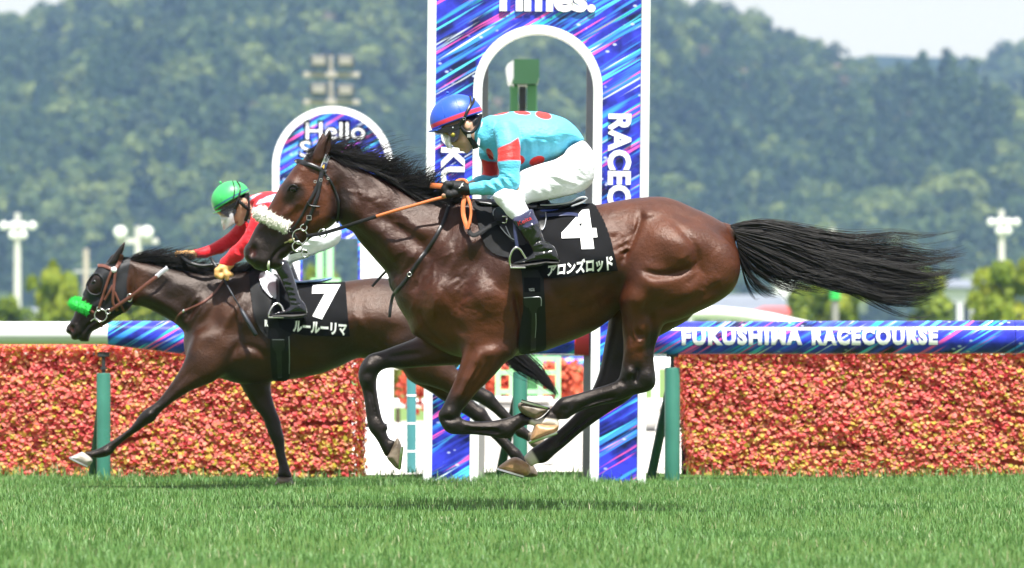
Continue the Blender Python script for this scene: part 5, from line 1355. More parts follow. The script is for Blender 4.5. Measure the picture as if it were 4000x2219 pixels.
    o = obj("body", Vw, F, M_BAY, R)
    X, Z = V[:, 0], V[:, 2]
    def d2(pts): return line_dist(T.pp(pts), X, Z)[0]
    # black points follow the lower legs; dark muzzle, eye patch, ears, dock
    pts = np.zeros(len(V))
    pts = np.maximum(pts, 1 - sstep(0.05, 0.16, np.minimum(d2(VD([(2120, 480), (1900, 560), (1700, 630), (1580, 720)])), d2(VD([(2360, 430), (2230, 430)])))))
    pts = np.maximum(pts, 0.85 * (1 - sstep(0.02, 0.07, d2(VD([(2400, 90), (2390, 250), (2360, 400)])))))
    pts = np.maximum(pts, np.where(V[:, 1] > 0, 1 - sstep(0.08, 0.30, d2(VD([(2150, 300), (2050, 560), (1750, 830), (1500, 1020)]))), 0))
    pts = np.maximum(pts, 1 - sstep(0.04, 0.20, d2(VD([(805, 700), (850, 800), (1250, 800), (1420, 720)]))))
    pts = np.maximum(pts, np.where(V[:, 1] > 0.03, 1 - sstep(0.05, 0.26, d2(VD([(250, 250), (150, 330), (160, 450), (240, 790), (330, 980)]))), 0))
    pts = np.maximum(pts, 0.92 * (1 - sstep(0.03, 0.10, d2(VA([(180, 1000), (230, 1090), (380, 1100), (330, 960), (260, 940)])))))
    pts = np.maximum(pts, 0.75 * (1 - sstep(0.025, 0.06, d2(VA([(470, 530), (520, 540), (480, 590)])))))
    pts = np.maximum(pts, 0.9 * (1 - sstep(0.0, 0.03, d2(VA([(775, 75), (780, 140)])))))
    pts = np.maximum(pts, 0.75 * (1 - sstep(0.03, 0.08, d2(VA([(870, 600), (860, 700), (880, 780)])))))
    pts = np.maximum(pts, 0.55 * (1 - sstep(0.02, 0.07, d2(VA([(920, 830), (1100, 1020), (1230, 1170)])))))
    pts = np.maximum(pts, 1 - sstep(0.02, 0.06, d2(VC([(1780, 330), (2040, 400)]))))
    pts = np.maximum(pts, 0.30 * (1 - sstep(0.05, 0.16, d2(VA([(800, 280), (1150, 430), (1500, 610)])))))
    attr_f(o, "points", np.clip(pts, 0, 1))
    wm = np.zeros(len(V))
    for L, a, b, am in ((VA([(640, 420), (700, 600), (680, 740), (560, 700)]), .03, .12, 1), (VA([(330, 680), (430, 480), (540, 400)]), .02, .06, .6), (VB([(640, 1000), (1000, 1000), (1180, 900)]), .06, .22, .9), (VD([(1060, 150), (930, 420)]), .05, .14, 1), (VB([(1550, 1000), (1900, 900)]), .06, .20, .9), (VC([(1000, 300), (1250, 500), (1550, 700), (1200, 850)]), .10, .30, .85), (VC([(950, 900), (980, 1200)]), .05, .14, 1), (VC([(800, 100), (1200, 120), (1600, 330)]), .05, .18, .7), (VA([(870, 800), (1000, 950), (1150, 1100)]), .02, .10, .3)):
        wm = np.maximum(wm, am * (1 - sstep(a, b, d2(L))))
    attr_f(o, "warm", wm)
    near_h = V[:, 1] < 0
    sock = np.where(near_h, 1 - sstep(0.02, 0.032, d2(VD([(1480, 745), (1530, 745), (1590, 750), (1660, 760)]))), 0)
    sock = np.maximum(sock, np.where(~near_h, 1 - sstep(0.035, 0.05, d2(VD([(1395, 1000), (1420, 1040), (1440, 1075)]))), 0))
    attr_f(o, "sock", sock)
    attr_f(o, "pink", 0.8 * (1 - sstep(0.008, 0.022, d2(VA([(178, 990), (182, 1025)])))))
    # eye
    c = T.p(VA([(497, 523)])[0]); ye = float(near(c[0], c[1]))
    mb = MB(); mb.ellip((c[0], T.Y + ye + 0.010, c[1]), (0.020, 0.017, 0.0165), 20, 14); mb.build("eye", M_EYE, o, True)
    q = T.pp(catmull(VA([(452, 535), (475, 500), (505, 492), (535, 515)]), 6, False)); mb = MB()
    mb.tube([(x, T.Y + near(x, z) + 0.000, z) for x, z in q], 0.0055, 6); mb.build("eyelid", M_HAIR, o, True)
    # hooves
    hoof(R, VD([(1345, 602), (1385, 578), (1480, 592), (1578, 634), (1545, 680), (1486, 712), (1420, 694), (1366, 658)]), T, -.12, .056, M_HOOF_DARK, (VD([(1585, 628)])[0], VD([(1372, 572)])[0]))
    hoof(R, VD([(318, 1018), (350, 1062), (385, 1100), (410, 1108), (428, 1085), (436, 1010), (432, 930), (415, 882), (396, 866), (362, 925), (338, 975)]), T, .13, .056, M_HOOF_DARK, (VD([(415, 1104)])[0], VD([(434, 935)])[0]))
    hoof(R, VD([(1488, 742), (1464, 792), (1440, 862), (1452, 890), (1500, 880), (1580, 850), (1642, 818), (1662, 778), (1655, 756), (1570, 752)]), T, -.115, .055, M_HOOF_PALE, (VD([(1440, 893)])[0], VD([(1650, 815)])[0]))
    hoof(R, VD([(1312, 1016), (1262, 1040), (1212, 1075), (1190, 1104), (1250, 1130), (1330, 1153), (1392, 1164), (1430, 1150), (1442, 1110), (1434, 1078), (1400, 1050), (1352, 1020)]), T, .10, .055, M_HOOF_PALE, (VD([(1194, 1108)])[0], VD([(1392, 1166)])[0]))
    return R, o, near
H4, H4_BODY, NEAR4 = build_horse4()
# ================================================================== bridle, saddle, cloth and hair of the leading horse
def tack4():
    T, N, R = TH, NEAR4, H4
    def S(name, pts, w, off=0.004, mat=M_BLACKLEATHER, thick=0.005, **kw): return strap(name, pts, w, T, N, off, mat, R, thick, **kw)
    S("browband", VA([(508, 312), (530, 300), (600, 322), (690, 362), (752, 388)]), 19, 0.006, thick=0.010)
    S("headpiece", VA([(768, 255), (752, 290), (735, 330), (724, 372)]), 20, 0.005, M_SILVERVINYL)
    S("number_plate", VA([(748, 318), (732, 362)]), 18, 0.010, M_NAVY)
    cloth_text("lettering", "4", (VA([(720, 362)])[0], VA([(738, 362)])[0], VA([(742, 330)])[0], VA([(722, 330)])[0]), T, N, 0.016, simple("gold_numeral", (0.70, 0.42, 0.05), 0.4), R, 0.03, 0)
    S("cheekpiece", VA([(716, 375), (700, 450), (655, 560), (606, 650)]), 12, 0.008)
    S("cheekpiece", VA([(724, 378), (706, 480), (690, 560), (660, 645), (632, 720), (602, 780), (582, 812)]), 13, 0.009)
    S("noseband_strap", VA([(606, 645), (560, 730), (515, 800), (476, 842)]), 10, 0.006)
    S("throat_lash", VA([(745, 402), (790, 462), (828, 548), (848, 620), (846, 700), (836, 785)]), 9, 0.006)
    S("curb_strap", VA([(476, 842), (500, 872), (530, 920), (548, 962)]), 12, 0.005)
    S("chin_strap", VA([(465, 1022), (540, 1004), (606, 1010)]), 11, 0.008, yy=[-.045, -.052, -.055])
    for i, (c, r_) in enumerate((((548, 890), 29), ((578, 822), 12.5), ((528, 968), 19.5), ((588, 1024), 13), ((727, 866), 16))):
        p = T.p(VA([c])[0]); y = float(N(p[0], p[1])) - 0.012 if i < 2 else -.062 - 0.004 * i
        ring_on("bit_ring", VA([c])[0], r_, 0.0036, T, y, M_STEEL, R)
    tube_on("bit_mouthpiece", VA([(425, 940), (462, 926), (505, 914)]), [0.004] * 6 + [0.010] * 6 + [0.011], T, N, 0.004, M_BRASS, R)
    tube_on("keeper_hook", VA([(606, 622), (622, 645), (650, 656), (705, 660)]), 0.0045, T, N, 0.012, M_BLACKLEATHER, R)
    for c, a, b in (((620, 745), 17, 17), ((712, 452), 10, 9), ((668, 465), 9, 9), ((768, 440), 8, 8)):
        p = T.p(VA([c])[0]); mb = MB(); y = T.Y + float(N(p[0], p[1])) - 0.014; w, h = a * T.k, b * T.k
        for q0, q1 in (((-w, -h), (w, -h)), ((w, -h), (w, h)), ((w, h), (-w, h)), ((-w, h), (-w, -h))): mb.cyl((p[0] + q0[0] / 2, y, p[1] + q0[1] / 2), (p[0] + q1[0] / 2, y, p[1] + q1[1] / 2), 0.0018, n=6)
        mb.build("buckle", M_STEEL, R)
    fleece("fleece_noseband", [(*VA([(335, 775)])[0], .05), (*VA([(250, 705)])[0], .035), (*VA([(226, 712)])[0], 0.0), (*VA([(258, 726)])[0], -.050), (*VA([(350, 772)])[0], -.066), (*VA([(458, 826)])[0], -.062)], 0.0275, M_FLEECE, R, T, 5, 2200)
    # froth at the lips
    fo = T.pp(VA([(305, 1080), (298, 1115), (300, 1150)])); mb = MB(); mb.tube([(x, T.Y + N(x, z) - 0.001, z) for x, z in fo], [0.004, 0.008, 0.005], 8); mb.build("froth", M_FOAM, R, True)
    # reins
    S("rein_web", VA([(600, 885), (650, 880), (727, 866), (850, 832), (1000, 784), (1150, 737)]), 14, mat=M_WEB, yy=[-.075, -.085, -.10, -.125, -.150, -.165], thick=0.004)
    S("rein_grip", VA([(1146, 738), (1300, 692), (1450, 650), (1600, 606), (1692, 584)]), 12, mat=M_RUBBER, yy=[-.166, -.178, -.182, -.178, -.165], thick=0.008)
    S("rein_grip", VA([(1560, 492), (1620, 498), (1690, 506), (1740, 512)]), 21, mat=M_RUBBER, yy=[-.06, -.09, -.11, -.12], thick=0.008)
    S("rein_loop", VA([(1755, 480), (1775, 460), (1810, 450), (1842, 462), (1852, 500)]), 13, mat=M_RUBBER, yy=[-.11, -.10, -.09, -.10, -.11], thick=0.012)
    S("rein_loop", VA([(1838, 575), (1822, 640), (1822, 720), (1840, 790), (1858, 836)]), 17, mat=M_RUBBER, yy=[-.16, -.175, -.185, -.205, -.215], thick=0.007)
    S("rein_loop", VA([(1852, 575), (1876, 650), (1882, 720), (1872, 790), (1858, 836)]), 12, mat=M_RUBBER, yy=[-.165, -.19, -.20, -.215, -.218], thick=0.012)
    # breastplate
    S("breastplate_strap", VA([(1704, 636), (1692, 700), (1660, 790), (1600, 905), (1520, 1022), (1440, 1132), (1380, 1220), (1312, 1298), (1282, 1332)]), 14, 0.005)
    S("breastplate_end", np.vstack([VA([(1284, 1325)]), VB([(268, 800), (252, 880), (244, 960)])]), 12, 0.006)
    S("breastplate_end", VA([(1210, 1158), (1160, 1210), (1102, 1276)]), 10, yy=[.11, .12, .12])
    S("neck_loop", VA([(1240, 1215), (1252, 1275), (1282, 1330)]), 7, 0.004)
    p = T.p(VA([(1403, 1188)])[0]); ring_on("buckle", VA([(1403, 1188)])[0], 8, 0.0022, T, float(N(p[0], p[1])) - .012, M_STEEL, R)
    # --- saddlery: each a thing's part of the horse's tack
    r = np.random.default_rng(3)
    def wav(X, Z): return 0.004 * np.sin(X * 40 + Z * 18) * np.sin(Z * 33 - X * 12) + 0.003 * np.sin(X * 17 - Z * 30)
    pad = sheet("saddle_pad", catmull(VB([(912, 45), (918, 150), (945, 270), (972, 360), (1012, 432), (1080, 480), (1180, 505), (1230, 560), (1300, 600), (1480, 560), (1520, 300), (1500, 60), (1400, 48), (1150, 42)]), 4), T, N, 0.014, M_PAD, R, 0.012, wave=wav)
    nc = sheet("number_cloth", VB([(1230, 50), (1420, 70), (1640, 76), (1838, 70), (1852, 84), (1862, 112), (1905, 190), (1940, 280), (1968, 370), (1992, 480), (2020, 604), (1920, 611), (1800, 622), (1700, 640), (1590, 655), (1500, 660), (1430, 655), (1400, 600), (1300, 560), (1240, 400)]), T, N, 0.024, M_CLOTH, R, 0.006, wave=wav)
    def NC(X, Z): return N(X, Z) - 0.024 - wav(X, Z)
    cloth_text("lettering", "4", (VB([(1588, 440)])[0], VB([(1872, 432)])[0], VB([(1832, 118)])[0], VB([(1575, 128)])[0]), T, NC, 0.007, M_WHITE, nc, 0.045, 3, 4)
    cloth_text("lettering", "アロンズロッド", (VB([(1470, 650)])[0], VB([(1986, 600)])[0], VB([(1976, 478)])[0], VB([(1482, 552)])[0]), T, NC, 0.007, M_WHITE, nc, 0.045, 3, 2)
    g = sheet("girth", catmull(VB([(1282, 560), (1436, 560), (1446, 700), (1455, 850), (1462, 1000), (1464, 1120), (1462, 1212), (1390, 1232), (1330, 1246), (1256, 1234), (1256, 1100), (1272, 980), (1286, 900), (1284, 760), (1278, 650)]), 3), T, N, 0.012, M_GIRTH, R, 0.010)
    def NG(X, Z): return N(X, Z) - 0.012
    sheet("girth_panel", VB([(1290, 806), (1420, 808), (1428, 876), (1398, 890), (1390, 940), (1386, 1215), (1345, 1222), (1352, 940), (1330, 895), (1296, 878)]), T, NG, 0.006, M_BLACKLEATHER, g, 0.005)
    tube_on("girth_piping", VB([(1292, 812), (1356, 808), (1420, 810), (1426, 874)]), 0.0020, T, NG, 0.012, M_SILVERVINYL, g)
    tube_on("girth_piping", VB([(1384, 930), (1386, 1020), (1380, 1120)]), 0.0014, T, NG, 0.012, M_SILVERVINYL, g)
    sheet("girth_patch", VB([(1292, 655), (1418, 655), (1420, 768), (1296, 770)]), T, NG, 0.003, M_CLOTH, g, 0.004)
    for i, w in enumerate(("KEITA", "TOSAKI")):
        cloth_text("lettering", w, (VB([(1332, 748 + 12 * i)])[0], VB([(1374, 748 + 12 * i)])[0], VB([(1374, 739 + 12 * i)])[0], VB([(1332, 739 + 12 * i)])[0]), T, NG, 0.008, M_WHITE, g, 0.0, 0)
    # saddle tree: shallow seat with raised cantle
    seat = VS(J2([(700, 870), (980, 880), (1250, 930), (1530, 955), (1700, 955), (1720, 985), (1900, 980), (2150, 948), (2330, 872), (2430, 862), (2438, 892), (2370, 935), (2200, 1000), (2030, 1042), (1850, 1072), (1600, 1090), (1200, 1080), (900, 1040), (720, 980)]))
    Q = T.pp(catmull(seat, 4)); lo, hi = Q.min(0) - .03, Q.max(0) + .03
    v = Vol(lo[0], hi[0], -.17, .17, lo[1], hi[1], .005); v.slab(Q, T.ctrl([(*J2([(900, 950)])[0], .10), (*J2([(1600, 1000)])[0], .12), (*J2([(2300, 900)])[0], .135)]), 0, .001, .25); V, F = v.mesh(1); V[:, 1] += T.Y; sd = obj("saddle", V, F, M_BLACKLEATHER, R)
    tube_on("saddle_rim", J2([(1720, 978), (1900, 975), (2150, 942), (2330, 864), (2420, 856), (2440, 888), (2370, 932), (2200, 998)]), 0.0045, T, None, 0, M_SILVERVINYL, sd, yy=[-.122, -.125, -.13, -.132, -.132, -.132, -.13])
    sheet("saddle_flap_trim", J2([(1715, 1045), (2030, 1035), (1900, 1065), (1715, 1080)]), T, NC, 0.012, M_BLUELEATHER, sd, 0.004)
    S("surcingle_end", J3([(1230, 425), (1450, 405), (1650, 392), (1760, 400), (1830, 420)]), 13, 0.040, M_NAVY)
    flap = sheet("saddle_flap", catmull(J3([(520, 300), (505, 400), (540, 520), (640, 640), (760, 790), (840, 850), (1000, 880), (1250, 660), (1320, 500), (1320, 340), (900, 250)]), 4), T, N, 0.034, M_BLACKLEATHER, sd, 0.006)
    for pts in ([(512, 420), (506, 360), (540, 310)], [(620, 600), (700, 700), (780, 772), (838, 806)], [(702, 590), (740, 680), (780, 762)], [(1322, 372), (1326, 480), (1300, 600), (1262, 650)]):
        tube_on("flap_piping", J3(pts), 0.0024, T, N, 0.043, M_SILVERVINYL, sd)
    S("buckle_strap", np.vstack([VB([(862, 292), (905, 328), (990, 280), (1080, 228)]), J3([(690, 490)])]), 17, 0.046, M_WEB, 0.010)
    S("buckle_keeper", J3([(540, 500), (620, 490), (690, 482)]), 17, 0.056, M_WEB, 0.012)
    mb = MB(); p = T.p(J3([(695, 490)])[0]); y = T.Y + float(N(p[0], p[1])) - .066; h = 12 * T.k
    for q0, q1 in (((-h, -h), (h * .4, -h)), ((h * .4, -h), (h * .6, h)), ((h * .6, h), (-h, h))): mb.cyl((p[0] + q0[0], y, p[1] + q0[1]), (p[0] + q1[0], y, p[1] + q1[1]), .004, n=8)
    mb.build("buckle", M_STEEL, R, True)
    # --- mane
    crest = catmull(T.pp(VA([(640, 235), (775, 252), (950, 322), (1150, 412), (1340, 522), (1520, 600), (1700, 600), (1800, 590)])), 12, False)
    cv = []; rad = []; kk = T.k / 2
    for c in range(118):
        s = (c + r.random()) / 118; ip = s * (len(crest) - 1); b0 = crest[int(ip)]
        if s > 0.90: continue
        big = 0.5 + 0.5 * math.sin(c * 0.9) * math.sin(c * 0.37 + 1)
        ang0 = math.radians(r.uniform(10, 38) + 24 * big * (0.4 + (s > 0.08))); L = (r.uniform(240, 430) * (0.75 + 0.5 * big)) * kk * (0.7 if s < .12 else 1.0) * (0.62 if s > .72 else 1.0)
        if s > .62: ang0 = math.radians(r.uniform(25, 75))
        bend = math.radians(r.uniform(25, 60)) * (1 if s < .62 else .4); side = r.uniform(-.085, .035)
        if r.random() < .38: ang0 = math.radians(r.uniform(-22, 12)); bend = math.radians(r.uniform(-5, 15)); side = r.uniform(-.09, -.05)
        for q in range(26):
            o0 = b0 + (crest[min(len(crest) - 1, int(ip) + 2)] - b0) * r.normal(0, 1.6); a = ang0 + r.normal(0, .055); l = L * r.uniform(.5, 1.1); n = 9; P = []; x, z = o0; y0 = r.uniform(-.028, .02); wv = r.normal(0, .10)
            for i in range(n):
                t = i / (n - 1); P.append((x, T.Y + y0 + (side - y0) * t ** .7 + r.normal(0, .0015), z)); aa = a - bend * t + wv * math.sin(t * 5 + q); x += math.cos(aa) * l / n; z += math.sin(aa) * l / n
            cv.append(P); rad.append(r.uniform(.0011, .0024))
    strands("mane", cv, rad, M_HAIR, R)
    # forelock
    cv = []
    for q in range(160):
        s = r.random(); x, z = T.p(VA([(600 + 130 * s, 262 - 40 * math.sin(s * 3))])[0]); P = []; e = T.p(VA([(600 + 170 * s + r.normal(0, 25), 300 + r.normal(0, 14))])[0])
        for i in range(7): t = i / 6; P.append((x + (e[0] - x) * t, T.Y - .02 - .055 * math.sin(t * 1.9), z + (e[1] - z) * t + .014 * math.sin(t * 3)))
        cv.append(P)
    strands("forelock", cv, .0014, M_HAIR, R)
    # --- tail
    VT = OFF(2700, 700, 2576 / 1300.0)
    G = [[(300, 358), (520, 322), (850, 362), (1200, 418), (1560, 420), (1780, 470), (2110, 440)], [(305, 366), (560, 345), (900, 420), (1250, 480), (1560, 470), (1800, 520), (2050, 498)], [(312, 378), (600, 390), (950, 480), (1300, 560), (1620, 580), (1930, 615), (2205, 556)],
         [(320, 392), (600, 430), (950, 540), (1300, 620), (1600, 650), (1880, 668), (2090, 625)], [(328, 408), (600, 470), (950, 600), (1280, 680), (1560, 730), (1830, 760), (2070, 690)], [(338, 430), (580, 520), (900, 640), (1220, 740), (1520, 820), (1800, 850), (2060, 790)],
         [(346, 455), (560, 560), (860, 690), (1150, 770), (1420, 880), (1680, 925), (1910, 868)], [(354, 490), (540, 590), (820, 710), (1120, 790), (1380, 900), (1660, 990), (1895, 965)], [(360, 520), (500, 620), (700, 720), (900, 770), (1060, 790), (1160, 790), (1240, 765)],
         [(364, 550), (470, 650), (620, 750), (780, 820), (900, 845), (1000, 838), (1070, 826)], [(368, 580), (430, 690), (520, 780), (610, 840), (690, 865), (740, 885), (780, 872)], [(370, 610), (400, 710), (420, 800), (450, 870), (490, 918), (530, 910), (545, 875)]]
    GC = np.array([catmull(T.pp(VT(g)), 2, False) for g in G]); n = GC.shape[1]; cv = []; rad = []
    def strand(u, jit, yspread, thin=1.0):
        i = min(int(u), len(G) - 2); f = u - i; P = GC[i] * (1 - f) + GC[i + 1] * f; t = np.linspace(0, 1, n); cut = r.uniform(.42, .98); P = np.stack([np.interp(t * cut, t, P[:, 0]), np.interp(t * cut, t, P[:, 1])], 1)
        ph, am = r.uniform(0, 6.28), jit * r.normal(0, 1); off = r.normal(0, jit * 1.4)
        P[:, 1] += (am * np.sin(t * 6 + ph) + off) * t + .012 * np.sin(t * 9 + u * .8) * t; y = T.Y + r.uniform(-.03, .03) * (1 - t) + r.normal(0, yspread) * t
        cv.append(np.stack([P[:, 0], y, P[:, 1]], 1)); rad.append(thin * r.uniform(.0012, .0030))
    for q in range(1500): strand(np.clip(abs(r.normal(5.0, 1.5)), 1.0, 8.0), .010, .04)
    # locks: strands of a lock run together and meet at its tip
    def lock(u0, m, ext, wav_, spread, thin=1.0):
        i = min(int(u0), len(G) - 2); f = u0 - i; P0 = GC[i] * (1 - f) + GC[i + 1] * f; t = np.linspace(0, 1, n); ph = r.uniform(0, 6.28); yl = r.normal(0, .035); dz = r.normal(0, .018)
        base = np.stack([np.interp(t * ext, t, P0[:, 0]), np.interp(t * ext, t, P0[:, 1])], 1); base[:, 1] += (wav_ * np.sin(t * 6.5 + ph) + dz) * t
        for q in range(m):
            s0 = r.normal(0, 1); env = spread * np.sin(np.clip(t * 1.08, 0, 1) * math.pi * .92 + .12); P = base.copy(); P[:, 1] += s0 * env + .003 * np.sin(t * 14 + r.uniform(0, 6)) * t
            cut = r.uniform(.66, 1.0); P = np.stack([np.interp(t * cut, t, P[:, 0]), np.interp(t * cut, t, P[:, 1])], 1)
            cv.append(np.stack([P[:, 0], T.Y + r.uniform(-.03, .03) * (1 - t) + yl * t + r.normal(0, .006) * t, P[:, 1]], 1)); rad.append(thin * r.uniform(.0011, .0024))
    for u0 in np.concatenate([np.linspace(1.2, 8.0, 28), r.uniform(2.5, 7.5, 16)]): lock(u0 + r.normal(0, .1), 46, r.choice((.82, .92, 1.0, 1.0)), r.uniform(.014, .034), r.uniform(.009, .018))
    for u0 in np.linspace(8.0, 10.95, 16): lock(min(u0 + r.normal(0, .1), 10.98), 16, r.uniform(.85, 1.0), r.uniform(.006, .016), .010, .75)
    for u0 in (.0, .3, .8, 1.4, 2.0, 2.2, 3.1, 4.9, 6.2, 7.2, 7.8, 8.3, 9.2, 10.2, 10.9): lock(u0, 9, 1.0, .036, .007, .6)
    strands("tail", cv, rad, M_HAIR, R)
tack4()
# ================================================================== riders
def silk(name, base, second=None, third=None, crumple=0.010):
    t = NT(name); co = t.co(); n = t.noise(9, co, 4)
    c = t.mix(n, tuple(x * 0.92 for x in base), tuple(min(1, x * 1.06) for x in base))
    if second: c = t.mix(t.attr("second"), c, second)
    if third: c = t.mix(t.attr("third"), c, third)
    h = t.math('ADD', t.noise(22, t.mapping(co, (1, 1, 1.8)), 3), t.math('MULTIPLY', t.noise(900, co, 2), 0.06))
    h = t.math('ADD', h, t.math('MULTIPLY', t.noise(55, t.mapping(co, (1, 1, 2.2), (0, 0.5, 0)), 3), 0.45))
    return t.pbr(c, 0.52, t.bump(h, crumple, 0.6), 0.3, Sheen_Weight=0.1)
M_SILK4 = silk("aqua_silks", (0.105, 0.50, 0.70), (0.70, 0.030, 0.026))
M_SILK7 = silk("red_silks", (0.60, 0.012, 0.022), (0.36, 0.55, 0.74), (0.03, 0.13, 0.17))
M_BREECH = silk("white_breeches", (0.77, 0.78, 0.82), crumple=0.006)
M_SKIN = NT("skin"); _s = M_SKIN.co()
_sc = M_SKIN.mix(M_SKIN.noise(28, _s, 4), (0.58, 0.33, 0.22), (0.68, 0.41, 0.29)); _sc = M_SKIN.mix(M_SKIN.attr("hair"), _sc, (0.008, 0.007, 0.007)); _sc = M_SKIN.mix(M_SKIN.attr("lip"), _sc, (0.34, 0.09, 0.07))
M_SKIN = M_SKIN.pbr(_sc, 0.48, M_SKIN.bump(M_SKIN.noise(300, _s, 3), 0.0006), 0.4, Subsurface_Weight=0.12)
M_SKIN.node_tree.nodes["Principled BSDF"].inputs["Subsurface Radius"].default_value = (0.012, 0.004, 0.002)
M_PATENT = NT("black_patent_boot"); _s = M_PATENT.co()
_bc = M_PATENT.mix(M_PATENT.attr("cuff"), (0.0045, 0.0045, 0.0052), (0.022, 0.021, 0.060))
M_PATENT = M_PATENT.pbr(_bc, 0.16, M_PATENT.bump(M_PATENT.noise(26, _s, 3, 0.6), 0.010, 0.55), 0.6, Coat_Weight=0.5)
M_SOLE = simple("dark_boot_sole", (0.02, 0.018, 0.016), 0.6, 0.2, 30)
M_GLOVE = simple("black_glove_knit", (0.0055, 0.0055, 0.006), 0.6, 0.25, 80, 0.4, bump=0.002, bscale=300)
M_TANHAND = simple("tan_glove_leather", (0.62, 0.34, 0.12), 0.5, 0.12, 60, 0.4, bump=0.001, bscale=200)
def capmat(name, base, band, rim):
    t = NT(name); c = t.mix(t.noise(6, t.co(), 3), tuple(x * .9 for x in base), tuple(min(1, x * 1.1) for x in base)); c = t.mix(t.attr("band"), c, band); c = t.mix(t.attr("lower"), c, rim)
    return t.pbr(c, 0.36, t.bump(t.noise(500, t.co(), 2), .0006), 0.45)
M_CAP4 = capmat("blue_cap_cover", (0.022, 0.085, 0.52), (0.62, 0.035, 0.06), (0.03, 0.10, 0.55))
M_CAP7 = capmat("green_cap_cover", (0.045, 0.42, 0.11), (0.022, 0.055, 0.20), (0.05, 0.44, 0.12))
M_BLACKPLASTIC = simple("black_plastic", (0.005, 0.005, 0.0055), 0.32, 0.2, 50, 0.5)
M_LENS = simple("dark_goggle_lens", (0.012, 0.012, 0.014), 0.08, 0.2, 20, 0.7)
M_GOLD = simple("gold_stud", (0.45, 0.36, 0.06), 0.35, 0.1, 40, 0.5, 0.7)
t_ = NT("clear_visor"); _g = t_.n("ShaderNodeBsdfGlossy"); _g.inputs["Roughness"].default_value = 0.12; _tp = t_.n("ShaderNodeBsdfTransparent"); _df = t_.n("ShaderNodeBsdfDiffuse"); _df.inputs["Color"].default_value = (0.8, 0.8, 0.8, 1)
_m1 = t_.n("ShaderNodeMixShader"); _m1.inputs[0].default_value = 0.35; _m2 = t_.n("ShaderNodeMixShader"); _m2.inputs[0].default_value = 0.48
t_.l(_df.outputs[0], _m1.inputs[1]); t_.l(_g.outputs[0], _m1.inputs[2]); t_.l(_tp.outputs[0], _m2.inputs[1]); t_.l(_m1.outputs[0], _m2.inputs[2]); t_.l(_m2.outputs[0], t_.o.inputs[0]); M_VISOR = t_.m

def vol_for(T, polys, y0, y1, h, m=0.05):
    P = np.vstack([T.pp(p) for p in polys]); lo = P.min(0) - m; hi = P.max(0) + m
    return Vol(lo[0], hi[0], y0, y1, lo[1], hi[1], h)
def p3(T, L): return [(*T.p(q[:2])[:1], q[2], T.p(q[:2])[1]) for q in L]
def finish(name, v, T, mat, parent, sm=1):
    V, F = v.mesh(sm); W_ = V.copy(); W_[:, 1] += T.Y; o = obj(name, W_, F, mat, parent); return o, V
def inpoly(P, T, V, soft=0.003):
    return 1 - sstep(-soft, soft, poly_sdf(T.pp(P), V[:, 0], V[:, 2]))
def ellmask(c, rx, ry, ang, T, V):
    p = T.p(c); a = math.radians(ang); dx = (V[:, 0] - p[0]) / T.k; dz = (V[:, 2] - p[1]) / T.k; u = dx * math.cos(a) + dz * math.sin(a); w = -dx * math.sin(a) + dz * math.cos(a)
    q = np.sqrt((u / rx) ** 2 + (w / ry) ** 2); return 1 - sstep(.95, 1.05, q)

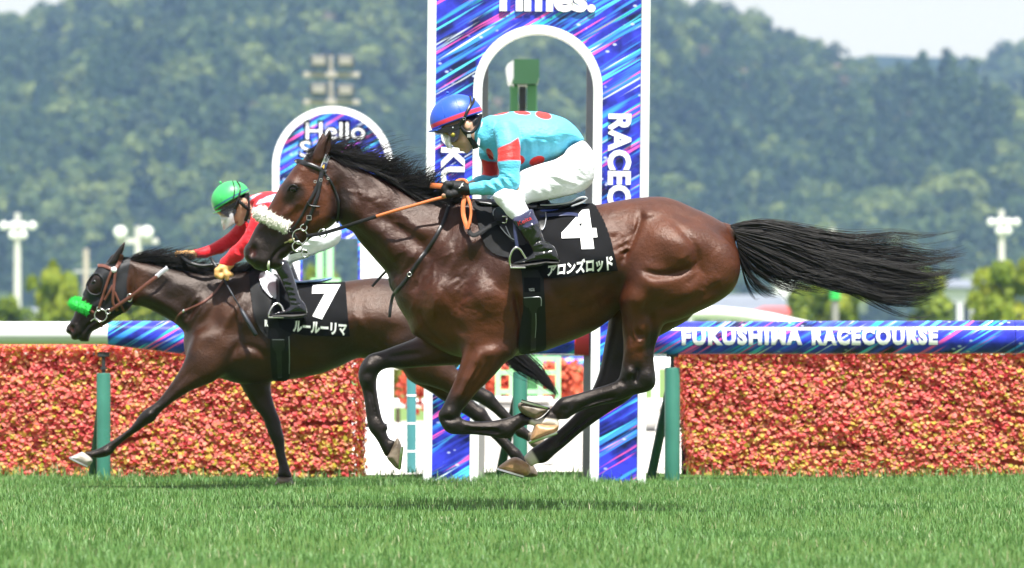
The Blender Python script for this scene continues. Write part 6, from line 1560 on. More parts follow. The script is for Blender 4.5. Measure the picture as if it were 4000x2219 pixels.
def make_helmet(T, parent, rim0, rim1, top, hw, mat, ymid, band, peak, button, straps, lean=0.0):
    """cap cover: rim0 front, rim1 back (photo px), top px height above the rim"""
    a, b = T.p(rim0), T.p(rim1); c = (a + b) / 2; d = b - a; L = np.linalg.norm(d); d = d / L; n = np.array([-d[1], d[0]]); n = n if n[1] > 0 else -n
    H = top * T.k; v = Vol(c[0] - L * .8, c[0] + L * .8, -hw - .04, hw + .04, c[1] - L * .8, c[1] + L * .8 + H * .3, .004)
    ang = math.atan2(d[1], d[0]); v.ball((c[0] + n[0] * H * .10, 0, c[1] + n[1] * H * .10), (L * .515, hw, H * .90), .001, False, ang)
    def below(X, Y, Z): return -((X - a[0]) * n[0] + (Z - a[1]) * n[1]) + 0 * Y
    v.cut(below); near = v.nearmap(1); V, F = v.mesh(1)
    q = ((V[:, 0] - a[0]) * n[0] + (V[:, 2] - a[1]) * n[1]) / T.k
    W_ = V.copy(); W_[:, 1] += T.Y + ymid; o = obj("helmet", W_, F, mat, parent)
    attr_f(o, "band", sstep(band[0] - 1.5, band[0] + 1.5, q) * (1 - sstep(band[1] - 1.5, band[1] + 1.5, q))); attr_f(o, "lower", 1 - sstep(band[0] - 1.5, band[0] + 1.5, q))
    # seams
    for f in (.30, .62):
        P = []
        for i in range(9):
            t = i / 8; e = c + d * L * (f - .5) * (1 - .25 * t) + n * H * (.25 + .72 * math.sin(t * 1.45)); P.append(e)
        P = np.array(P); mb = MB(); mb.tube(np.stack([P[:, 0], T.Y + ymid + near(P[:, 0], P[:, 1]) - .0005, P[:, 1]], 1), .0011, 5); mb.build("seam", mat, o, True)
    # peak
    pk = np.array([T.p(q_) for q_ in peak]); tipv, base = pk[0], pk[1]; u = base - tipv; l = np.linalg.norm(u); u /= l; w = np.array([-u[1], u[0]]); Vp = []; Fp = []; m = 14
    for s in (1, -1):
        for j in range(4):
            for i in range(m + 1):
                th = (i / m - .5) * 2; rr = math.sqrt(max(0, 1 - th * th * .96)); px = tipv + u * (l * 1.15 - (l * 1.15) * rr * (j / 3)); px = px + w * (.0025 * s - .006 * th * th); Vp.append((px[0], T.Y + ymid + th * hw * .92, px[1]))
    K = m + 1
    for s in range(2):
        for j in range(3):
            for i in range(m):
                q0 = s * 4 * K + j * K + i; Fp.append((q0, q0 + 1, q0 + K + 1, q0 + K) if s else (q0, q0 + K, q0 + K + 1, q0 + 1))
    Fp += [(3 * K + i, 3 * K + i + 1, 7 * K + i + 1, 7 * K + i) for i in range(m)]
    po = obj("peak", Vp, Fp, mat, o); attr_f(po, "lower", np.ones(len(Vp))); attr_f(po, "band", np.zeros(len(Vp)))
    bp = T.p(button); mb = MB(); mb.ellip((bp[0], T.Y + ymid, bp[1]), (.008, .008, .007), 12, 8); mb.build("button", mat, o, True)
    for pts, w_ in straps:
        C = catmull(T.pp(pts), 6, False); mb = MB(); mb.tube(np.stack([C[:, 0], T.Y + ymid + near(C[:, 0], C[:, 1]) - .003, C[:, 1]], 1), w_ * T.k, 8); mb.build("goggle_strap", M_BLACKPLASTIC, o, True)
    return o, near

# ------------------------------------------------------------------ rider in aqua and red
def rider4():
    T = TH; c0 = T.p((2000, 900))
    R = empty("person", (float(c0[0]), T.Y, float(T.p((0, 820))[1])), "person in aqua silks with red spots and blue cap crouching over the leading horse", "person")
    J = lambda q, V_: tuple(V_([q])[0])
    # ---- body under the clothes: one continuous figure
    v = Vol(T.p((1700, 0))[0], T.p((2360, 0))[0], -.40, .40, T.p((0, 1060))[1], T.p((0, 420))[1], .0054)
    face = J1([(330, 640), (350, 720), (402, 800), (462, 868), (492, 898), (520, 916), (530, 935), (556, 948), (600, 950), (625, 968), (612, 985), (622, 1006), (655, 1006), (690, 1012), (715, 1036), (748, 1040), (800, 985), (880, 880), (930, 760), (965, 560), (940, 440), (720, 430), (450, 520)])
    v.slab(T.pp(catmull(face, 3)), T.ctrl([(*J((500, 620), J1), .070), (*J((700, 600), J1), .078), (*J((880, 560), J1), .066), (*J((520, 880), J1), .022), (*J((600, 860), J1), .050), (*J((700, 850), J1), .060), (*J((640, 985), J1), .028), (*J((740, 1020), J1), .030), (*J((850, 850), J1), .052)]), 0, .008, .9,
           relief_fn([('l', J1([(600, 935), (640, 955), (690, 960)]), 4, -.006), ('b', J1([(660, 880)])[0], 16, 14, 0, .004), ('l', J1([(560, 880), (620, 920), (660, 980)]), 4, -.003), ('b', J1([(560, 800)])[0], 18, 12, 0, -.008)], T))
    v.ball((T.p(J((745, 615), J1))[0], -.079, T.p(J((745, 615), J1))[1]), (.016, .010, .024), .006, rot=.2)
    v.ball((T.p(J((745, 615), J1))[0], .079, T.p(J((745, 615), J1))[1]), (.016, .010, .024), .006, rot=.2)
    v.chain(p3(T, [(*J((850, 720), J1), 0), (*J((1010, 740), J1), 0), (*J((1250, 740), J1), 0)]), [.052, .054, .07], .02)
    v.slab(T.pp(catmull(J1([(1060, 600), (1300, 500), (1700, 480), (2150, 600), (2350, 760), (2280, 900), (1900, 1060), (1500, 1080), (1200, 940), (1060, 830)]), 3)), .10, 0, .02, .9)
    AN = [(*J((1330, 720), J1), -.165), (*J((1390, 930), J1), -.20), (*J((1235, 330), J2), -.235), (*J((1245, 640), J2), -.245), (*J((1000, 700), J2), -.22), (*J((700, 728), J2), -.165), (*J((610, 735), J2), -.15)]
    AF = [(*J((1120, 800), J1), .165), (*J((1080, 1000), J1), .19), (*J((950, 380), J2), .21), (*J((940, 530), J2), .215), (*J((760, 600), J2), .15), (*J((640, 660), J2), .10), (*J((520, 700), J2), .06)]
    for A_ in (AN, AF): v.chain(p3(T, A_), [.04, .036, .034, .030, .028, .023, .022], .012)
    # hands: palm, four curled fingers, thumb
    def hand(cx, yb, sgn, vv, g, k=.006):
        H = lambda q, y: (*T.p(J((q[0] + cx, q[1]), J2)), y)
        def P(L): return [(a[0], a[2], a[1]) for a in [H(q, y) for q, y in L]]
        vv.chain(P([((600, 735), yb), ((480, 715), yb - .005 * sgn), ((370, 690), yb)]), [.023 + g, .027 + g, .025 + g], k, 1.25)
        for i in range(4):
            y = yb + sgn * (-.030 + .019 * i); o = -8 * abs(i - 1.2)
            vv.chain(P([((345 + o, 665), y), ((262 - o, 660), y), ((228 - o, 725), y), ((262, 790), y), ((330, 800), y)]), [.0105 + g, .0100 + g, .0095 + g, .0090 + g, .0085 + g], k * .6)
    hand(0, -.150, 1, v, 0); hand(-70, .05, -1, v, 0)
    v.chain([(T.p(J(q, J2))[0], y, T.p(J(q, J2))[1]) for q, y in (((430, 790), -.172), ((330, 815), -.185), ((255, 822), -.182), ((212, 830), -.178))], [.013, .012, .011, .009], .005)
    for s in (-1, 1):
        v.chain(p3(T, [(*J((2250, 350), J2), s * .09), (*J((1700, 640), J2), s * .17), (*J((1180, 900), J2), s * .24), (*J((1300, 1030), J2), s * .275), (*J((980, 520), J3), s * .318)]), [.07, .055, .040, .034, .026], .02)
    o, V = finish("body", v, T, M_SKIN, R)
    hair = np.maximum(inpoly(J1([(640, 470), (900, 400), (975, 420), (955, 540), (890, 610), (840, 640), (815, 560), (770, 520), (700, 530)]), T, V), 0) * (np.abs(V[:, 1]) < .12)
    attr_f(o, "hair", hair); attr_f(o, "lip", inpoly(J1([(555, 952), (628, 962), (640, 1000), (600, 1000)]), T, V) * .9)
    # ---- silks
    torso = J1([(985, 500), (1150, 442), (1300, 402), (1500, 379), (1700, 378), (1880, 386), (2080, 430), (2280, 500), (2440, 630), (2530, 750), (2566, 830), (2480, 880), (2400, 900), (2335, 990), (2250, 1072), (2150, 1132), (1900, 1202), (1700, 1272), (1560, 1345), (1480, 1330), (1330, 1240), (1200, 1160), (1120, 1080), (1040, 990), (985, 930), (930, 880), (930, 700)])
    v = Vol(T.p((1800, 0))[0], T.p((2310, 0))[0], -.36, .36, T.p((0, 790))[1], T.p((0, 415))[1], .0050)
    v.slab(T.pp(catmull(torso, 3)), T.ctrl([(*J((1000, 700), J1), .075), (*J((1150, 700), J1), .13), (*J((1350, 700), J1), .185), (*J((1500, 480), J1), .16), (*J((1650, 800), J1), .175), (*J((2000, 800), J1), .165), (*J((2300, 750), J1), .150), (*J((2450, 850), J1), .135), (*J((1700, 1150), J1), .150), (*J((1200, 1000), J1), .14)]), 0, .01, .95,
           relief_fn([('l', J1([(1590, 810), (1900, 830), (2220, 880), (2350, 905)]), 3, -.005)] + [('l', J1([(1640 + 95 * i, 850), (1660 + 95 * i, 960 + 20 * (i % 3)), (1640 + 95 * i, 1120 - 15 * i)]), 5 + (i % 2) * 3, .007 if i % 2 else -.006) for i in range(7)]
                     + [('l', J1([(1080 + 60 * i, 520), (1110 + 55 * i, 600), (1080 + 50 * i, 680)]), 5, .005 if i % 2 else -.005) for i in range(4)] + [('l', J1([(2200 + 40 * i, 860), (2230 + 30 * i, 940), (2180 + 30 * i, 1040)]), 5, -.005 if i % 2 else .004) for i in range(4)]
                     + [('l', J1([(1500, 680), (1570, 760), (1590, 830)]), 6, -.006), ('l', J1([(1450, 640), (1520, 720), (1540, 850)]), 5, .005)], T))
    v.chain(p3(T, [(*J((985, 730), J1), 0), (*J((1060, 740), J1), 0)]), [.066, .085], .02, 1.05)
    v.chain(p3(T, [AN[0], AN[1], AN[2], AN[3]]), [.056, .054, .0525, .0425], .022)
    v.chain(p3(T, [AN[3], (*J((1100, 690), J2), -.232), (*J((1000, 705), J2), -.222), (*J((830, 718), J2), -.19), (*J((665, 726), J2), -.158)]), [.0420, .0395, .036, .032, .0285], .022)
    v.chain(p3(T, AF[:4]), [.052, .048, .036, .034], .022); v.chain(p3(T, AF[3:6]), [.034, .029, .024], .02)
    fold = [('l', J2([(860 + 62 * i, 590 - 12 * i), (900 + 72 * i, 680 - 10 * i), (1010 + 62 * i, 750 - 8 * i)]), 4.2, (.0050 if i % 2 else -.0052)) for i in range(7)]
    fold += [('l', J2([(1090, 480 + 22 * i), (1180 + 20 * i, 500 + 24 * i), (1290 + 10 * i, 600 + 20 * i)]), 4.0, (.0042 if i % 2 else -.0045)) for i in range(5)]
    fold += [('l', J2([(1060, 180), (1200, 140), (1330, 100)]), 5, -.004), ('l', J2([(1270, 130), (1300, 200), (1290, 290)]), 6, -.004), ('l', J2([(820, 640), (850, 720), (840, 810)]), 4, .004), ('l', J2([(840, 510), (940, 540), (1040, 545)]), 4, -.004)]
    v.relief(lambda X, Z, f=relief_fn(fold, T): f(X, Z))
    o, V = finish("silks", v, T, M_SILK4, R)
    nearm = (V[:, 1] < -.165) & (line_dist(T.pp(np.array([a[:2] for a in AN])), V[:, 0], V[:, 2])[0] < .062)
    farm = V[:, 1] > .12
    m = np.where(nearm, inpoly(J2([(960, 160), (1050, 110), (1250, 30), (1380, -60), (1450, 300), (1250, 298), (1050, 318), (1000, 330)]), T, V), 0)
    m = np.maximum(m, np.where(farm & (line_dist(T.pp(np.array([a[:2] for a in AF])), V[:, 0], V[:, 2])[0] < .06), inpoly(J2([(800, 225), (900, 262), (1100, 270), (1100, 465), (950, 495), (800, 470)]), T, V), 0))
    for c, rx, ry, a in (((1260, 412), 33, 7, 9), ((1600, 408), 32, 9, -8), ((1930, 450), 32, 16, -14), ((1830, 1165), 31, 17, 20), ((1570, 1150), 17, 17, -30), ((1095, 1045), 10, 22, -150)):
        m = np.maximum(m, np.where(~nearm, ellmask(J1([c])[0], rx, ry, a, T, V), 0))
    attr_f(o, "second", m)
    sheet("collar", J1([(895, 900), (925, 700), (965, 540), (985, 560), (955, 720), (935, 930)]), T, lambda X, Z: -.062 + 0 * X, 0.0, M_BREECH, o, .004, .003)
    # ---- breeches
    v = Vol(T.p((1900, 0))[0], T.p((2340, 0))[0], -.37, .37, T.p((0, 880))[1], T.p((0, 545))[1], .0056)
    th = J2([(2150, 90), (2300, 0), (2400, -25), (2480, 70), (2535, 180), (2562, 350), (2562, 520), (2530, 620), (2460, 702), (2330, 776), (2100, 832), (1900, 880), (1700, 922), (1600, 938), (1500, 972), (1400, 1010), (1200, 1000), (1050, 940), (990, 860), (1025, 805), (1200, 785), (1330, 740), (1385, 600), (1400, 475), (1560, 395), (1750, 330), (1950, 270), (2080, 190)])
    wr = [('l', J2([(2050 + 60 * i, 330 + 10 * i), (2200 + 50 * i, 450 + 5 * i), (2400 + 25 * i, 560 - 30 * i)]), 5.5, (-.008 if i % 2 else .007)) for i in range(5)]
    wr += [('l', J2([(1820 + 80 * i, 560 - 45 * i), (2050 + 60 * i, 640 - 40 * i), (2280 + 40 * i, 690 - 40 * i)]), 7, (.006 if i % 2 else -.007)) for i in range(3)] + [('l', J2([(1560 + 90 * i, 640), (1620 + 90 * i, 740), (1720 + 80 * i, 850 - 10 * i)]), 6, (-.005 if i % 2 else .0045)) for i in range(4)]
    wr += [('l', J2([(1500, 930), (1800, 870), (2150, 770), (2400, 640)]), 3, .005), ('l', J2([(1060, 960), (1200, 880), (1400, 870)]), 6, -.007), ('l', J2([(1380, 780), (1480, 840), (1520, 930)]), 8, -.008)]
    for s in (-1, 1):
        off = 0 if s < 0 else -55
        v.slab(T.pp(catmull(th + np.array([off / 4, 0]), 3)), T.ctrl([(*J((2300, 200), J2), .085), (*J((2450, 500), J2), .080), (*J((1900, 500), J2), .085), (*J((1500, 720), J2), .070), (*J((1150, 900), J2), .058), (*J((2100, 250), J2), .075)]),
               [(a, b, s * c) for a, b, c in T.ctrl([(*J((2350, 200), J2), .075), (*J((2450, 500), J2), .08), (*J((1900, 500), J2), .155), (*J((1500, 720), J2), .205), (*J((1150, 900), J2), .25)])], .02, 1.0, (lambda X, Z, f=relief_fn(wr, T): .7 * f(X, Z)) if s < 0 else None)
        v.chain(p3(T, [(*J((1210 + off, 880), J2), s * .255), (*J((1330 + off, 1030), J2), s * .285), (*J((1425 + off, 1150), J2), s * .305)]), [.052, .050, .0445], .025)
    v.ball((T.p(J((2330, 330), J2))[0], 0, T.p(J((2330, 330), J2))[1]), (.065, .13, .085), .04, rot=-.4)
    finish("breeches", v, T, M_BREECH, R)
    # ---- boots
    bt = J3([(800, 500), (950, 405), (1108, 332), (1150, 420), (1212, 540), (1250, 660), (1282, 755), (1310, 822), (1395, 868), (1468, 930), (1512, 1020), (1535, 1098), (1528, 1150), (1310, 1142), (1130, 1165), (1000, 1186), (835, 1200), (790, 1188), (835, 1150), (950, 1105), (1050, 1062), (1108, 1010), (1092, 950), (1048, 880), (950, 740), (880, 650)])
    sole = J3([(788, 1186), (900, 1192), (1130, 1164), (1310, 1140), (1530, 1148), (1536, 1168), (1500, 1185), (1310, 1180), (1240, 1215), (1000, 1240), (800, 1235), (770, 1215)])
    wb = [('l', J3([(960, 660), (1060, 640), (1100, 720), (1060, 820), (1080, 905)]), 4, .006), ('l', J3([(1150, 600), (1230, 680), (1260, 770), (1180, 850), (1100, 905)]), 5, -.007), ('b', J3([(1140, 620)])[0], 16, 16, 0, .006), ('l', J3([(1180, 860), (1270, 830), (1380, 880)]), 5, -.008), ('l', J3([(1190, 890), (1290, 880), (1320, 940), (1460, 940)]), 4, .006),
          ('l', J3([(1130, 1000), (1300, 990), (1470, 950)]), 4, -.007), ('l', J3([(1120, 970), (1130, 1040), (1200, 1120)]), 3, -.005), ('l', J3([(820, 570), (1000, 620), (1210, 545)]), 3, .004), ('b', J3([(1000, 780)])[0], 24, 26, 0, -.006)]
    for s in (-1, 1):
        v = vol_for(T, [bt, sole], s * .33 - .07, s * .33 + .07, .0042, .03)
        v.slab(T.pp(catmull(bt, 3)), T.ctrl([(*J((950, 450), J3), .047), (*J((1050, 600), J3), .046), (*J((1100, 800), J3), .040), (*J((1300, 1000), J3), .038), (*J((1450, 1080), J3), .034), (*J((1000, 1150), J3), .040)]), s * .33, .004, 1.0, relief_fn(wb, T))
        bn = v.nearmap(1); o, V = finish("boot", v, T, M_PATENT, R)
        q = J3([(780, 470), (1100, 310), (1180, 400), (1222, 545), (1100, 600), (950, 660), (900, 690), (830, 560)]); attr_f(o, "cuff", inpoly(q, T, V))
        v = vol_for(T, [sole], s * .33 - .07, s * .33 + .07, .004, .03); v.slab(T.pp(sole), .040, s * .33, .002, .3); finish("sole", v, T, M_SOLE, o)
        if s < 0: cloth_text("lettering", "Keita", (J3([(900, 600)])[0], J3([(1108, 500)])[0], J3([(1085, 440)])[0], J3([(880, 540)])[0]), T, bn, .003, M_REDTHREAD, o, .0, 2)
        # stirrup leather and iron belong to the rider's foot side
    for s in (-1,):
        lw = strap("stirrup_leather", J3([(836, 540), (850, 700), (862, 820), (884, 935)]), 13, T, None, 0, M_NAVY, H4, .006, yy=[-.335, -.345, -.350, -.350])
        C = T.pp(catmull(J3([(1012, 1096), (975, 1035), (925, 962), (862, 932), (805, 985), (772, 1070), (766, 1150), (782, 1215)]), 5, False)); mb = MB(); mb.tube([(x, T.Y - .352 - .02 * math.sin(i / len(C) * 3.14), z) for i, (x, z) in enumerate(C)], .0058, 8); mb.build("stirrup_iron", M_STEEL, lw, True)
        a, b = T.p(J((775, 1215), J3)), T.p(J((1010, 1195), J3)); mb = MB(); mb.box((a[0], T.Y - .385, min(a[1], b[1]) - .012), (b[0], T.Y - .275, min(a[1], b[1]) - .004), .002); mb.build("stirrup_tread", M_STEEL, lw)
    # ---- glove
    v = Vol(T.p((1715, 0))[0], T.p((1860, 0))[0], -.24, -.06, T.p((0, 800))[1], T.p((0, 690))[1], .0035)
    hand(0, -.150, 1, v, .0042, .005); v.chain([(T.p(J(q, J2))[0], y, T.p(J(q, J2))[1]) for q, y in (((430, 790), -.172), ((330, 815), -.185), ((285, 820), -.184))], [.0175, .0165, .0155], .005)
    finish("glove", v, T, M_GLOVE, R)
    lg = T.pp(J2([(450, 720), (480, 700), (500, 650), (530, 630), (512, 670), (530, 690), (495, 690), (468, 722)])); mb = MB(); mb.prism([tuple(p_) for p_ in lg], T.Y - .200, T.Y - .196); mb.build("glove_emblem", M_WHITE, R)
    v = Vol(T.p((1690, 0))[0], T.p((1850, 0))[0], -.02, .15, T.p((0, 800))[1], T.p((0, 690))[1], .004); hand(-70, .05, -1, v, .004); finish("glove", v, T, M_GLOVE, R)
    # ---- helmet, goggles, visor, chin strap
    hm, hn = make_helmet(T, R, J1([(200, 672)])[0], J1([(972, 392)])[0], 104, .099, M_CAP4, 0.0, (4, 21), [J1([(135, 694)])[0], J1([(290, 660)])[0]], J1([(432, 90)])[0],
                         [(J1([(785, 150), (795, 220), (785, 290), (740, 380), (705, 470)]), 4.5), (J1([(845, 190), (835, 240), (790, 310), (740, 400), (705, 480)]), 5.5)])
    F_ = lambda y: (lambda X, Z: y + 0 * X)
    sheet("helmet_shell", catmull(J1([(235, 690), (350, 655), (560, 590), (650, 560), (700, 520), (660, 600), (620, 660), (560, 690), (420, 720), (270, 735)]), 3), T, F_(-.084), 0, M_BLACKPLASTIC, hm, .168, .004)
    gg = sheet("goggles", catmull(J1([(430, 715), (500, 660), (600, 640), (625, 700), (615, 770), (585, 840), (530, 868), (485, 862), (478, 780)]), 3), T, F_(-.070), 0, M_LENS, R, .14, .004)
    mb = MB(); p = T.p(J((520, 755), J1)); mb.tube([(p[0], T.Y - .070, p[1]), (p[0], T.Y - .079, p[1])], [.0115, .0105], 16); mb.build("vent_stud", M_GOLD, gg, True)
    mb = MB(); p = T.p(J((519, 648), J1)); mb.ellip((p[0], T.Y - .086, p[1]), (.004, .003, .004), 10, 8); mb.build("snap", M_SILVERVINYL, gg, True)
    strap("goggle_side_strap", J1([(600, 660), (640, 590), (690, 520)]), 16, T, None, 0, M_BLACKPLASTIC, gg, .005, yy=[-.078, -.084, -.092])
    # folded visor film hanging from the goggles
    Vv = []; Fv = []; m = 9
    for j, (pa, pb) in enumerate(((J((345, 730), J1), J((478, 775), J1)), (J((380, 840), J1), J((490, 870), J1)), (J((420, 950), J1), J((508, 962), J1)))):
        for i in range(m):
            t = i / (m - 1); a_ = -math.pi / 2 + math.pi * t; fwd = math.cos(a_); q = T.p(pb) + (T.p(pa) - T.p(pb)) * fwd; Vv.append((q[0], T.Y + .066 * math.sin(a_) + .004 * math.sin(i * 2.1 + j), q[1]))
    Fv = [(j * m + i, j * m + i + 1, (j + 1) * m + i + 1, (j + 1) * m + i) for j in range(2) for i in range(m - 1)]; vo = obj("visor_film", Vv, Fv, M_VISOR, gg); md = vo.modifiers.new("thick", 'SOLIDIFY'); md.thickness = .0015
    for pts, w_ in (([(640, 620), (700, 700), (770, 725), (840, 700), (900, 620), (940, 520), (955, 430)], 13), ([(650, 610), (690, 690), (740, 750), (790, 820), (830, 890)], 17), ([(815, 860), (850, 900), (872, 970)], 22)):
        strap("chin_strap", J1(pts), w_, T, None, 0, M_BLACKPLASTIC, hm, .007, yy=[-.080, -.084, -.083, -.080, -.074, -.070, -.066] if len(pts) == 7 else ([-.078, -.076, -.072, -.066, -.058] if len(pts) == 5 else [-.060, -.052, -.045]))
    mb = MB(); p = T.p(J((770, 770), J1)); mb.box((p[0] - .009, T.Y - .084, p[1] - .010), (p[0] + .009, T.Y - .078, p[1] + .010), .001); mb.build("strap_buckle", M_STEEL, hm)
    p = T.p(J((695, 505), J1)); mb = MB(); mb.ring((p[0], T.Y - .098, p[1]), .0065, .0013, 'y', 16, 6); mb.build("strap_buckle", M_STEEL, hm, True)
    return R
rider4()
# ================================================================== the trailing horse (number 7)
T7 = T2(29.5)
def build_horse7():
    T = T7; E = lambda *p: tuple(VE([p])[0]); Q6 = lambda *p: tuple(V6([p])[0]); G = lambda *p: (float(p[0]), float(p[1]))
    R = empty("racehorse", (float(T.p((1200, 0))[0]), T.Y, 0.0), "dark brown racehorse in black hood with green fleece noseband and cloth number 7", "horse")
    v = Vol(T.p((240, 0))[0], T.p((2180, 0))[0], -.36, .36, T.p((0, 1900))[1], T.p((0, 930))[1], .0072)
    cm = lambda P, n=5: T.pp(catmull(P, n))
    trunk = np.vstack([VE([(556, 236), (650, 246), (760, 266), (870, 290), (1000, 318), (1150, 332), (1300, 334), (1400, 326), (1500, 312), (1620, 335), (1800, 398), (1920, 410), (2050, 410), (2200, 402), (2300, 390), (2420, 374), (2530, 372)]),
        VS([(1580, 1098), (1660, 1122), (1740, 1168), (1795, 1230), (1822, 1310), (1815, 1390), (1770, 1450), (1690, 1470), (1600, 1455), (1520, 1430), (1440, 1405)]),
        VE([(2330, 1000), (2200, 1060), (2050, 1118), (1900, 1150), (1800, 1166), (1650, 1182), (1500, 1200), (1390, 1194), (1270, 1158), (1150, 1120), (1040, 1060), (1000, 1010), (984, 950), (974, 870), (976, 800), (950, 765), (900, 722), (830, 680), (760, 642), (700, 612), (640, 592), (580, 575), (560, 450), (550, 320)])])
    Wc = T.ctrl([(*E(600, 330), .058), (*E(620, 480), .068), (*E(800, 400), .066), (*E(800, 560), .076), (*E(950, 480), .085), (*E(1000, 620), .095), (*E(1150, 420), .085), (*E(1150, 650), .14), (*E(1050, 800), .135), (*E(1300, 420), .10), (*E(1350, 700), .19), (*E(1100, 960), .15), (*E(1250, 950), .19),
        (*E(1500, 400), .13), (*E(1500, 700), .225), (*E(1450, 1000), .21), (*E(1700, 600), .245), (*E(1750, 900), .245), (*E(1750, 1100), .18), (*E(2000, 650), .262), (*E(2100, 900), .245), (*E(2200, 500), .23), (*E(2400, 700), .24), (*E(2450, 450), .20), (1560, 1250, .255), (1650, 1350, .255), (1700, 1200, .215), (1780, 1320, .18), (1560, 1400, .22)])
    rel = relief_fn([('l', VE([(600, 560), (720, 590), (860, 650), (960, 740)]), 12, -.010), ('l', VE([(620, 480), (760, 540), (900, 620), (1000, 740)]), 24, .012), ('b', VE([(980, 480)])[0], 70, 40, -15, .012), ('l', VE([(1100, 560), (1040, 640), (990, 720)]), 12, -.010),
        *[('l', VE([(1080 + 22 * i, 480 + 25 * i), (1030 + 20 * i, 560 + 24 * i), (985 + 14 * i, 650 + 25 * i)]), 5, (.005 if i % 2 else -.004)) for i in range(5)],
        ('l', VE([(1500, 420), (1420, 560), (1340, 700), (1250, 850)]), 18, .012), ('l', VE([(1480, 560), (1420, 700), (1400, 850)]), 18, -.008), ('l', VE([(1300, 480), (1200, 640), (1100, 800), (1050, 920)]), 18, -.009),
        ('l', VE([(1420, 880), (1360, 980), (1280, 1090), (1230, 1150)]), 13, -.020), ('b', VE([(1500, 1020)])[0], 70, 45, 25, .016), ('l', VE([(1450, 900), (1560, 930), (1640, 1000)]), 14, -.012), ('b', VE([(1180, 880)])[0], 60, 70, 0, .010),
        ('l', VE([(1820, 960), (2000, 1000), (2200, 960), (2400, 860)]), 18, -.007), ('b', VE([(2330, 560)])[0], 30, 90, 20, -.010), ('l', VE([(2260, 420), (2320, 520), (2330, 660), (2420, 800)]), 18, .010), ('l', VE([(2420, 820), (2480, 880), (2560, 900)]), 12, -.008)], T)
    v.slab(cm(trunk), Wc, 0, .02, 1.15, rel)
    # leading fore limb, stretched forward
    nf = V6([(1150, 200), (1075, 330), (1045, 410), (1000, 500), (920, 618), (832, 728), (742, 790), (700, 830), (632, 920), (560, 980), (452, 1050), (380, 1090), (312, 1114), (270, 1122), (300, 1150), (335, 1166), (432, 1156), (482, 1130), (522, 1080), (602, 1012), (682, 960), (752, 910), (802, 884), (862, 810), (932, 750), (1002, 700), (1102, 642), (1202, 602), (1290, 560), (1390, 450), (1420, 300), (1330, 180)])
    v.slab(cm(nf), T.ctrl([(*Q6(1260, 260), .058), (*Q6(1230, 430), .074), (*Q6(1050, 580), .060), (*Q6(900, 720), .048), (*Q6(770, 850), .043), (*Q6(620, 960), .030), (*Q6(500, 1080), .028), (*Q6(430, 1120), .034), (*Q6(330, 1130), .029)]), T.ctrl([(*Q6(1250, 450), -.15), (*Q6(900, 720), -.14), (*Q6(430, 1120), -.11)]), .07, 1.0,
        relief_fn([('l', V6([(1100, 480), (960, 640), (830, 780)]), 10, -.007), ('l', V6([(1160, 540), (1010, 660), (880, 780)]), 10, .007), ('b', V6([(775, 830)])[0], 18, 14, 40, .007), ('l', V6([(700, 930), (600, 1000), (500, 1090)]), 5, -.008), ('l', V6([(680, 900), (580, 975), (480, 1060)]), 5, .005), ('b', V6([(435, 1115)])[0], 14, 14, 0, .006)], T), rmax=.11)
    # supporting fore limb
    sf = V6([(1430, 540), (1460, 610), (1505, 690), (1562, 780), (1622, 852), (1660, 950), (1682, 1005), (1712, 1070), (1732, 1150), (1752, 1230), (1750, 1320), (1850, 1330), (1832, 1240), (1802, 1130), (1796, 1020), (1776, 940), (1760, 870), (1732, 800), (1702, 700), (1690, 600), (1720, 480)])
    v.slab(cm(sf), T.ctrl([(*Q6(1580, 580), .08), (*Q6(1640, 750), .052), (*Q6(1720, 940), .043), (*Q6(1760, 1120), .029), (*Q6(1800, 1300), .034)]), .14, .02, 1.0, None, rmax=.11)
    # hind limbs
    for pts, rr in (([(1590, 1330, -.12), (1660, 1420, -.13), (1770, 1490, -.13), (1850, 1528, -.13), (1903, 1556, -.125), (1960, 1612, -.12), (2034, 1684, -.11), (2078, 1712, -.11)], [.135, .115, .066, .046, .041, .027, .031, .025]),
                    ([(1600, 1330, .12), (1650, 1430, .13), (1740, 1520, .13), (1810, 1578, .125), (1872, 1622, .12), (1935, 1695, .115), (2012, 1775, .11), (2050, 1815, .11)], [.13, .108, .062, .048, .043, .028, .032, .026])):
        v.chain(p3(T, pts), rr, .03)
    # head
    hd = VE([(570, 236), (500, 226), (440, 240), (380, 252), (308, 288), (270, 340), (240, 390), (215, 440), (195, 500), (175, 542), (150, 600), (126, 642), (110, 682), (85, 722), (62, 750), (54, 780), (62, 800), (90, 815), (96, 842), (122, 858), (155, 852), (168, 866), (230, 868), (240, 832), (262, 792), (300, 772), (345, 748), (392, 722), (432, 690), (482, 656), (525, 640), (562, 600), (574, 560), (590, 470), (610, 350)])
    v.slab(cm(hd), T.ctrl([(*E(560, 300), .060), (*E(400, 330), .082), (*E(290, 400), .090), (*E(420, 450), .076), (*E(500, 520), .070), (*E(350, 560), .058), (*E(220, 600), .050), (*E(130, 720), .050), (*E(110, 780), .056), (*E(200, 780), .048), (*E(200, 850), .040), (*E(330, 700), .046)]), 0, .018, .85,
        relief_fn([('b', VE([(290, 370)])[0], 24, 12, 0, .008), ('b', VE([(480, 530)])[0], 55, 50, 40, .010), ('b', VE([(112, 772)])[0], 20, 22, 0, .012), ('b', VE([(108, 770)])[0], 13, 15, 0, -.036), ('l', VE([(300, 700), (230, 750), (170, 830), (164, 866)]), 5, -.012), ('l', VE([(380, 520), (300, 580), (240, 620)]), 9, .006)], T))
    v.slab(cm(VE([(390, 262), (420, 210), (470, 140), (520, 88), (518, 140), (495, 200), (470, 250), (430, 275)])), .020, -.052, .012, .8)
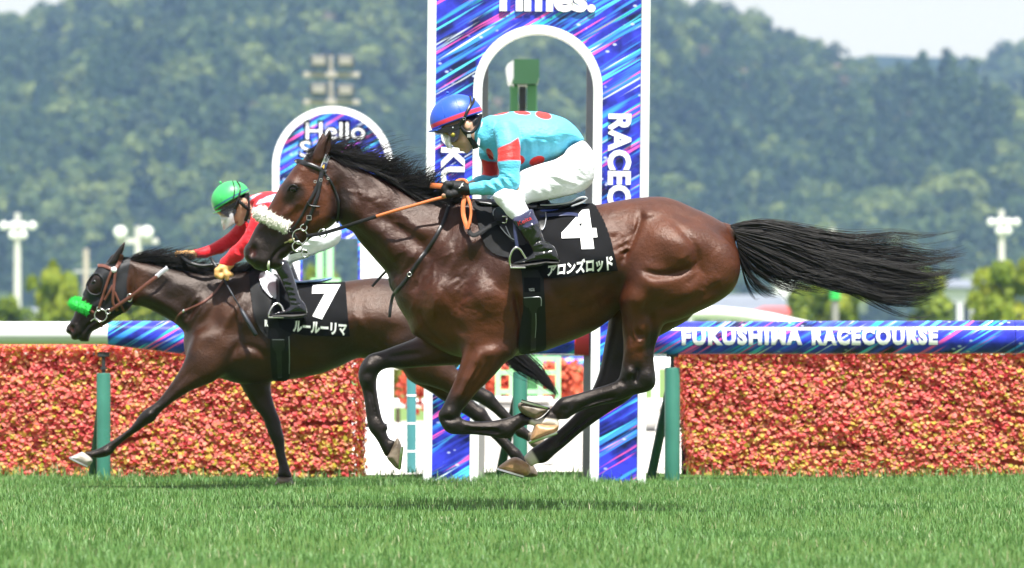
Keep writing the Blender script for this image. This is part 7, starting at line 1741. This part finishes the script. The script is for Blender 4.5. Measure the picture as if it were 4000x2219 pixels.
    v.slab(cm(VE([(360, 262), (390, 212), (420, 180), (430, 220), (410, 262)])), .020, .05, .012, .8)
    v.slab(cm(VS([(1740, 1150), (1800, 1170), (1870, 1230), (1900, 1290), (1870, 1300), (1820, 1250), (1760, 1210)])), .03, 0, .02, 1.0)
    near = v.nearmap(); V, F = v.mesh(1); W_ = V.copy(); W_[:, 1] += T.Y; o = obj("body", W_, F, M_DBAY, R); X, Z = V[:, 0], V[:, 2]
    def d2(pts): return line_dist(T.pp(pts), X, Z)[0]
    pt = np.zeros(len(V))
    for L, a, b, am in ((V6([(760, 860), (500, 1080), (330, 1140)]), .05, .22, 1), (V6([(1740, 980), (1800, 1300)]), .05, .25, 1), (VS([(1900, 1560), (2040, 1690), (2080, 1720)]), .05, .18, 1), (VS([(1870, 1620), (2050, 1815)]), .05, .2, 1), (VE([(110, 770), (170, 840), (230, 850), (220, 760)]), .03, .10, .85), (VE([(470, 150), (440, 250), (380, 280)]), .03, .05, 1), (VE([(900, 330), (1200, 340), (1450, 330)]), .04, .18, .6), (VE([(285, 410)]) .repeat(2, 0), .02, .05, .7)):
        pt = np.maximum(pt, am * (1 - sstep(a, b, d2(L))))
    wm = np.zeros(len(V))
    for L, a, b, am in ((VE([(560, 480), (620, 380)]), .03, .10, 1), (VE([(1300, 700), (1200, 850)]), .06, .16, .8), (VE([(1500, 1000), (1700, 1080), (2000, 1000)]), .04, .16, .7), (VE([(2320, 560), (2500, 700)]), .08, .24, .9), (V6([(1100, 560), (1250, 450)]), .04, .12, .5), (VS([(1600, 1430), (1750, 1490)]), .05, .16, .9), (VE([(1450, 960)]).repeat(2, 0), .03, .10, .8)):
        wm = np.maximum(wm, am * (1 - sstep(a, b, d2(L))))
    attr_f(o, "warm", wm); attr_f(o, "points", pt); attr_f(o, "sock", np.zeros(len(V))); attr_f(o, "pink", .7 * (1 - sstep(.006, .016, d2(VE([(108, 765), (110, 778)])))))
    c = T.p(E(287, 405)); mb = MB(); mb.ellip((c[0], T.Y + float(near(c[0], c[1])) + .010, c[1]), (.019, .016, .016), 18, 12); mb.build("eye", M_EYE, o, True)
    hoof(R, V6([(252, 1118), (202, 1140), (160, 1160), (190, 1186), (260, 1216), (300, 1228), (332, 1192), (326, 1166), (300, 1142)]), T, -.11, .052, M_HOOF_GREY, (V6([(160, 1163)])[0], V6([(300, 1230)])[0]))
    hoof(R, V6([(1748, 1318), (1735, 1355), (1725, 1385), (1860, 1385), (1858, 1345), (1850, 1320)]), T, .14, .055, M_HOOF_DARK)
    hoof(R, VS([(2062, 1690), (2096, 1690), (2124, 1715), (2128, 1742), (2090, 1750), (2064, 1728)]), T, -.11, .050, M_HOOF_DARK)
    hoof(R, VS([(2030, 1822), (2062, 1800), (2090, 1828), (2098, 1862), (2040, 1862)]), T, .11, .052, M_HOOF_DARK)
    return R, o, near
H7, H7_BODY, NEAR7 = build_horse7()

def tack7():
    T, N, R = T7, NEAR7, H7
    def S(name, pts, w, off=.004, mat=M_BROWNLEATHER, thick=.005, **kw): return strap(name, pts, w, T, N, off, mat, R, thick, **kw)
    hd = sheet("hood", catmull(K3([(640, 385), (590, 450), (530, 535), (460, 650), (410, 770), (378, 855), (440, 890), (500, 930), (540, 1010), (620, 1060), (700, 1090), (800, 1140), (900, 1180), (1000, 1140), (1100, 1060), (1140, 980), (1090, 850), (1072, 700), (1085, 560), (1110, 400), (1116, 270), (1010, 262), (940, 330), (800, 370)]), 3), T, N, .003, M_HOOD, R, .006, .007, holes=[catmull(K3([(560, 520), (640, 530), (700, 600), (712, 700), (690, 800), (620, 850), (520, 835), (455, 760), (445, 690), (490, 600)]), 4)])
    tube_on("eye_cup_edge", K3([(560, 520), (640, 530), (700, 600), (712, 700), (690, 800), (620, 850), (520, 835), (455, 760), (445, 690), (490, 600), (560, 520)]), .006, T, N, .006, M_HOOD, hd)
    S("browband", K3([(612, 392), (700, 390), (780, 420), (850, 450)]), 12, .012)
    S("headpiece", K3([(1005, 225), (960, 340), (905, 440)]), 14, .012)
    S("cheekpiece", K3([(850, 460), (800, 590), (740, 760), (680, 940), (640, 1060)]), 10, .014)
    S("cheekpiece", K3([(905, 480), (885, 650), (870, 820), (865, 980), (935, 1100)]), 11, .014)
    S("noseband_strap", K3([(860, 700), (810, 800), (730, 930)]), 10, .012)
    S("throat_lash", K3([(890, 800), (940, 920), (1000, 1040), (1035, 1130)]), 9, .013)
    mb = MB(); p = T.p(K3([(880, 460)])[0]); y = T.Y + float(N(p[0], p[1])) - .016; mb.tube([(p[0], y, p[1]), (p[0], y - .006, p[1])], [.017, .015], 18); mb.build("rosette", M_WHITETRIM, R, True)
    for c, r_ in (((668, 1170), 24), ((640, 1070), 8), ((785, 1110), 9)):
        p = T.p(K3([c])[0]); ring_on("bit_ring", K3([c])[0], r_, .0042, T, float(N(p[0], p[1])) - .014, M_STEEL, R)
    p = T.p(K3([(1125, 895)])[0]); ring_on("rein_ring", K3([(1125, 895)])[0], 13, .0040, T, -.095, M_STEEL, R, .75, 1.1)
    tube_on("bit_mouthpiece", K3([(510, 1262), (570, 1220), (640, 1260)]), [.005] * 6 + [.010] * 6 + [.008], T, N, .006, M_STEEL, R)
    S("chin_strap", K3([(655, 1260), (665, 1310), (680, 1360)]), 8, .006)
    fleece("fleece_noseband", [(*K3([(400, 990)])[0], .05), (*K3([(270, 960)])[0], .035), (*K3([(238, 985)])[0], 0), (*K3([(290, 1005)])[0], -.048), (*K3([(400, 1050)])[0], -.062), (*K3([(490, 1090)])[0], -.060)], .027, M_GFLEECE, R, T, 8, 1400)
    S("noseband_strap", K3([(500, 1095), (560, 1130)]), 11, .010)
    S("rein", K3([(800, 1110), (900, 1040), (1080, 920), (1250, 800), (1400, 680), (1560, 560)]), 14, yy=[-.07, -.085, -.10, -.115, -.12, -.118])
    S("rein_grip", K3([(1550, 565), (1620, 500), (1720, 430)]), 16, yy=[-.118, -.11, -.10], mat=M_SILVERVINYL)
    tube_on("rein_loop", K3([(1880, 235), (1960, 290), (2080, 360), (2250, 400), (2420, 385), (2576, 365)]), .011, T, N, .02, M_BLACKLEATHER, R, yy=[.0, -.05, -.09, -.10, -.10, -.09])
    S("breastplate_strap", VE([(1290, 395), (1240, 470), (1160, 545), (1060, 600), (980, 635), (930, 680), (910, 725)]), 9, .006)
    mb = MB(); p = T.p(VE([(982, 632)])[0]); mb.ellip((p[0], T.Y + float(N(p[0], p[1])) - .012, p[1]), (.008, .004, .010), 12, 8); mb.build("buckle", M_STEEL, R, True)
    def wav(X, Z): return .004 * np.sin(X * 38 + Z * 20) * np.sin(Z * 30 - X * 10)
    sheet("saddle_pad", catmull(VE([(1498, 300), (1500, 420), (1520, 560), (1545, 680), (1600, 800), (1700, 860), (1850, 800), (1950, 600), (1900, 420), (1760, 360), (1620, 320)]), 4), T, N, .014, M_PAD, R, .012, wave=wav)
    nc = sheet("number_cloth", VE([(1720, 370), (1900, 405), (2050, 408), (2240, 402), (2250, 470), (2262, 600), (2274, 730), (2282, 830), (2150, 830), (1950, 822), (1810, 800), (1740, 760), (1700, 600)]), T, N, .024, M_CLOTH, R, .006, wave=wav)
    def NC(X, Z): return N(X, Z) - .024 - wav(X, Z)
    E = lambda *p: VE([p])[0]
    cloth_text("lettering", "7", (E(1985, 700), E(2210, 694), E(2206, 424), E(1988, 428)), T, NC, .007, M_WHITE, nc, .055, 3, 4)
    cloth_text("lettering", "ルールーリマ", (E(1842, 795), E(2258, 826), E(2262, 730), E(1850, 706)), T, NC, .007, M_WHITE, nc, .045, 3, 2)
    cloth_text("lettering", "R", (E(1625, 752), E(1652, 752), E(1650, 700), E(1624, 700)), T, N, .034, M_WHITE, R, .045, 1)
    g = sheet("girth", catmull(VE([(1660, 700), (1810, 700), (1815, 850), (1816, 1000), (1812, 1100), (1796, 1168), (1735, 1178), (1680, 1168), (1668, 1080), (1666, 950), (1664, 820)]), 3), T, N, .012, M_GIRTH, R, .010)
    sheet("girth_panel", VE([(1680, 852), (1776, 852), (1778, 910), (1752, 960), (1748, 1150), (1715, 1155), (1712, 960), (1684, 920)]), T, lambda X, Z: N(X, Z) - .012, .006, M_BLACKLEATHER, g, .005)
    tube_on("girth_piping", VE([(1682, 855), (1775, 855)]), .0018, T, N, .026, M_SILVERVINYL, g)
    tube_on("girth_piping", VE([(1812, 830), (1814, 980), (1806, 1120)]), .0016, T, N, .024, M_SILVERVINYL, g)
    seat = K2([(760, 470), (900, 545), (1080, 535), (1250, 515), (1400, 495), (1435, 505), (1400, 540), (1250, 575), (1050, 590), (850, 600), (700, 560)])
    Q = T.pp(catmull(seat, 4)); lo, hi = Q.min(0) - .03, Q.max(0) + .03; v = Vol(lo[0], hi[0], -.16, .16, lo[1], hi[1], .005); v.slab(Q, .12, 0, .001, .2); V, F = v.mesh(1); V[:, 1] += T.Y; sd = obj("saddle", V, F, M_PALEBLUE, R)
    sheet("saddle_flap", catmull(K2([(320, 430), (310, 510), (350, 640), (440, 760), (580, 835), (600, 700), (590, 520), (500, 430), (400, 400)]), 4), T, N, .036, M_SILVERVINYL, sd, .006)
    lw = strap("stirrup_leather", K2([(590, 520), (605, 700), (618, 910)]), 12, T, N, .05, M_BLACKLEATHER, R, .006)
    C = T.pp(catmull(K2([(705, 1020), (680, 960), (620, 910), (560, 930), (510, 1000), (485, 1070), (480, 1120)]), 5, False)); mb = MB(); mb.tube([(x, T.Y + float(N(x, z)) - .075, z) for x, z in C], .0062, 8); mb.build("stirrup_iron", M_STEEL, lw, True)
    a, b = T.p(K2([(480, 1120)])[0]), T.p(K2([(720, 1110)])[0]); y = float(N(a[0], a[1])); mb = MB(); mb.box((a[0], T.Y + y - .12, a[1] - .006), (b[0], T.Y + y - .02, a[1] + .002), .002); mb.build("stirrup_tread", M_STEEL, lw)
    # mane, swept flat along the neck
    r = np.random.default_rng(9); cv = []; rad = []; crest = catmull(T.pp(VE([(560, 236), (700, 252), (870, 288), (1000, 316), (1150, 330), (1350, 330), (1480, 315)])), 10, False); kk = T.k / 2
    for c in range(70):
        s = (c + r.random()) / 70; b0 = crest[int(s * (len(crest) - 1))]; L = r.uniform(220, 380) * kk * (1 if s < .35 else .6); ang0 = math.radians(r.uniform(14, 34) if s < .3 else r.uniform(2, 42)); bend = math.radians(r.uniform(10, 34)); side = r.uniform(-.07, .02)
        for q in range(20):
            x, z = b0 + r.normal(0, .010, 2); l = L * r.uniform(.6, 1.1); a = ang0 + r.normal(0, .07); P = []; y0 = r.uniform(-.03, .02)
            for i in range(9): t = i / 8; P.append((x, T.Y + y0 + (side - y0) * t, z)); aa = a - bend * t + .1 * math.sin(5 * t + q); x += math.cos(aa) * l / 9; z += math.sin(aa) * l / 9
            cv.append(P); rad.append(r.uniform(.0016, .0030))
    strands("mane", cv, rad, M_HAIR, R)
    cv = []; rad = []
    for q in range(700):
        g = np.array([(1810, 1180), (1890, 1260), (1960, 1340), (2030, 1410), (2090, 1450), (2140, 1500), (2182, 1548)], float); wdt = np.array([6, 16, 24, 28, 22, 14, 6]); g[:, 0] += r.normal(0, .55) * wdt; g[:, 1] += r.normal(0, .8) * wdt
        C = catmull(T.pp(g), 2, False); cut = r.uniform(.7, 1.0); t = np.linspace(0, 1, len(C)); C = np.stack([np.interp(t * cut, t, C[:, 0]), np.interp(t * cut, t, C[:, 1])], 1); cv.append(np.stack([C[:, 0], T.Y + r.normal(0, .02, 1) + 0 * t, C[:, 1]], 1)); rad.append(r.uniform(.0012, .0026))
    strands("tail", cv, rad, M_HAIR, R)
tack7()

# ------------------------------------------------------------------ rider in red
M_WHIP = simple("dark_slate_whip", (0.022, 0.026, 0.036), 0.5, 0.2, 40)
def rider7():
    T = T7; J = lambda q, V_: tuple(V_([q])[0]); c0 = T.p((1100, 1000))
    R = empty("person", (float(c0[0]), T.Y, float(T.p((0, 1080))[1])), "person in red silks with green cap leaning low and holding a whip", "person")
    face = K1([(240, 560), (290, 620), (330, 660), (380, 690), (430, 700), (470, 712), (500, 720), (512, 745), (540, 755), (560, 770), (555, 785), (580, 800), (630, 812), (680, 780), (740, 690), (775, 560), (770, 360), (700, 300), (450, 420)])
    v = Vol(T.p((660, 0))[0], T.p((1420, 0))[0], -.36, .36, T.p((0, 1260))[1], T.p((0, 700))[1], .0055)
    v.slab(T.pp(catmull(face, 3)), T.ctrl([(*J((400, 560), K1), .066), (*J((600, 480), K1), .076), (*J((730, 500), K1), .066), (*J((490, 720), K1), .020), (*J((560, 660), K1), .050), (*J((620, 780), K1), .032), (*J((690, 660), K1), .054)]), 0, .008, .9, relief_fn([('l', K1([(545, 760), (590, 750), (615, 740)]), 4, -.006), ('b', K1([(600, 640)])[0], 14, 14, 0, .004)], T))
    v.ball((T.p(J((712, 430), K1))[0], -.078, T.p(J((712, 430), K1))[1]), (.015, .010, .022), .006); v.ball((T.p(J((712, 430), K1))[0], .078, T.p(J((712, 430), K1))[1]), (.015, .010, .022), .006)
    v.chain(p3(T, [(*J((720, 560), K1), 0), (*J((850, 560), K1), 0), (*J((1000, 520), K1), 0)]), [.050, .053, .07], .02)
    v.slab(T.pp(catmull(K1([(900, 440), (1100, 360), (1400, 400), (1700, 560), (1900, 780), (1850, 950), (1500, 900), (1150, 760), (920, 640)]), 3)), .10, 0, .02, .9)
    AN = [(*J((1000, 560), K1), -.17), (*J((950, 820), K1), -.205), (*J((800, 1080), K1), -.215), (*J((600, 1260), K1), -.185), (*J((430, 1400), K1), -.155), (*VE([(1310, 285)])[0], -.15)]
    AF = [(*J((860, 700), K1), .16), (*J((700, 800), K1), .17), (*J((560, 960), K1), .165), (*J((300, 1130), K1), .12), (*J((60, 1230), K1), .07), (*VE([(1030, 190)])[0], .05)]
    for A_ in (AN, AF): v.chain(p3(T, A_), [.04, .036, .034, .030, .025, .023], .012)
    def P(L): return [(T.p(VE([q])[0])[0], y, T.p(VE([q])[0])[1]) for q, y in L]
    # near hand holding the whip, far hand on the rein
    v.chain(P([((1330, 275), -.15), ((1295, 305), -.155), ((1280, 322), -.155)]), [.023, .028, .025], .008, 1.15)
    for i, y in enumerate((-.185, -.168, -.150, -.132)): v.chain(P([((1282, 300), y), ((1252, 318), y), ((1250, 350), y), ((1280, 368), y), ((1300, 350), y)]), [.0115, .011, .0105, .010, .009], .004)
    v.chain(P([((1310, 320), -.180), ((1325, 350), -.19), ((1330, 380), -.188)]), [.012, .011, .009], .004); v.chain(P([((1320, 325), -.165), ((1345, 345), -.17), ((1362, 350), -.168)]), [.011, .010, .008], .004)
    v.chain(P([((1040, 192), .05), ((990, 196), .045), ((950, 190), .04)]), [.022, .025, .021], .008, 1.15)
    for i, y in enumerate((.012, .028, .045, .06)): v.chain(P([((960, 182), y), ((925, 182), y), ((920, 205), y), ((945, 218), y)]), [.0105, .010, .0095, .009], .004)
    v.chain(P([((990, 215), .02), ((960, 225), .005), ((935, 228), .0)]), [.011, .010, .008], .004)
    o, V = finish("body", v, T, M_SKIN, R)
    attr_f(o, "hair", inpoly(K1([(600, 330), (760, 250), (790, 400), (770, 470), (740, 400), (690, 380), (650, 380)]), T, V) * (np.abs(V[:, 1]) < .12)); attr_f(o, "lip", inpoly(K1([(535, 755), (600, 735), (612, 770), (560, 790)]), T, V) * .9)
    # gloves in tan leather
    for near_ in (True, False):
        ctr = VE([(1300, 310)])[0] if near_ else VE([(985, 200)])[0]; v = Vol(T.p((ctr[0] - 60, 0))[0], T.p((ctr[0] + 60, 0))[0], -.23 if near_ else -.03, -.09 if near_ else .12, T.p((0, ctr[1] + 70))[1], T.p((0, ctr[1] - 60))[1], .004); g = .0035
        if near_:
            v.chain(P([((1345, 262), -.15), ((1295, 305), -.155), ((1280, 322), -.155)]), [.025 + g, .028 + g, .025 + g], .008, 1.15)
            for y in (-.185, -.168, -.150, -.132): v.chain(P([((1282, 300), y), ((1252, 318), y), ((1250, 350), y), ((1280, 368), y), ((1300, 350), y)]), [.0115 + g, .011 + g, .0105 + g, .010 + g, .009 + g], .004)
            v.chain(P([((1310, 320), -.180), ((1325, 350), -.19), ((1330, 380), -.188)]), [.012 + g, .011 + g, .009 + g], .004); v.chain(P([((1320, 325), -.165), ((1345, 345), -.17), ((1362, 350), -.168)]), [.011 + g, .010 + g, .008 + g], .004)
        else:
            v.chain(P([((1045, 190), .05), ((990, 196), .045), ((950, 190), .04)]), [.023 + g, .025 + g, .021 + g], .008, 1.15)
            for y in (.012, .028, .045, .06): v.chain(P([((960, 182), y), ((925, 182), y), ((920, 205), y), ((945, 218), y)]), [.0105 + g, .010 + g, .0095 + g, .009 + g], .004)
            v.chain(P([((990, 215), .02), ((960, 225), .005), ((935, 228), .0)]), [.011 + g, .010 + g, .008 + g], .004)
        finish("glove", v, T, M_TANHAND, R)
    # silks
    torso = K1([(770, 360), (860, 320), (1000, 280), (1200, 275), (1400, 300), (1650, 380), (1880, 540), (2050, 720), (2090, 850), (2000, 940), (1800, 930), (1500, 880), (1250, 830), (1050, 800), (930, 830), (860, 860), (800, 780), (770, 600)])
    v = Vol(T.p((700, 0))[0], T.p((1340, 0))[0], -.34, .34, T.p((0, 1080))[1], T.p((0, 715))[1], .005)
    v.slab(T.pp(catmull(torso, 3)), T.ctrl([(*J((800, 560), K1), .07), (*J((950, 560), K1), .15), (*J((1200, 500), K1), .18), (*J((1500, 600), K1), .17), (*J((1900, 780), K1), .14), (*J((900, 780), K1), .12)]), 0, .01, .95)
    v.chain(p3(T, AN[:4]), [.056, .052, .046, .040], .022); v.chain(p3(T, [AN[3], AN[4], (*VE([(1345, 255)])[0], -.152)]), [.040, .032, .028], .02)
    v.chain(p3(T, AF[:5] + [(*VE([(1062, 182)])[0], .055)]), [.054, .050, .044, .036, .029, .026], .022)
    fold = [('l', K1([(560 + 60 * i, 1180 - 30 * i), (600 + 60 * i, 1260 - 30 * i), (700 + 50 * i, 1300 - 30 * i)]), 4, (.004 if i % 2 else -.004)) for i in range(5)] + [('l', K1([(420 + 70 * i, 960 - 40 * i), (480 + 70 * i, 1030 - 40 * i), (520 + 70 * i, 1070 - 40 * i)]), 4, (.004 if i % 2 else -.004)) for i in range(5)]
    v.relief(lambda X, Z, f=relief_fn(fold, T): f(X, Z)); o, V = finish("silks", v, T, M_SILK7, R)
    m = inpoly(K1([(905, 495), (960, 420), (1060, 360), (1180, 318), (1400, 340), (1420, 420), (1150, 440), (1000, 465)]), T, V) * (V[:, 1] < -.02); m = np.maximum(m, inpoly(K1([(775, 370), (900, 310), (980, 300), (900, 340), (820, 400), (780, 430)]), T, V)); m = np.maximum(m, ellmask(K1([(862, 570)])[0], 5, 11, -20, T, V) * (V[:, 1] < 0))
    attr_f(o, "second", m); attr_f(o, "third", inpoly(K1([(720, 740), (800, 600), (850, 700), (880, 800), (860, 860), (800, 820)]), T, V) * (np.abs(V[:, 1]) < .14) * .9)
    # breeches
    th = np.vstack([K1([(1880, 600), (2020, 690), (2130, 800), (2200, 900), (2205, 980), (2150, 1080), (2020, 1160), (1850, 1220), (1650, 1300), (1500, 1350), (1400, 1390), (1320, 1420), (1180, 1420), (1130, 1350), (1180, 1280), (1350, 1150), (1500, 1000), (1600, 850), (1750, 700)])])
    v = Vol(T.p((1010, 0))[0], T.p((1360, 0))[0], -.35, .35, T.p((0, 1120))[1], T.p((0, 800))[1], .0055); wr = [('l', K1([(1500 + 70 * i, 1130 - 30 * i), (1680 + 70 * i, 1150 - 30 * i), (1900 + 50 * i, 1080 - 25 * i)]), 5, (.006 if i % 2 else -.006)) for i in range(4)]
    for s in (-1, 1): v.slab(T.pp(catmull(th, 3)), T.ctrl([(*J((2000, 850), K1), .085), (*J((1700, 1050), K1), .082), (*J((1400, 1250), K1), .066), (*J((1230, 1380), K1), .055)]), [(a, b, s * c) for a, b, c in T.ctrl([(*J((2000, 850), K1), .075), (*J((1700, 1050), K1), .15), (*J((1400, 1250), K1), .20), (*J((1230, 1380), K1), .235)])], .02, 1.0, relief_fn(wr, T) if s < 0 else None)
    for s in (-1, 1): v.chain(p3(T, [(*J((1270, 1360), K1), s * .235), (*K2([(640, 300)])[0], s * .262)]), [.05, .045], .02)
    v.ball((T.p(J((2000, 850), K1))[0], 0, T.p(J((2000, 850), K1))[1]), (.07, .12, .07), .04, rot=-.6); finish("breeches", v, T, M_BREECH, R)
    # boots
    bt = K2([(560, 330), (650, 230), (760, 240), (800, 320), (840, 420), (880, 540), (930, 700), (970, 830), (1030, 900), (1065, 960), (1078, 1040), (1060, 1075), (900, 1075), (700, 1085), (560, 1105), (530, 1085), (600, 1050), (740, 1005), (800, 950), (780, 820), (720, 680), (660, 540), (600, 430)])
    sole = K2([(520, 1088), (700, 1078), (900, 1072), (1070, 1062), (1070, 1095), (1000, 1130), (850, 1150), (680, 1140), (540, 1130)])
    wb = [('b', K2([(735 + 32 * i, 520 + 85 * i)])[0], 11, 9, -20, -.009) for i in range(5)] + [('l', K2([(690 + 30 * i, 560 + 85 * i), (760 + 30 * i, 590 + 80 * i), (850 + 24 * i, 590 + 85 * i)]), 4, .006) for i in range(5)] + [('l', K2([(800, 930), (900, 925), (1040, 920)]), 4, -.007)]
    for s in (-1, 1):
        v = vol_for(T, [bt, sole], s * .315 - .075, s * .315 + .075, .0045, .03); v.slab(T.pp(catmull(bt, 3)), T.ctrl([(*K2([(700, 320)])[0], .050), (*K2([(780, 600)])[0], .046), (*K2([(880, 850)])[0], .040), (*K2([(950, 1000)])[0], .038), (*K2([(650, 1070)])[0], .040)]), s * .315, .004, 1.0, relief_fn(wb, T)); o, V = finish("boot", v, T, M_PATENT, R); attr_f(o, "cuff", np.zeros(len(V)) + .08)
        v = vol_for(T, [sole], s * .315 - .075, s * .315 + .075, .0045, .03); v.slab(T.pp(sole), .040, s * .315, .002, .3); finish("sole", v, T, M_SOLE, o)
    # helmet and visor
    hm, hn = make_helmet(T, R, K1([(235, 572)])[0], K1([(772, 272)])[0], 78, .100, M_CAP7, 0.0, (6, 12), [K1([(205, 610)])[0], K1([(330, 560)])[0]], K1([(325, 132)])[0], [(K1([(520, 112), (552, 200), (555, 300), (540, 400)]), 2.5), (K1([(590, 122), (640, 200), (640, 300), (600, 420), (580, 500)]), 3.5)])
    F_ = lambda y: (lambda X, Z: y + 0 * X)
    sheet("helmet_shell", catmull(K1([(300, 560), (450, 500), (560, 440), (640, 390), (610, 470), (540, 520), (420, 560), (330, 600)]), 3), T, F_(-.082), 0, M_BLACKPLASTIC, hm, .164, .004)
    gg = sheet("goggles", catmull(K1([(330, 610), (400, 570), (520, 530), (585, 520), (580, 600), (550, 660), (500, 680), (430, 670), (380, 640)]), 3), T, F_(-.066), 0, M_LENS, R, .132, .004)
    strap("goggle_side_strap", K1([(560, 560), (590, 500), (620, 440)]), 12, T, None, 0, M_BLACKPLASTIC, gg, .005, yy=[-.074, -.080, -.088])
    Vv = []; m = 9
    for j, (pa, pb) in enumerate(((K1([(318, 640)])[0], K1([(520, 570)])[0]), (K1([(335, 760)])[0], K1([(540, 680)])[0]), (K1([(370, 882)])[0], K1([(560, 762)])[0]))):
        for i in range(m): t = i / (m - 1); a_ = -math.pi / 2 + math.pi * t; q = T.p(pb) + (T.p(pa) - T.p(pb)) * math.cos(a_); Vv.append((q[0], T.Y + .070 * math.sin(a_), q[1]))
    vo = obj("visor_film", Vv, [(j * m + i, j * m + i + 1, (j + 1) * m + i + 1, (j + 1) * m + i) for j in range(2) for i in range(m - 1)], M_VISOR, gg); md = vo.modifiers.new("thick", 'SOLIDIFY'); md.thickness = .0015
    strap("chin_strap", K1([(620, 430), (680, 480), (740, 530), (800, 580)]), 14, T, None, 0, M_BLACKPLASTIC, hm, .008, yy=[-.084, -.084, -.080, -.072]); strap("chin_strap", K1([(770, 560), (760, 640), (725, 740)]), 14, T, None, 0, M_BLACKPLASTIC, hm, .007, yy=[-.076, -.07, -.055]); strap("chin_strap", K1([(765, 300), (775, 420), (790, 540)]), 9, T, None, 0, M_BLACKPLASTIC, hm, .006, yy=[-.072, -.074, -.074])
    # whip: held in the hand, a thing of its own
    a, b, c = VE([(1196, 215)])[0], VE([(1300, 385)])[0], VE([(1560, 820)])[0]; A, B, C = T.p(a), T.p(b), T.p(c); W0 = empty("whip", (float(A[0]), T.Y - .16, float(A[1])), "dark blue-grey riding whip pointing down from the red rider's hand", "whip")
    mb = MB(); mb.tube([(A[0], T.Y - .150, A[1]), (B[0], T.Y - .165, B[1])], [.0095, .0085], 10); mb.build("handle", M_BLACKLEATHER, W0, True)
    M_ = B + (C - B) * .52; mb = MB(); mb.tube([(B[0], T.Y - .165, B[1]), (M_[0], T.Y - .235, M_[1])], [.0055, .004], 8); mb.build("shaft", M_WHIP, W0, True)
    mb = MB(); mb.tube([(M_[0], T.Y - .235, M_[1]), (M_[0] + (C - M_)[0] * .15, T.Y - .25, M_[1] + (C - M_)[1] * .15), (C[0], T.Y - .30, C[1])], [.005, .0115, .0125], 10); mb.build("flap", M_WHIP, W0, True)
rider7()
# ================================================================== grass clippings thrown up behind the leader
r = np.random.default_rng(44); V = []; F = []
for i in range(46):
    sx = 3150 + 700 * r.random() ** .8; sy = r.normal(1795, 38) - (sx - 3300) * .03; Y = r.uniform(24.2, 27.5); p = W3((sx, sy), Y); a = r.normal(0, .35); L = r.uniform(.012, .045); d = np.array([math.cos(a), r.normal(0, .3), math.sin(a)]) * L / 2; w = np.array([-math.sin(a), .2, math.cos(a)]) * r.uniform(.0012, .0026); c = np.array(p); b = len(V)
    V += [c - d, c - d * .2 + w, c + d, c + d * .2 - w]; F += [(b, b + 1, b + 2), (b, b + 2, b + 3)]
o = obj("turf_clippings", V, F, M_BLADE, None, False); attr_f(o, "tint", r.uniform(.85, 1.0, len(V))); tag(o, "loose blades of dry grass thrown up behind the leading horse", "grass", kind="stuff")
# a few longer stalks by the rail posts
